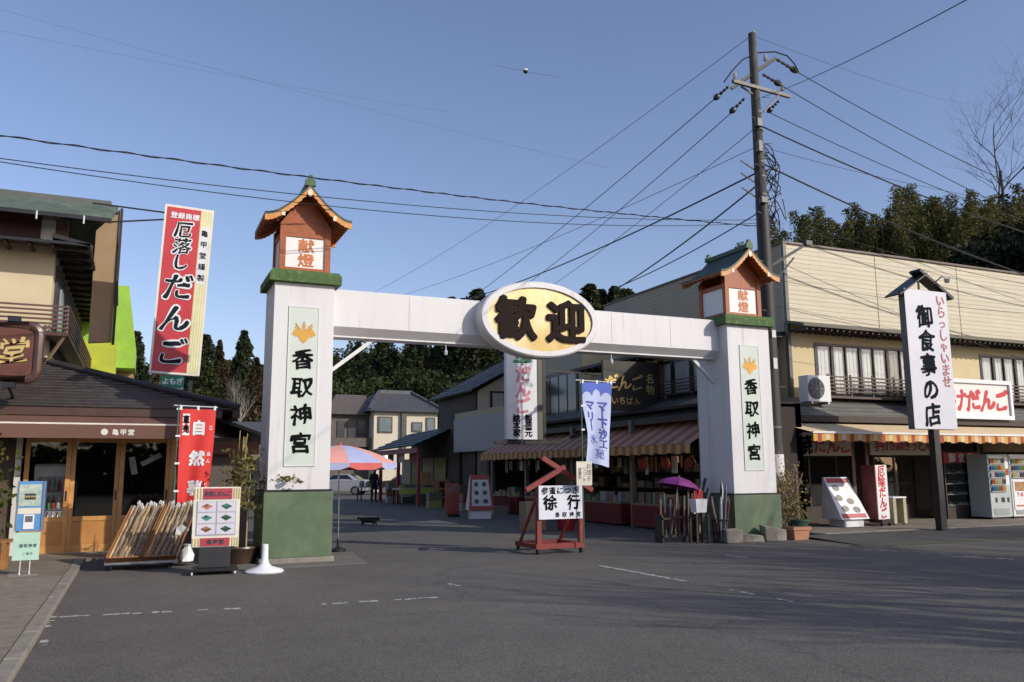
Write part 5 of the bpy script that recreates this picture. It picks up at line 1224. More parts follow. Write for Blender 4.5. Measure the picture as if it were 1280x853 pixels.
# slow-down sign: red frame on casters with white board
sd_ = thing('slow_down_sign', 'white slow down sign in a red wheeled timber frame with gabled bars', 'sign', (7.55, 14.75, 0))
RW = P('red_timber', (.21, .028, .02), .6, var=.3, vs=6, bump=.15)
k = MB(); k.box(-.52, .52, -.05, .05, .10, .2); k.box(-.52, -.42, .05, .95, .10, .19); k.box(.42, .52, .05, .95, .10, .19); k.box(-.42, .42, .85, .95, .10, .19); k.build('base_frame', RW, sd_)
for x in (-.45, .47): k = MB(); k.box(x - .045, x + .045, -.045, .045, .2, 1.36); k.build('upright', RW, sd_)
for x in (-.45, .45): k = MB(); k.bar((x, .85, .18), (x, .06, 1.1), .04, .05); k.build('rear_stay', RW, sd_)
k = MB(); k.bar((-.72, -.02, 1.22), (.12, -.02, 1.66), .09, .09, (0, 1, 0)); k.build('gable_bar', RW, sd_)
k = MB(); k.bar((.74, -.0, 1.2), (-.36, -.0, 1.84), .09, .09, (0, 1, 0)); k.build('gable_bar', RW, sd_)
k = MB(); k.box(-.475, .475, -.085, -.05, .66, 1.3); k.build('board', P('board_blue_white', (.66, .69, .74), .4, var=.05), sd_)
lt = MB(); row(lt, '参道につき', (-.43, -.09, 1.205), UX, UZ, .15, .165, bold=.02, brush=.25)
letter(lt, '徐', (-.23, -.09, .98), UX, UZ, .3, bold=.03, brush=.25); letter(lt, '行', (.28, -.09, .98), UX, UZ, .3, bold=.03, brush=.25)
row(lt, '香取神宮', (-.16, -.09, .745), UX, UZ, .1, .155, bold=.02, brush=.2); lt.build('lettering', INK, sd_)
for x in (-.47, .47):
    for y in (0, .9): k = MB(); k.tube([(x - .02, y, .05), (x + .02, y, .05)], .05, 12); k.build('caster', RUBBER, sd_)
# blue and white banner tied to it, paper notice
bn_ = nobori('blue_banner', 'blue and white ice banner flying from a pole on the slow down sign', (7.98, 14.55, .2), 3.2, .12, .75, 3.14, 1.6, None, 0, 2)
def shb(u, v):
    x = .02 + u * .68 * (1 - .18 * v) + .0 + .10 * math.sin(v * 3.0) * (1 - u) * (v > .3) * min(1, (v - .3) * 3) + .09 * max(0, v - .55) * u * 0
    x += .16 * max(0, v - .6) * (1 - u * .3)
    return (x, -.03 * math.sin(u * 7 + v * 4) * (.3 + v), 3.13 - v * 1.62 - (.12 * u - .05) * v)
CB = P('banner_pale', (.46, .52, .74), .7, var=.07)
cl = cloth(bn_, .72, 3.1, 1.6, shb, CB).build('cloth', CB, bn_, smooth=True)
k = MB(); n_ = 14
top = [(.0, 0, .0)] ; pts = [(0, .0), (1, .0), (1, .15)] + [(1 - i / 24, .10 + .05 * abs(math.sin(i / 24 * 3 * math.pi)) * -1 + .05) for i in range(1, 24)] + [(0, .15)]
for i in range(24):
    u0, u1 = i / 24, (i + 1) / 24; f_ = lambda u: .165 - .085 * abs(math.sin(u * 3 * math.pi)) ** .6 * (1.0 if .33 < u < .67 else .6)
    k.add([(u0, 0, 0), (u0, 0, f_(u0)), (u1, 0, f_(u1)), (u1, 0, 0)], [(0, 1, 2, 3)])
wrap(k, shb).build('blue_sky_band', P('banner_blue', (.08, .14, .55), .7), cl)
lt = MB()
for ch, v in zip('マリー', (.28, .42, .53)): cloth_letter(lt, ch if ch != 'ー' else '｜', .26, v, .34, .13, .035)
for ch, v in zip('マー下沙工', (.28, .37, .49, .62, .74)): cloth_letter(lt, ch if ch != 'ー' else '｜', .70, v, .36, .13, .035)
cloth_letter(lt, '氷', .3, .70, .3, .12, .0); cloth_letter(lt, '菓', .55, .87, .4, .13, .0)
wrap(lt, shb).build('blue_lettering', P('banner_ink_blue', (.07, .09, .42), .7), cl)
k = MB()
for u in (0.02, .5, .97): p = shb(u, 0); k.box(p[0] - .02, p[0] + .02, p[1] - .015, p[1] + .015, p[2] - .02, p[2] + .05)
for v in (.0, .3, .6): p = shb(0, v); k.box(-.02, .05, p[1] - .008, p[1] + .008, p[2] - .02, p[2] + .015)
k.build('tab', WHITE2, bn_)
pn = thing('handwritten_notice', 'small cream handwritten notice tied on the pole of the blue banner', 'notice', (7.95, 14.45, 1.3))
k = MB(); k.box(-.17, .17, -.02, 0, 0, .46); k.build('card', P('card_cream', (.66, .63, .52), .6), pn)
lt = MB(); column(lt, 'お団子', (.1, -.024, .43), UX, UZ, .11, .12, bold=.0); column(lt, 'ソフト', (.0, -.024, .36), UX, UZ, .1, .1, bold=.0); column(lt, '営業中', (-.1, -.024, .34), UX, UZ, .08, .075, bold=.0); lt.build('lettering', P('ink_soft', (.06, .06, .06), .6), pn)

# purple parasol over a stand of sticks, white bucket and black bin beside the farther pillar
pu = thing('purple_umbrella', 'open purple umbrella leaning over a stick stand by the farther pillar', 'umbrella', (11.42, 16.2, 0))
k = MB(); n_ = 8; C0 = Vector((0, 0, 1.42))
ringp = [[Vector((r_ * math.cos(2 * math.pi * i / n_ + .2), r_ * math.sin(2 * math.pi * i / n_ + .2), z)) for i in range(n_)] for r_, z in ((.05, .0), (.26, -.05), (.42, -.14), (.5, -.23))]
Rm = Matrix.Rotation(R(12), 3, 'Y')
for a, b in zip(ringp[:-1], ringp[1:]):
    for i in range(n_): k.add([C0 + Rm @ a[i], C0 + Rm @ b[i], C0 + Rm @ b[(i + 1) % n_], C0 + Rm @ a[(i + 1) % n_]], [(0, 1, 2, 3)])
k.build('canopy', P('purple_cloth', (.17, .025, .16), .6, var=.1), pu).modifiers.new('s', 'SOLIDIFY').thickness = .004
k = MB(); k.tube([C0 + Vector((0, 0, .04)), C0 + Rm @ Vector((0, 0, -1.3))], .01, 6); k.build('shaft', STEEL, pu)
st = thing('walking_stick_stand', 'wooden stand of long walking sticks below the purple umbrella', 'stick stand', (11.1, 15.9, 0))
k = MB()
for z in (.12, .5): k.box(-.5, .5, -.15, -.12, z, z + .04); k.box(-.5, .5, .12, .15, z, z + .04)
for x in (-.5, .46): k.box(x, x + .04, -.15, .15, 0, .6)
k.build('rack', DKWOOD, st)
for i in range(8):
    x = -.42 + i * .12; k = MB(); k.bar((x, 0, .08), (x + rnd.uniform(-.02, .1), .02, rnd.uniform(.9, 1.15)), .035, .03); k.build('stick', (P('stick_brown', (.12, .075, .04), .6), P('stick_dark', (.05, .045, .04), .6), P('stick_grey', (.1, .1, .11), .6))[i % 3], st)
wb = thing('white_goods_bucket', 'white box of red tipped sticks on a stand beside the farther pillar', 'bucket', (11.33, 15.4, 0))
k = MB(); k.add([(sx * s, sy * s * .8, z) for s, z in ((.13, .66), (.155, .95)) for sx, sy in ((-1, -1), (1, -1), (1, 1), (-1, 1))], [(3, 2, 1, 0)] + [(i, (i + 1) % 4, 4 + (i + 1) % 4, 4 + i) for i in range(4)] + [(4, 5, 6, 7)]); k.build('bucket', WHITE2, wb)
for i in range(7): k = MB(); x = -.11 + i * .036; k.bar((x, 0, .95), (x + rnd.uniform(-.05, .05), 0, 1.13), .018, .018); k.build('red_stick', REDP, wb)
for x in (-.15, .15):
    for y in (-.12, .12): k = MB(); k.box(x - .02, x + .02, y - .02, y + .02, 0, .62); k.build('leg', DKWOOD, wb)
bb_ = thing('umbrella_bin', 'black wire bin full of closed umbrellas against the farther pillar', 'umbrella stand', (11.8, 15.25, 0))
k = MB()
for z in (.02, .25, .5): k.tube([(.19 * math.cos(a), .19 * math.sin(a), z) for a in np.linspace(0, 6.283, 17)], .012, 5)
for i in range(12): a = i * .5236; k.bar((.17 * math.cos(a), .17 * math.sin(a), .02), (.19 * math.cos(a), .19 * math.sin(a), .52), .012, .012)
k.build('wire_basket', BLACKM, bb_)
UC = [P('umb_' + n_, c_, .5) for n_, c_ in (('maroon', (.12, .02, .03)), ('black', (.02, .02, .022)), ('clear', (.45, .47, .5)), ('grey', (.12, .12, .13)))]
for i in range(9):
    a = i * .7; k = MB(); x, y = .1 * math.cos(a), .1 * math.sin(a); tx, ty = x * 1.9 + (.3 if i in (2, 5) else 0) * .6, y * 1.8
    hh = 1.0 if i not in (2, 5, 7) else 1.3
    k.tube([(x, y, .04), (x + (tx - x) * .3, y, .4), (tx, ty, hh - .15), (tx, ty, hh)], [.012, .035, .03, .01], 7); k.build('closed_umbrella', UC[i % 4], bb_)
pb_ = thing('leaning_planks', 'dark planks and poles leaning against the shaded side of the farther pillar', 'planks', (11.5, 15.9, 0))
for i in range(5): k = MB(); k.bar((-.25 + i * .09, 0, .0), (.35 + i * .08, .12, 1.15 + .12 * (i % 3)), .06, .03, (0, 1, 0)); k.build('plank', (DKWOOD, BOARD, DKWOOD)[i % 3], pb_)

# A-frame board of the street shop
af = thing('street_a_board', 'white and red photo board on a white base outside the awning shop', 'menu board', (10.6, 26.6, 0), R(-8))
k = MB(); k.add([(-.42, -.28, .28), (.46, -.28, .28), (.34, .0, 1.45), (-.32, 0, 1.45), (-.42, .28, .28), (.46, .28, .28), (.34, .04, 1.45), (-.32, .04, 1.45)], [(0, 1, 2, 3), (1, 5, 6, 2), (5, 4, 7, 6), (4, 0, 3, 7), (3, 2, 6, 7), (4, 5, 1, 0)]); k.build('cabinet', P('board_red', (.30, .05, .045), .5), af)
def eb(u, v, off=.008):
    a = Vector((-.42, -.28, .28)).lerp(Vector((.46, -.28, .28)), u); b = Vector((-.32, 0, 1.45)).lerp(Vector((.34, 0, 1.45)), u); return a.lerp(b, v) + Vector((0, -.97, .23)) * off
k = MB(); k.quad(eb(.1, .12), eb(.9, .12), eb(.9, .86), eb(.1, .86)); k.build('panel', P('pale_panel', (.55, .56, .56), .5), af)
for j in range(3):
    for i in range(2): k = MB(); u, v = .3 + .38 * i, .25 + .24 * j; k.poly([eb(u + .11 * math.cos(a), v + .07 * math.sin(a), .012) for a in np.linspace(0, 6.283, 9)[:-1]]); k.build('photo', FOODC[4 if (i + j) % 2 else 1], af)
k = MB(); k.box(-.34, .36, -.2, .2, 0, .28); k.build('base', WHITE2, af)
k = MB(); k.quad((-.425, -.27, .29), (-.325, .0, 1.44), (-.325, .04, 1.44), (-.425, .27, .29)); k.build('white_side', WHITE2, af).modifiers.new('s', 'SOLIDIFY').thickness = .02
rp_ = thing('red_side_board', 'faded red standing panel just left of the white and red photo board', 'board', (10.15, 28.0, 0))
k = MB(); k.box(-.25, .25, 0, .08, .1, 1.15); k.build('panel', P('panel_faded_red', (.32, .07, .05), .6, var=.3), rp_)
k = MB(); k.box(-.22, .22, -.12, .2, 0, .1); k.build('foot', BLACKM, rp_)
k = MB(); k.box(-.2, .2, -.006, 0, .82, 1.08); k.build('photo_patch', P('panel_dull_photo', (.22, .13, .1), .6, var=.4, vs=8), rp_)
rb_ = thing('red_bin', 'bright red plastic bin standing right of the slow down sign', 'bin', (10.6, 20.3, 0))
k = MB(); k.lathe([(.22, 0), (.30, .62), (.32, .63), (.32, .67), (.28, .67), (.27, .6)], n=18); k.build('bin', P('bin_red', (.35, .015, .015), .5), rb_, smooth=True)
cbx = thing('cardboard_carton', 'brown cardboard carton on the ground behind the slow down sign', 'carton', (9.9, 20.9, 0))
k = MB(); k.box(-.3, .3, -.2, .25, 0, .75); k.build('carton', P('cardboard', (.34, .25, .15), .8, var=.15), cbx)
k = MB(); k.box(-.04, .04, -.204, -.2, 0, .74); k.build('tape', P('tape', (.45, .36, .22), .3), cbx)
wb2 = thing('white_styrofoam_box', 'pale foam box on the ground behind the left post of the slow down sign', 'box', (10.6, 22.6, 0))
k = MB(); k.box(-.2, .2, -.18, .18, 0, .4); k.build('box', BOARD, wb2); k = MB(); k.box(-.22, .22, -.2, .2, .4, .46); k.build('lid', BOARD, wb2)

# ------------------------------------------------------------------ farther along the street
TILE = ramp_mat('grey_roof_tile', [(.3, (.055, .06, .065)), (.6, (.09, .095, .105)), (.8, (.14, .15, .16))], 2, .5, .2, 20)
def tiled(mb, a, b, c, d, n=10):
    """roof slope a-b eave, d-c ridge, built as n overlapping courses"""
    a, b, c, d = map(Vector, (a, b, c, d)); nr = (b - a).cross(d - a).normalized()
    if nr.z < 0: nr = -nr
    for i in range(n):
        t0, t1 = i / n, (i + 1) / n
        p0, p1, q0, q1 = a.lerp(d, t0), b.lerp(c, t0), a.lerp(d, t1), b.lerp(c, t1)
        mb.add([p0 + nr * .06, p1 + nr * .06, q1 + nr * .01, q0 + nr * .01, p0 - nr * .03, p1 - nr * .03], [(0, 1, 2, 3), (4, 5, 1, 0)])
    mb.add([a - nr * .03, b - nr * .03, c - nr * .03, d - nr * .03], [(3, 2, 1, 0)])
# grey fronted shop with tiled gable behind the oval sign
gf = thing('grey_fronted_shop', 'shop with plain grey fascia panel and tiled gable roof down the street', 'shop', (15, 36, 0))
k = MB(True); k.box(12.8, 13.0, 29.6, 35.2, 2.4, 3.85); k.build('fascia_panel', P('fascia_grey', (.34, .33, .32), .7, var=.06), gf)
k = MB(True); k.box(13.2, 18.5, 33.3, 38.2, 0, 5.0); k.build('wall', P('house_cream', (.52, .44, .32), .8, var=.08), gf)
k = MB(True); k.prism([(13.2, 33.28, 5.0), (18.5, 33.28, 5.0), (18.5, 33.28, 6.9), (17.3, 33.28, 7.3)], (0, 4.9, 0)); k.build('gable_wall', P('house_cream', (.52, .44, .32), .8), gf)
f = MB(True); tiled(f, (12.7, 32.7, 4.95), (12.7, 38.6, 4.95), (17.3, 38.6, 7.4), (17.3, 32.7, 7.4), 12); tiled(f, (21, 32.7, 5.6), (21, 38.6, 5.6), (17.3, 38.6, 7.4), (17.3, 32.7, 7.4), 9); fo = f.build('roof', TILE, gf)
k = MB(True); k.bar((17.3, 32.7, 7.5), (17.3, 38.6, 7.5), .25, .25); k.build('ridge', TILE, fo)
f = MB(True); f.box(13.75, 14.45, 33.2, 33.28, 4.0, 5.0); fo = f.build('window', DKWOOD, gf)
k = MB(True); k.box(13.85, 14.35, 33.18, 33.2, 4.1, 4.9); k.build('pane', P('window_pale', (.45, .4, .33), .3), fo)
k = MB(True); k.box(13.1, 13.2, 33.35, 38.2, 0, 4.95); k.build('side_boarding', P('timber_boarding', (.045, .032, .024), .75, var=.3, vs=5), gf)
k = MB(True); k.box(12.85, 13.2, 29.8, 35.2, 3.85, 4.1); k.build('ledge', P('ledge_tan', (.4, .33, .2), .7), gf)
k = MB(True); k.box(14.9, 15.1, 29.6, 35.2, 0, 2.4); k.box(13, 15, 35.0, 35.2, 0, 2.4); k.build('open_front', P('souvenir_dark', (.028, .02, .016), .85), gf)
# next shop with red posts and low roof
ns = thing('low_roofed_stall_shop', 'low shop with red posts and grey porch roof beyond the grey panel', 'shop', (14, 42, 0))
k = MB(True); tiled(k, (11.4, 36.5, 2.75), (11.4, 44.2, 2.65), (13.6, 44.2, 3.6), (13.6, 36.5, 3.7), 6); k.build('porch_roof', TILE, ns)
k = MB(True); k.box(11.5, 11.58, 36.5, 44.2, 2.4, 2.64); k.build('fascia', P('fascia_red', (.2, .03, .03), .6), ns)
for y in (37, 40.3, 43.6): k = MB(True); k.box(11.7, 11.85, y, y + .15, 0, 2.6); k.build('post', P('post_red', (.22, .03, .03), .6), ns)
k = MB(True); k.box(13.6, 13.8, 38.3, 44.2, 0, 3.5); k.build('back_wall', P('souvenir_dark', (.028, .02, .016), .85), ns)
for i in range(4):
    k = MB(True); y = 36.9 + i * 1.8; k.box(13.0, 13.05, y, y + 1.6, .9, 2.2); k.build('poster', (P('poster_olive', (.2, .18, .05), .7, var=.3, vs=4), P('poster_sand', (.3, .26, .18), .7, var=.3, vs=4))[i % 2], ns)
b = thing('porch_lamp', 'single white lamp lit under the porch of the low roofed stall shop', 'lamp', (11.9, 43.0, 2.35))
k = MB(); k.lathe([(0, -.09), (.06, -.06), (.07, 0), (.04, .06)], n=10); k.build('bulb', P('lit_white', (1, .93, .8), .5, var=0, emit=8), b); k = MB(); k.tube([(0, 0, .06), (0, 0, .4)], .01, 5); k.build('cord', BLACKM, b)
# far cream house with hipped tile roof
fh = thing('far_cream_house', 'cream two storey house with grey hipped tile roof at the street end', 'house', (18, 68, 0))
k = MB(True); k.box(16.9, 22.2, 65, 74, 0, 6.4); k.build('wall', P('far_cream', (.60, .54, .42), .8, var=.07), fh)
k = MB(True); k.box(13.8, 16.88, 66.5, 74, 0, 6.2); k.build('side_wing', P('wing_brown', (.12, .10, .085), .8, var=.2), fh)
f = MB(True); tiled(f, (16.4, 64.5, 6.3), (22.7, 64.5, 6.3), (21.0, 68.5, 8.1), (18.2, 68.5, 8.1)); tiled(f, (16.4, 64.5, 6.3), (16.4, 74.5, 6.3), (18.2, 71, 8.1), (18.2, 68.5, 8.1)); tiled(f, (22.7, 64.5, 6.3), (22.7, 74.5, 6.3), (21, 71, 8.1), (21, 68.5, 8.1)); fo = f.build('roof', TILE, fh)
k = MB(True); k.bar((18.2, 68.5, 8.2), (21, 68.5, 8.2), .3, .3); k.bar((18.2, 68.5, 8.2), (16.4, 64.5, 6.42), .25, .25); k.bar((21, 68.5, 8.2), (22.7, 64.5, 6.42), .25, .25); k.build('ridge', TILE, fo)
f = MB(True); tiled(f, (13.2, 66, 6.1), (17.4, 66, 6.1), (17.4, 70, 8.0), (14.9, 70, 8.0)); f.build('wing_roof', P('roof_brown_tile', (.13, .115, .1), .6, var=.2, vs=4), fh)
for (a, b, z0_, z1_) in ((17.2, 18.4, 4.6, 5.9), (20.0, 20.9, 4.7, 5.5), (21.2, 22.0, 4.6, 5.9)):
    f = MB(True); f.box(a, b, 64.92, 65, z0_, z1_); fo = f.build('window', P('frame_bronze', (.06, .055, .05), .5), fh); k = MB(True); k.box(a + .12, b - .12, 64.9, 64.92, z0_ + .12, z1_ - .12); k.build('pane', P('window_teal_grey', (.16, .2, .21), .15), fo)
k = MB(True); k.box(19.1, 19.5, 64.7, 65, 3, 6.2); k.build('downpipe', P('pipe_dark', (.08, .075, .07), .6), fh)
for i in range(3): k = MB(True); k.box(14.3 + i * .85, 14.9 + i * .85, 66.42, 66.5, 4.2, 5.6); k.build('window', P('window_dark_grey', (.07, .07, .075), .15), fh)
k = MB(True); k.box(13.4, 17.0, 65.6, 66.5, 3.5, 3.6); k.box(13.4, 17.0, 65.6, 65.66, 3.6, 4.2); k.build('balcony', P('wing_brown', (.12, .10, .085), .8), fh)
fb = thing('far_brown_house', 'brown house wall behind the silver cars at the end of the street', 'house', (9, 78, 0))
k = MB(True); k.box(4, 13, 78, 88, 0, 4.5); k.build('wall', P('far_brown', (.2, .16, .13), .8, var=.15), fb)
f = MB(True); tiled(f, (3.4, 77.4, 4.4), (13.6, 77.4, 4.4), (13.6, 83, 6.3), (3.4, 83, 6.3)); f.build('roof', TILE, fb)
for i in range(3): k = MB(True); k.box(5 + i * 2.7, 6.5 + i * 2.7, 77.92, 78, 1.2, 2.8); k.build('window', P('window_dark_grey', (.07, .07, .075), .15), fb)
# cars
def sedan(loc, rz, lab, col, group):
    t = thing('sedan_car', lab, 'car', loc, rz, group)
    prof = [(-2.2, .35), (-2.22, .62), (-2.1, .86), (-1.5, .93), (-.95, .97), (-.35, 1.36), (.2, 1.45), (.9, 1.42), (1.5, 1.05), (2.05, .98), (2.2, .85), (2.22, .45), (2.15, .3)]
    k = MB(); n = len(prof)
    def ring(y, sq, zc): return [(x * (1 - .03 * sq), y, z if z < 1.0 else 1.0 + (z - 1.0) * (1 - zc)) for x, z in prof]
    ws = [(-.86, 1, 1.0), (-.80, .3, .85), (-.66, 0, .08), (0, 0, 0), (.66, 0, .08), (.80, .3, .85), (.86, 1, 1.0)]
    # body below the belt and greenhouse as one continuous lofted shell
    for w_, s_, z_ in ws: k.v += ring(w_, s_, z_)
    for j in range(len(ws) - 1):
        for i in range(n): k.f.append((j * n + i, j * n + (i + 1) % n, (j + 1) * n + (i + 1) % n, (j + 1) * n + i)); k.fm.append(0)
    k.f.append(tuple(range(n))); k.fm.append(0); k.f.append(tuple(range((len(ws) - 1) * n, len(ws) * n))[::-1]); k.fm.append(0)
    k.build('body', col, t, smooth=True)
    DG = P('car_glass', (.015, .017, .02), .08)
    for sy in (-1, 1):
        for (xa, xb) in ((-.62, .12), (.2, .95)):
            k = MB(); y0_, y1_ = sy * .822, sy * .70
            ta, tb = (xa + .38 if xa < 0 else xa + .02), (xb if xb < .5 else xb - .2)
            k.quad((xa, y0_, 1.01), (xb + (.25 if xb > .5 else 0), y0_, 1.01), (tb, y1_, 1.36), (ta, y1_, 1.34)); k.build('side_window', DG, t).modifiers.new('s', 'SOLIDIFY').thickness = .01
    k = MB(); k.quad((-.93, -.7, 1.0), (-.93, .7, 1.0), (-.38, .6, 1.36), (-.38, -.6, 1.36)); k.build('windscreen', DG, t).modifiers.new('s', 'SOLIDIFY').thickness = .02
    k = MB(); k.quad((1.5, -.68, 1.08), (1.5, .68, 1.08), (.98, .58, 1.41), (.98, -.58, 1.41)); k.build('rear_window', DG, t).modifiers.new('s', 'SOLIDIFY').thickness = .02
    for x in (-1.35, 1.35):
        for sy in (-1, 1):
            k = MB(); k.tube([(x, sy * .74, .31), (x, sy * .885, .31)], .31, 18); wo = k.build('wheel', RUBBER, t); k = MB(); k.tube([(x, sy * .84, .31), (x, sy * .895, .31)], .19, 14); k.build('rim', STEEL, wo)
    for sy in (-1, 1):
        k = MB(); k.box(-2.235, -2.12, sy * .68 - .14, sy * .68 + .14, .62, .78); k.build('headlight', P('lens_clear', (.6, .62, .64), .1), t)
        k = MB(); k.box(2.12, 2.235, sy * .68 - .13, sy * .68 + .13, .7, .88); k.build('tail_light', P('lens_red', (.3, .01, .01), .2), t)
    k = MB(); k.box(-2.25, -2.2, -.5, .5, .5, .62); k.build('grille', BLACKM, t)
    k = MB(); k.box(-2.26, -2.24, -.17, .17, .38, .5); k.build('number_plate', WHITE2, t)
    return t
SILV = P('silver_paint', (.52, .54, .57), .25, .5, var=.03, coat=.5)
sedan((12.6, 57.5, 0), R(-28), 'silver sedan parked nearest the person in dark clothes', SILV, None)
sedan((9.6, 59.5, 0), R(-35), 'silver grey car half hidden behind the beach umbrella', P('grey_paint', (.4, .42, .45), .25, .5, var=.03, coat=.5), None)
sedan((17.0, 56.5, 0), R(-20), 'dark car parked under the porch roof behind the market table', P('dark_paint', (.03, .032, .038), .2, .3, var=.03, coat=.5), None)
# street stall table with trays, cartons, wooden board
stt = thing('market_table', 'low market table with yellow green cloth edge further down the street', 'table', (12.2, 39.0, 0))
k = MB(True); k.box(11.2, 13.1, 38.2, 39.4, .72, .78); k.build('top', BOARD, stt)
k = MB(True); k.box(11.18, 13.12, 38.16, 38.2, .52, .78); k.build('cloth_edge', P('lime_cloth', (.42, .46, .08), .8), stt)
for x in (11.25, 13.05):
    for y in (38.25, 39.35): k = MB(True); k.box(x - .03, x + .03, y - .03, y + .03, 0, .72); k.build('leg', BLACKM, stt)
for i in range(6):
    bx = thing('produce_tray', ORD[i] + ' tray of produce from the left on the low market table', 'tray', (11.3 + i * .3, 38.3, .78), group='produce trays on the market table')
    k = MB(); k.box(0, .26, 0, .5, 0, .05); k.build('tray', GOODS[4], bx)
    for q in range(4): k = MB(); k.lathe([(.03, 0), (.06, .04), (.05, .09), (0, .11)], (.06 + .13 * (q % 2), .12 + .22 * (q // 2), .04), 8); k.build('fruit', (GOODS[2], GOODS[1], GOODS[3])[i % 3], bx, smooth=True)
ct = thing('orange_carton_stack', 'tan carton standing at the back of the market table', 'carton', (12.8, 39.2, .78))
k = MB(); k.box(-.25, .3, -.1, .2, 0, .75); k.build('carton', P('carton_orange', (.48, .28, .13), .8, var=.2), ct); k = MB(); k.box(-.04, .05, -.105, -.1, 0, .74); k.build('tape', P('tape', (.45, .36, .22), .3), ct)
wt2 = thing('second_market_table', 'market table with pale goods just behind the person in dark clothes', 'table', (11.9, 45.5, 0))
k = MB(True); k.box(11.0, 12.9, 45, 46, .72, .78); k.build('top', GOODS[4], wt2)
for x in (11.1, 12.8):
    for y in (45.1, 45.9): k = MB(True); k.box(x - .03, x + .03, y - .03, y + .03, 0, .72); k.build('leg', BLACKM, wt2)
for i in range(5):
    bx = thing('goods_pack', ORD[i] + ' pack from the left on the table behind the person', 'pack', (11.1 + i * .36, 45.2, .78), group='packs on the second market table')
    k = MB(); k.lathe([(.12, 0), (.15, .1), (.13, .22), (.05, .3)], (.1, .2, 0), 8); k.build('pack', GOODS[(i * 2) % 6], bx, smooth=True)
wd_ = thing('wooden_price_board', 'brown wooden board with dark characters leaning at the shop porch', 'board', (12.7, 36.3, 0))
k = MB(); k.prism([(-.42, 0, 0), (.42, 0, 0), (.42, .2, 1.2), (-.42, .2, 1.2)], (0, .04, 0)); k.build('board', P('price_board', (.30, .17, .08), .7, var=.2), wd_)
lt = MB(); 
for i, ch in enumerate('草団子'): letter(lt, ch, (0, .03 + .06 * (2 - i) - .0 + .0, .95 - .36 * i), UX, UZ, .32, bold=.03)
lt.v = [(x, z * .2 / 1.2 - .006, z) for x, y, z in lt.v]; lt.build('lettering', INK, wd_)
cr_ = thing('foam_crate', 'white foam crate on the ground right of the wooden board', 'crate', (13.0, 34.4, 0))
k = MB(); k.box(-.3, .3, -.2, .2, 0, .35); k.build('crate', WHITE2, cr_); k = MB(); k.box(-.32, .32, -.22, .22, .35, .4); k.build('lid', WHITE2, cr_)

# crates and cartons stacked outside the low shops
for i, (x, y, n_s) in enumerate(((12.2, 31.9, 2), (12.5, 33.2, 3), (11.9, 35.2, 2), (12.4, 40.9, 2), (12.0, 42.2, 3), (12.6, 44.2, 2), (12.3, 28.9, 2))):
    for j in range(n_s):
        c_ = thing('produce_crate', '%s crate from the ground in the %s stack along the street shops' % (ORD[j], ORD[i]), 'crate', (x, y, j * .34), rnd.uniform(-.15, .15), 'crates outside the street shops')
        k = MB(); k.box(-.3, .3, -.2, .2, 0, .03); k.box(-.3, .3, -.2, -.18, .03, .32); k.box(-.3, .3, .18, .2, .03, .32); k.box(-.3, -.28, -.18, .18, .03, .32); k.box(.28, .3, -.18, .18, .03, .32); k.build('crate', GOODS[(i + j) % 6], c_)
        k = MB(); k.box(-.26, .26, -.16, .16, .05, .28); k.build('contents', GOODS[(i * 2 + j + 3) % 6], c_)
for i in range(3):
    f_ = thing('hanging_shop_cloth', ORD[i] + ' short cloth from the near end under the porch of the red posted shop', 'cloth', (11.75, 37.4 + i * 1.9, 2.0), group='cloths under the porch')
    k = MB(); k.box(0, .015, 0, 1.1, 0, .45); k.build('cloth', (RC, GOODS[0], P('indigo_cloth', (.03, .04, .1), .8))[i % 3], f_); k = MB(); k.tube([(0, -.05, .46), (0, 1.15, .46)], .012, 5); k.build('rod', DKWOOD, f_)
# person and cat: skinned skeletons, one continuous surface each
def skinned(name, verts, edges, radii, mat, parent, sub=2):
    me = bpy.data.meshes.new(name); me.from_pydata(verts, edges, []); me.materials.append(mat)
    o = bpy.data.objects.new(name, me); COL.objects.link(o); o.parent = parent; WMAT[o] = WMAT[parent]
    sk = o.modifiers.new('skin', 'SKIN'); sk.use_smooth_shade = True
    if not me.skin_vertices: 
        bpy.context.view_layer.objects.active = o; me.attributes
    for i, r_ in enumerate(radii): me.skin_vertices[0].data[i].radius = (r_, r_) if not isinstance(r_, tuple) else r_
    me.skin_vertices[0].data[0].use_root = True
    s = o.modifiers.new('sub', 'SUBSURF'); s.levels = sub; s.render_levels = sub
    dg = bpy.context.evaluated_depsgraph_get(); m2 = bpy.data.meshes.new_from_object(o.evaluated_get(dg))
    o.modifiers.clear(); o.data = m2; m2.polygons.foreach_set('use_smooth', [True] * len(m2.polygons))
    return o
pe = thing('person', 'person in dark jacket and trousers standing beside the street stalls', 'person', (11.28, 43.1, 0), R(20))
V_ = [(0, 0, .92), (0, .01, 1.12), (0, .0, 1.34), (0, 0, 1.46), (0, -.03, 1.55), (0, -.04, 1.66), (.1, 0, .88), (.11, -.01, .48), (.12, .02, .09), (.13, -.13, .05), (-.1, 0, .88), (-.11, .02, .48), (-.12, .05, .09), (-.13, -.1, .05), (.19, 0, 1.39), (.25, .02, 1.12), (.24, -.08, .88), (.24, -.12, .79), (-.19, 0, 1.39), (-.25, .02, 1.12), (-.22, -.14, .92), (-.2, -.2, .85)]
E_ = [(0, 1), (1, 2), (2, 3), (3, 4), (4, 5), (0, 6), (6, 7), (7, 8), (8, 9), (0, 10), (10, 11), (11, 12), (12, 13), (2, 14), (14, 15), (15, 16), (16, 17), (2, 18), (18, 19), (19, 20), (20, 21)]
R_ = [(.16, .12), (.15, .11), (.17, .12), (.07, .07), (.085, .1), (.075, .09), .1, .075, .055, .045, .1, .075, .055, .045, .075, .058, .045, .03, .075, .058, .045, .03]
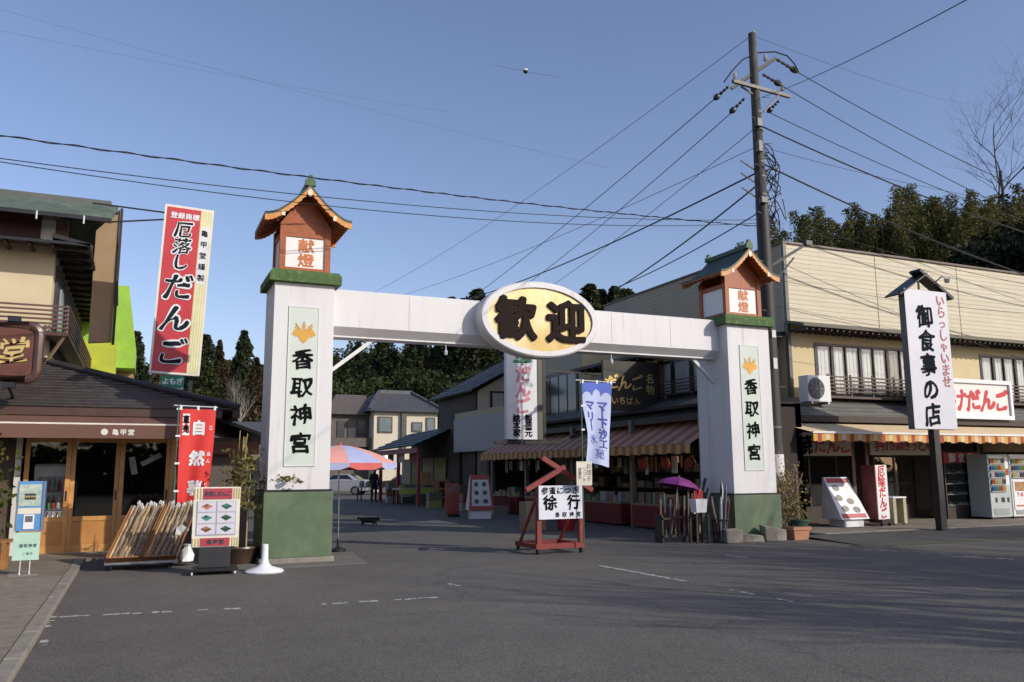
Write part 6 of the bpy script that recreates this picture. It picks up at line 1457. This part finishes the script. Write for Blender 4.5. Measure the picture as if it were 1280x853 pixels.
skinned('body', V_, E_, R_, P('dark_clothes', (.018, .02, .026), .8, var=.2), pe)
k = MB(); k.lathe([(.0, -.1), (.07, -.07), (.095, .0), (.09, .07), (.05, .115), (0, .125)], (0, -.045, 1.63), 14); k.build('head', P('skin_tone', (.42, .26, .18), .6), pe, smooth=True)
k = MB(); k.lathe([(.098, -.03), (.108, .03), (.09, .09), (.05, .125), (0, .135)], (0, -.03, 1.645), 14); k.build('hair', P('black_hair', (.012, .011, .01), .6), pe, smooth=True)
ca = thing('cat', 'black cat walking to the right across the road behind the gate', 'cat', (6.38, 24.9, 0), R(-20))
V_ = [(-.16, 0, .17), (0, 0, .165), (.15, 0, .17), (.22, 0, .19), (.28, 0, .185), (.33, 0, .17), (-.24, 0, .20), (-.31, 0, .225), (-.33, 0, .19), (-.335, 0, .15), (-.19, .05, .1), (-.22, .05, .05), (-.19, .05, .012), (-.15, -.05, .1), (-.16, -.05, .055), (-.12, -.05, .012), (.14, .045, .09), (.11, .045, .045), (.13, .045, .012), (.18, -.045, .09), (.22, -.045, .05), (.24, -.045, .012)]
E_ = [(0, 1), (1, 2), (2, 3), (3, 4), (4, 5), (0, 6), (6, 7), (7, 8), (8, 9), (0, 10), (10, 11), (11, 12), (0, 13), (13, 14), (14, 15), (2, 16), (16, 17), (17, 18), (2, 19), (19, 20), (20, 21)]
R_ = [(.075, .085), (.08, .09), (.068, .08), .055, .058, .03, .035, .032, .03, .022, .04, .022, .018, .04, .022, .018, .03, .02, .018, .03, .02, .018]
BC = P('black_fur', (.008, .007, .007), .8, var=.3, bump=.6, bs=150)
skinned('body', V_, E_, R_, BC, ca)
for sy in (-1, 1): k = MB(); k.add([(.25, sy * .02, .225), (.28, sy * .045, .215), (.265, sy * .04, .275), (.245, sy * .045, .215)], [(0, 1, 2), (1, 3, 2), (3, 0, 2), (0, 3, 1)]); k.build('ear', BC, ca)
# ------------------------------------------------------------------ utility pole and wires
DULL = P('dull_galvanised', (.17, .165, .155), .6, .2, var=.25)
up = thing('utility_pole', 'tall weathered concrete utility pole with two crossarms behind the farther pillar', 'utility pole', (14.62, 16.6, 0))
CPOLE = ramp_mat('pole_concrete', [(.3, (.035, .031, .027)), (.55, (.075, .069, .06)), (.8, (.15, .142, .13))], 2.5, .85, .3, 40, (1, 1, .5))
CDARK = P('dark_pole_sleeve', (.03, .027, .024), .6, var=.3)
k = MB(); k.tube([(0, 0, 0), (0, 0, 6.2), (-.03, 0, 13.3)], [.20, .175, .10], 16); k.build('shaft', CPOLE, up, smooth=True)
k = MB(); k.tube([(0, 0, 2.2), (0, 0, 6.2), (0, 0, 8.6)], [.197, .182, .162], 16); k.build('dark_sleeve', CDARK, up, smooth=True)
k = MB(); k.tube([(0, 0, 1.3), (0, 0, 1.95)], [.205, .203], 16); k.build('white_band', P('white_wrap', (.6, .6, .58), .6), up, smooth=True)
for i, z in enumerate((1.35, 1.9, 2.6, 3.3, 3.9, 4.6, 5.3, 6.0, 6.6, 7.4, 8.2, 8.7, 9.2, 9.6, 10.0, 10.5, 11.0)):
    r_ = .2 - .0075 * z; k = MB(); k.lathe([(r_ + .008, 0), (r_ + .016, .01), (r_ + .016, .05), (r_ + .008, .06)], (0, 0, z), 16); k.build('steel_band', DULL, up)
for i in range(14):
    z = 3.0 + i * .65; s = 1 if i % 2 else -1; k = MB(); k.tube([(s * .12, -.1, z), (s * .30, -.16, z)], .01, 6); k.build('step_bolt', DULL, up)
# crossarms and their fittings, measured on the plane of the pole
def lp_(px, py, dy=0.0): p = at_y(px, py, 16.6 + dy); return (p.x - 14.62, p.y - 16.6, p.z)
for a, b in ((lp_(914, 111, .25), lp_(969, 73, -.25)), (lp_(916, 101.5, -.3), lp_(987, 121, .2))): k = MB(); k.bar(a, b, .085, .085); k.build('crossarm', DULL, up)
k = MB(); k.bar(lp_(926, 108, -.1), lp_(944, 120), .035, .035); k.bar(lp_(975, 117, .1), lp_(955, 140), .035, .035); k.build('arm_brace', DULL, up)
INS = P('insulator_white', (.5, .48, .46), .3); INB = P('insulator_black', (.02, .02, .022), .4)
for q in (lp_(957, 77, -.2), lp_(978, 114, .2), lp_(942, 47), lp_(919, 100, -.3)):
    k = MB(); k.lathe([(.02, 0), (.06, .03), (.03, .06), (.06, .09), (.03, .12), (.05, .16), (.02, .2)], q, 10); k.build('insulator', INS, up, smooth=True)
def strain(a, b):
    a, b = Vector(a), Vector(b); pts = [a.lerp(b, t) for t in np.linspace(0, 1, 11)]
    k = MB(); k.tube(pts, [.015, .045, .02, .045, .02, .05, .03, .075, .085, .07, .015], 8); k.build('strain_insulator', INB, up, smooth=True)
for a, b in (((911, 108), (892, 125)), ((931, 123), (912, 142)), ((970, 74), (998, 91)), ((953, 93), (977, 107)), ((974, 126), (959, 141))): strain(lp_(*a), lp_(*b, .15))
k = MB(); k.tube([lp_(905, 103), lp_(915, 89), lp_(928, 75), lp_(948, 66), lp_(969, 65), lp_(984, 70), lp_(993, 80), lp_(998, 90)], .02, 6); k.build('jumper_cable', INB, up, smooth=True)
rnd = random.Random(13)
for i in range(11):
    k = MB(); z0_ = rnd.uniform(8.2, 10.2); pts = [(.14, -.05, z0_)]
    for j in range(4): pts.append((.2 + rnd.uniform(.05, .45), rnd.uniform(-.2, .2), z0_ + rnd.uniform(-.7, .6)))
    pts.append((.12, 0, z0_ + rnd.uniform(-.8, .5)))
    sm = []
    for a in range(len(pts) - 1):
        p0, p1, p2, p3 = (Vector(pts[max(a - 1, 0)]), Vector(pts[a]), Vector(pts[a + 1]), Vector(pts[min(a + 2, len(pts) - 1)]))
        for t in np.linspace(0, 1, 6)[:-1]: sm.append(.5 * ((2 * p1) + (p2 - p0) * t + (2 * p0 - 5 * p1 + 4 * p2 - p3) * t * t + (3 * p1 - p0 - 3 * p2 + p3) * t ** 3))
    k.tube(sm, .014, 5); k.build('loose_cable', INB, up, smooth=True)
for z in (9.0, 9.35, 8.6): k = MB(); k.bar((-.05, 0, z), (-.55, .1, z + .3), .03, .03); k.build('cable_hook', BLACKM, up)
for z, w_, h_ in ((10.55, .16, .22), (9.85, .13, .3), (8.45, .2, .16)):
    k = MB(); k.box(-.2, -.2 + w_, -.24, -.12, z, z + h_); k.build('junction_box', DULL, up, bevel=.01)
for i in range(7):
    z = 8.3 + i * .36; k = MB(); k.tube([(-.13, -.1, z), (-.24 - .05 * (i % 3), -.18, z + .1), (-.2, -.2, z + .28), (-.1, -.14, z + .42)], .013, 5); k.build('loose_cable', INB, up, smooth=True)
k = MB(); k.bar((.0, -.1, 6.75), (1.15, -.35, 7.45), .07, .07); k.bar((.1, -.1, 6.3), (.75, -.25, 7.05), .04, .04); k.build('lamp_arm', BLACKM, up)
k = MB(); k.box(1.05, 1.25, -.42, -.28, 7.40, 7.52); k.build('arm_fitting', BLACKM, up)
k = MB(); k.tube([(.17, .08, 8.2), (.24, .1, 7.0), (.23, .1, 3.0)], .03, 6); k.build('riser_cable', INB, up)
for z, h_, c_ in ((4.1, .5, 'a'), (4.9, .35, 'b')): k = MB(); k.box(-.07, .05, -.2, -.185, z, z + h_ * .55); k.build('pole_tag', POSTER, up)

WIRE = P('wire_black', (.02, .02, .022), .5); WIRE2 = P('wire_grey', (.13, .14, .16), .5)
def wire(a, b, sag, r_, lab, twist=False, mat=WIRE, n=40):
    a, b = Vector(a), Vector(b); o = MB()
    pts = [a.lerp(b, t) - Vector((0, 0, sag * 4 * t * (1 - t))) for t in np.linspace(0, 1, n)]
    o.tube(pts, r_, 5, False)
    if twist:
        L_ = (b - a).length; m_ = int(L_ / .12); d = (b - a).normalized(); s = d.cross(Vector((0, 0, 1))).normalized(); u = s.cross(d); q = []
        for i in range(m_ + 1):
            t = i / m_; c = a.lerp(b, t) - Vector((0, 0, sag * 4 * t * (1 - t))); an_ = i * 1.05; q.append(c + (s * math.cos(an_) + u * math.sin(an_)) * r_ * 1.9)
        o.tube(q, r_ * .7, 4, False)
    w_ = o.build('overhead_wire', mat, smooth=True); tag(w_, lab, 'wire', 'overhead wires'); return w_
PX, PY = 14.62, 16.6
def pole_at(py, Y=16.6, dx=0): p = at_y(957, py, Y); return Vector((PX + dx, PY, p.z))
# from the left into the pole
wire(at_y(-60, 161, 13.5), pole_at(284), .12, .0095, 'thick twisted cable crossing the sky just above the left lantern', True)
wire(at_y(-60, 190, 13.2), pole_at(276, dx=-.1), .3, .008, 'upper of two thin wires crossing below the twisted cable')
wire(at_y(-60, 193, 13.4), pole_at(280, dx=-.1), .42, .008, 'lower of two thin wires crossing below the twisted cable')
# to the next pole down the street
DS = [((940, 44), (455, 372), .008, 'topmost wire from the pole top running down left along the street'), ((893, 124), (470, 452), .012, 'wire from the left crossarm insulator running down left'), ((912, 143), (560, 420), .012, 'wire from below the crossarm running down left along the street'),
      ((948, 157), (600, 410), .01, 'thin wire below the crossarms running down left'), ((949, 182), (440, 386), .009, 'thin wire nearly parallel to the thick cable down left'), ((950, 214), (540, 385), .026, 'thick black cable running down left from the pole middle'),
      ((951, 228), (770, 362), .024, 'short thick cable dropping steeply left towards the cream side wall'), ((950, 265), (770, 360), .018, 'lowest cable from the pole dropping left to the cream side wall')]
for (a, b, r_, l) in DS:
    A = at_y(a[0], a[1], 16.6); far = 27.0 if b[0] == 770 else 52.0
    wire(A, at_y(b[0], b[1], far), .5 if far > 30 else .12, r_, l)
# to the right
RT = [((998, 91), (1420, 292), .012, 'uppermost of the wires running right above the bamboo'), ((977, 107), (1420, 328), .012, 'second wire from the top running right above the bamboo'), ((960, 140), (1420, 318), .011, 'third wire from the top running right above the bamboo'),
      ((952, 158), (1420, 330), .02, 'thick cable from the pole crossing before the bare tree'), ((953, 184), (1420, 268), .006, 'faint thin wire below the thick cable on the right'), ((956, 206), (1420, 385), .022, 'lower thick cable crossing in front of the bamboo'), ((1012, 284), (1420, 372), .008, 'thin wire crossing the cream siding top')]
for (a, b, r_, l) in RT: wire(at_y(a[0], a[1], 16.4), at_y(b[0], b[1], 16.4), .35, r_, l)
wire(at_y(944, 46, 16.6), at_y(1210, 130, 45), .3, .006, 'faint wire leaving the pole top to the right')
wire(at_y(952, 122, 16.5), at_y(1230, -12, 6.0), .1, .008, 'wire rising from the pole to the top right corner')
for (a, b, l) in (((968, 325), (1280, 450), 'steep thin service wire crossing the cream siding'), ((970, 350), (1290, 392), 'middle thin service wire crossing the cream siding'), ((972, 383), (1290, 448), 'lowest thin service wire crossing the cream siding')):
    wire(at_y(a[0], a[1], 17.0), at_y(b[0], b[1], 17.4), .12, .007, l)
# high faint wires with a marker ball
wire(at_d(-40, 0, 90), at_d(760, 210, 90), .5, .012, 'faint high wire in the upper left sky', mat=WIRE2)
wire(at_d(-40, 30, 90), at_d(560, 140, 90), .4, .012, 'second faint high wire in the upper left sky', mat=WIRE2)
wire(at_d(618, 82, 60), at_d(700, 97, 60), .02, .012, 'short visible length of wire holding the marker ball', mat=WIRE2)
ball = thing('aerial_marker_ball', 'small white and dark marker ball on a wire high in the sky', 'marker ball', at_d(657, 89, 60))
k = MB(); k.lathe([(0, -.2), (.14, -.15), (.2, 0)], n=14); k.build('lower_half', BLACKM, ball, smooth=True)
k = MB(); k.lathe([(.2, 0), (.14, .15), (0, .2)], n=14); k.build('upper_half', WHITE2, ball, smooth=True)

# ------------------------------------------------------------------ trees
BARK = P('bark_grey', (.10, .085, .07), .9, var=.3, vs=4, bump=.4, bs=20)
def bare_tree(name, label, loc, H_, seed, spread=.5, levels=5, trunk=.16, cat='tree', mat=BARK, lean=(0, 0), twigs=3):
    t = thing(name, label, cat, loc); rn = random.Random(seed); tr_, br = MB(), MB()
    def grow(p, d, L_, r_, lev):
        n = 5; pts = [p]; q = p.copy(); dd = d.copy()
        for i in range(n):
            dd = (dd + Vector((rn.gauss(0, .13), rn.gauss(0, .13), rn.gauss(.03, .08)))).normalized(); q = q + dd * (L_ / n); pts.append(q.copy())
        rs = [r_ * (1 - .45 * i / n) for i in range(n + 1)]
        (tr_ if lev == 0 else br).tube(pts, rs, 8 if lev == 0 else (6 if lev < 3 else 4 if lev < 4 else 3), False)
        if lev >= levels: return
        for c in range(twigs + (1 if lev > 0 else 1)):
            i = rn.randint(2, n) if lev else rn.randint(2, n); a = rn.uniform(0, 6.28); sp_ = rn.uniform(.4, 1.0) * spread * 1.5
            side = Vector((math.cos(a), math.sin(a), 0)); nd = (dd + side * sp_ + Vector((0, 0, .15))).normalized()
            grow(pts[i], nd, L_ * rn.uniform(.55, .8), rs[i] * rn.uniform(.5, .7), lev + 1)
    grow(Vector((0, 0, 0)), Vector((lean[0], lean[1], 1)).normalized(), H_ * .38, trunk, 0)
    tr_.build('trunk', mat, t, smooth=True); br.build('branches', mat, t, smooth=True); return t
CED = leafmat('cedar_leaf', (.012, .022, .010), (.055, .065, .022), .35); CED2 = leafmat('cedar_brown_leaf', (.03, .022, .012), (.085, .06, .03), .3)
def conifer_mesh(seed, H_, rad, n, mat, power=.8):
    rg = np.random.default_rng(seed); z = rg.uniform(.08, 1, n) ** .9; a = rg.uniform(0, 6.283, n)
    lump = 1 + .28 * np.sin(a * 3 + z * 17 + seed) + .22 * np.sin(a * 5 - z * 31)
    prof = np.clip((1.04 - z), 0, 1) ** power * np.clip(z * 6, .3, 1)
    r_ = rad * prof * lump * np.sqrt(rg.uniform(.25, 1, n)); pts = np.stack([r_ * np.cos(a), r_ * np.sin(a), z * H_ - .10 * r_ * 1.0], 1)
    return leaf_cloud(pts, .25, rg, .3, 1.0)
CONM = []
for i in range(4):
    me_v = conifer_mesh(40 + i, 15, 3.3, 5200, CED, (.8, .6, 1.0, .7)[i]); o = mesh_np('crown', me_v, 4, (CED, CED, CED2, CED)[i]); CONM.append(o.data); bpy.data.objects.remove(o)
TRK = MB(); TRK.tube([(0, 0, 0), (.05, 0, 7), (0, 0, 14)], [.28, .18, .03], 8); tko = TRK.build('trunk', BARK); TKM = tko.data; bpy.data.objects.remove(tko)
def conifer(px, py, D, kind, label, hscale=None):
    p = at_d(px, py, D); zb = hill_h(p.x, p.y) - .3; H_ = p.z - zb
    t = thing('cedar_tree', label, 'tree', (p.x, p.y, zb), random.Random(px).uniform(0, 6), 'cedars on the hillside'); s = H_ / 15.0; w_ = max(.75, min(1.6, s)) if hscale is None else hscale
    for nm, me in (('trunk', TKM), ('crown', CONM[kind])):
        c = bpy.data.objects.new(nm, me); COL.objects.link(c); c.parent = t; c.scale = (w_, w_, s); WMAT[c] = WMAT[t]
for i, (px, py, D, kd, l) in enumerate((
    (306, 414, 120, 0, 'tallest rounded cedar between the red sign and the left pillar'), (258, 419, 112, 3, 'dark cedar directly right of the red sign'), (275, 426, 118, 2, 'brownish cedar between the red sign and the tall rounded cedar'), (322, 448, 112, 2, 'brown tinged cedar touching the left pillar edge'), (240, 440, 118, 0, 'cedar half hidden behind the red sign'), (170, 415, 125, 3, 'cedar seen just left of the red sign'),
    (448, 428, 125, 0, 'cedar under the left end of the beam'), (482, 408, 130, 3, 'cedar behind the beam above the far cream house'), (520, 400, 128, 0, 'cedar behind the beam left of the oval'), (565, 372, 130, 3, 'small pointed cedar top above the beam left of the oval'), (597, 362, 126, 1, 'rounded cedar top touching the left rim of the oval'), (580, 374, 132, 0, 'low cedar top between the pointed and rounded ones left of the oval'),
    (737, 356, 124, 1, 'tallest cedar top right of the oval'), (752, 363, 128, 0, 'second cedar top right of the oval'), (768, 359, 127, 3, 'third cedar top right of the oval'), (783, 362, 130, 1, 'fourth cedar top right of the oval near the side wall'), (640, 380, 128, 0, 'cedar hidden mostly behind the oval left half'), (690, 378, 128, 3, 'cedar hidden mostly behind the oval right half'))): conifer(px, py, D, kd, l)
# the woods between them: one mass of leaf clumps over the slopes
def woods(name, label, mat, pts_list, seed, size, per):
    rg = np.random.default_rng(seed); out = []
    for (x, y, h_, r_) in pts_list:
        n = per; z = rg.uniform(.1, 1, n); a = rg.uniform(0, 6.283, n); pr = np.sqrt(np.clip(1 - (z * 1.15 - .3) ** 2 * 1.1, .08, 1)); q = r_ * pr * np.sqrt(rg.uniform(.35, 1, n)) * (1 + .25 * np.sin(a * 4 + x))
        out.append(np.stack([x + q * np.cos(a), y + q * np.sin(a), hill_h(x, y) - .4 + z * h_], 1))
    o = mesh_np(name, leaf_cloud(np.concatenate(out), size, rg, .2), 4, mat); o['kind'] = 'stuff'; o['label'] = label; o['category'] = 'woods'; return o
rn = random.Random(99); L1, L2, L3, L4 = [], [], [], []
for i in range(2600):
    px = rn.uniform(405, 800); D = rn.uniform(98, 170); p = at_d(px, 500, D); h_ = hill_h(p.x, p.y)
    if h_ > 2 and len(L1) < 330: (L1).append((p.x, p.y, rn.uniform(6, 11), rn.uniform(2.2, 3.8)))
for i in range(2600):
    px = rn.uniform(130, 345); D = rn.uniform(98, 170); p = at_d(px, 500, D); h_ = hill_h(p.x, p.y)
    if h_ > 1.2 and len(L2) < 110: (L2 if rn.random() < .6 else L4).append((p.x, p.y, rn.uniform(3.5, 7.5), rn.uniform(2, 3.4)))
woods('woodland', 'dark evergreen woods on the hill seen under the gate beam', leafmat('evergreen_leaf', (.014, .024, .010), (.06, .075, .024), .25), L1, 5, .36, 700)
woods('woodland', 'mixed dull green scrub on the slope right of the red sign', leafmat('scrub_leaf', (.025, .03, .014), (.085, .085, .035), .3), L2, 6, .42, 420)
woods('woodland', 'brown winter scrub on the slope behind the left pillar', leafmat('winter_scrub', (.06, .045, .03), (.15, .12, .08), .3, 0), L4, 7, .3, 340)
# right hill: dark evergreens (stuff) and individual bamboo clumps along the crest
for i in range(5000):
    px = rn.uniform(1090, 1400); D = rn.uniform(66, 104); p = at_d(px, 300, D); h_ = hill_h(p.x, p.y)
    if h_ > 5 and (px > 1205 or (px > 1100 and D > 84)) and len(L3) < 300:
        zt_ = at_d(px, float(np.interp(px, [1100, 1180, 1215, 1240, 1280, 1400], [285, 272, 262, 246, 228, 205])) + rn.uniform(0, 22), D).z - h_
        if zt_ > 2.5: L3.append((p.x, p.y, min(zt_ / .97, rn.uniform(9, 14)), rn.uniform(2.0, 3.2)))
for i in range(70):       # the nearest evergreens, in front of the bamboo at the right edge
    px = rn.uniform(1192, 1400); D = rn.uniform(58, 68); p = at_d(px, float(np.interp(px, [1192, 1225, 1260, 1400], [318, 285, 262, 235])) + rn.uniform(0, 45), D); hb = p.z - hill_h(p.x, p.y)
    if hb > 3: L3.append((p.x, p.y, hb, rn.uniform(1.8, 2.8)))
woods('woodland', 'nearly black evergreen trees on the right hill behind the restaurant', leafmat('dark_evergreen_leaf', (.008, .012, .006), (.03, .036, .014), .3, .1), L3, 8, .26, 900)
def bamboo_mesh(seed):
    rg = np.random.default_rng(seed); P_ = []
    for c in range(12):
        bx, by = rg.normal(0, 1.6, 2); hh = rg.uniform(8.0, 12.3); ld = rg.normal(0, .6, 2)
        for q in range(900):
            t = rg.uniform(.12, 1) ** .7; w_ = 1.2 * (1.05 - t) ** .6 + .10
            P_.append((bx + ld[0] * t * t * 2 + rg.normal(0, w_ * .6), by + ld[1] * t * t * 2 + rg.normal(0, w_ * .6), hh * t - .3 * t ** 4))
    return leaf_cloud(np.array(P_), .11, rg, .3, 1.4)
BML = leafmat('bamboo_grove_leaf', (.036, .044, .014), (.15, .145, .046), .3)
BMS = []
for i in range(4): o = mesh_np('foliage', bamboo_mesh(70 + i), 4, BML); BMS.append(o.data); bpy.data.objects.remove(o)
CM = MB(); rr = random.Random(3)
for c in range(9): x, y = rr.gauss(0, 1), rr.gauss(0, 1); CM.tube([(x, y, 0), (x + .2, y, 5), (x + .5, y + .2, 9.5)], [.06, .05, .015], 5, False)
co = CM.build('culms', BAM); CMM = co.data; bpy.data.objects.remove(co)
BTOP = [(1003, 290), (1022, 272), (1040, 276), (1060, 280), (1075, 270), (1090, 276), (1108, 268), (1120, 258), (1138, 262), (1150, 252), (1166, 250), (1180, 246), (1195, 256), (1210, 262), (1228, 258), (990, 296), (1050, 300), (1100, 300), (1140, 295), (1180, 290), (1215, 290), (1160, 300), (1012, 310), (1080, 305), (1125, 312)]
for i, (px, py) in enumerate(BTOP):
    D = 74 + (i * 7) % 15 - (6 if py > 288 and i > 15 else 0); p = at_d(px, py, D); zb = p.z - 10.8
    t = thing('bamboo_clump', '%s bamboo clump from the left above the cream siding%s' % (ORD[sorted(x_ for x_, _ in BTOP).index(px)], '' if py < 287 else ', lower on the slope'), 'bamboo', (p.x, p.y, zb), i * 1.3, 'bamboo clumps on the right hill')
    for nm, me in (('culms', CMM), ('foliage', BMS[i % 4])):
        c = bpy.data.objects.new(nm, me); COL.objects.link(c); c.parent = t; s = 1 + .12 * math.sin(i * 2.3); c.scale = (s, s, 1); WMAT[c] = WMAT[t]
# bare trees
p = at_d(1275, 330, 112); bare_tree('bare_tree', 'leafless tree standing out against the sky at the right edge', (p.x, p.y, p.z), 31, 4, .85, 5, .26, lean=(-.16, .05), twigs=3, mat=P('dark_bark', (.045, .04, .036), .9))
p = at_d(296, 540, 95); bare_tree('bare_tree', 'pale leafless tree on the slope behind the left pillar', (p.x, p.y, p.z - 1), 8.5, 8, .35, 5, .12, mat=P('pale_bark', (.3, .27, .23), .9), twigs=3)
# leafless roadside trees beyond the right edge of view; their shadows fall across the road
for i, (x, y, h_, sd__) in enumerate(((17.2, -3.2, 13, 21), (19.8, -1.6, 14, 22), (22.5, -1.0, 15, 23), (26.0, 0.5, 14, 24), (21.5, -5.5, 15, 25), (28.5, -3.0, 15, 26), (25.0, -7.0, 14, 27), (23.5, -4.0, 15, 28), (18.6, -6.0, 14, 29))):
    bare_tree('bare_tree', 'leafless roadside tree beyond the right edge, %s' % ('nearest the camera', 'second along the road', 'third along the road', 'fourth along the road', 'set back behind the second', 'farthest along the road', 'set back behind the fourth', 'set back behind the third', 'set back behind the nearest')[i], (x, y, 0), h_, sd__, .65, 4, .48, twigs=3)
# unseen evergreens added behind the camera to darken glass and sky fill; parked cars too (they show in the shop glass)
L5 = [(-60 + i * 4.2 + rn.uniform(-1, 1), -38 + rn.uniform(-4, 4), rn.uniform(6, 9.5), rn.uniform(2.4, 3.4)) for i in range(34)] + [(-60 + i * 1.6, -33 + rn.uniform(-2, 2), rn.uniform(2.5, 4.5), rn.uniform(1.4, 2.0)) for i in range(85)]
woods('woodland', 'unseen added row of evergreens behind the viewer, darkening the shop glass', MATS['evergreen_leaf'], L5, 15, .45, 300)
for i, (x, y, rz_) in enumerate(((-9.5, -7, 80), (-6.6, -7.2, 84), (-3.6, -7, 82))):
    sedan((x, y, 0), R(rz_), 'car parked in the lot behind the viewer, %s' % ('farthest left', 'middle of three', 'nearest the viewer')[i], (SILV, MATS['dark_paint'], MATS['grey_paint'])[i], 'cars in the lot behind the viewer')
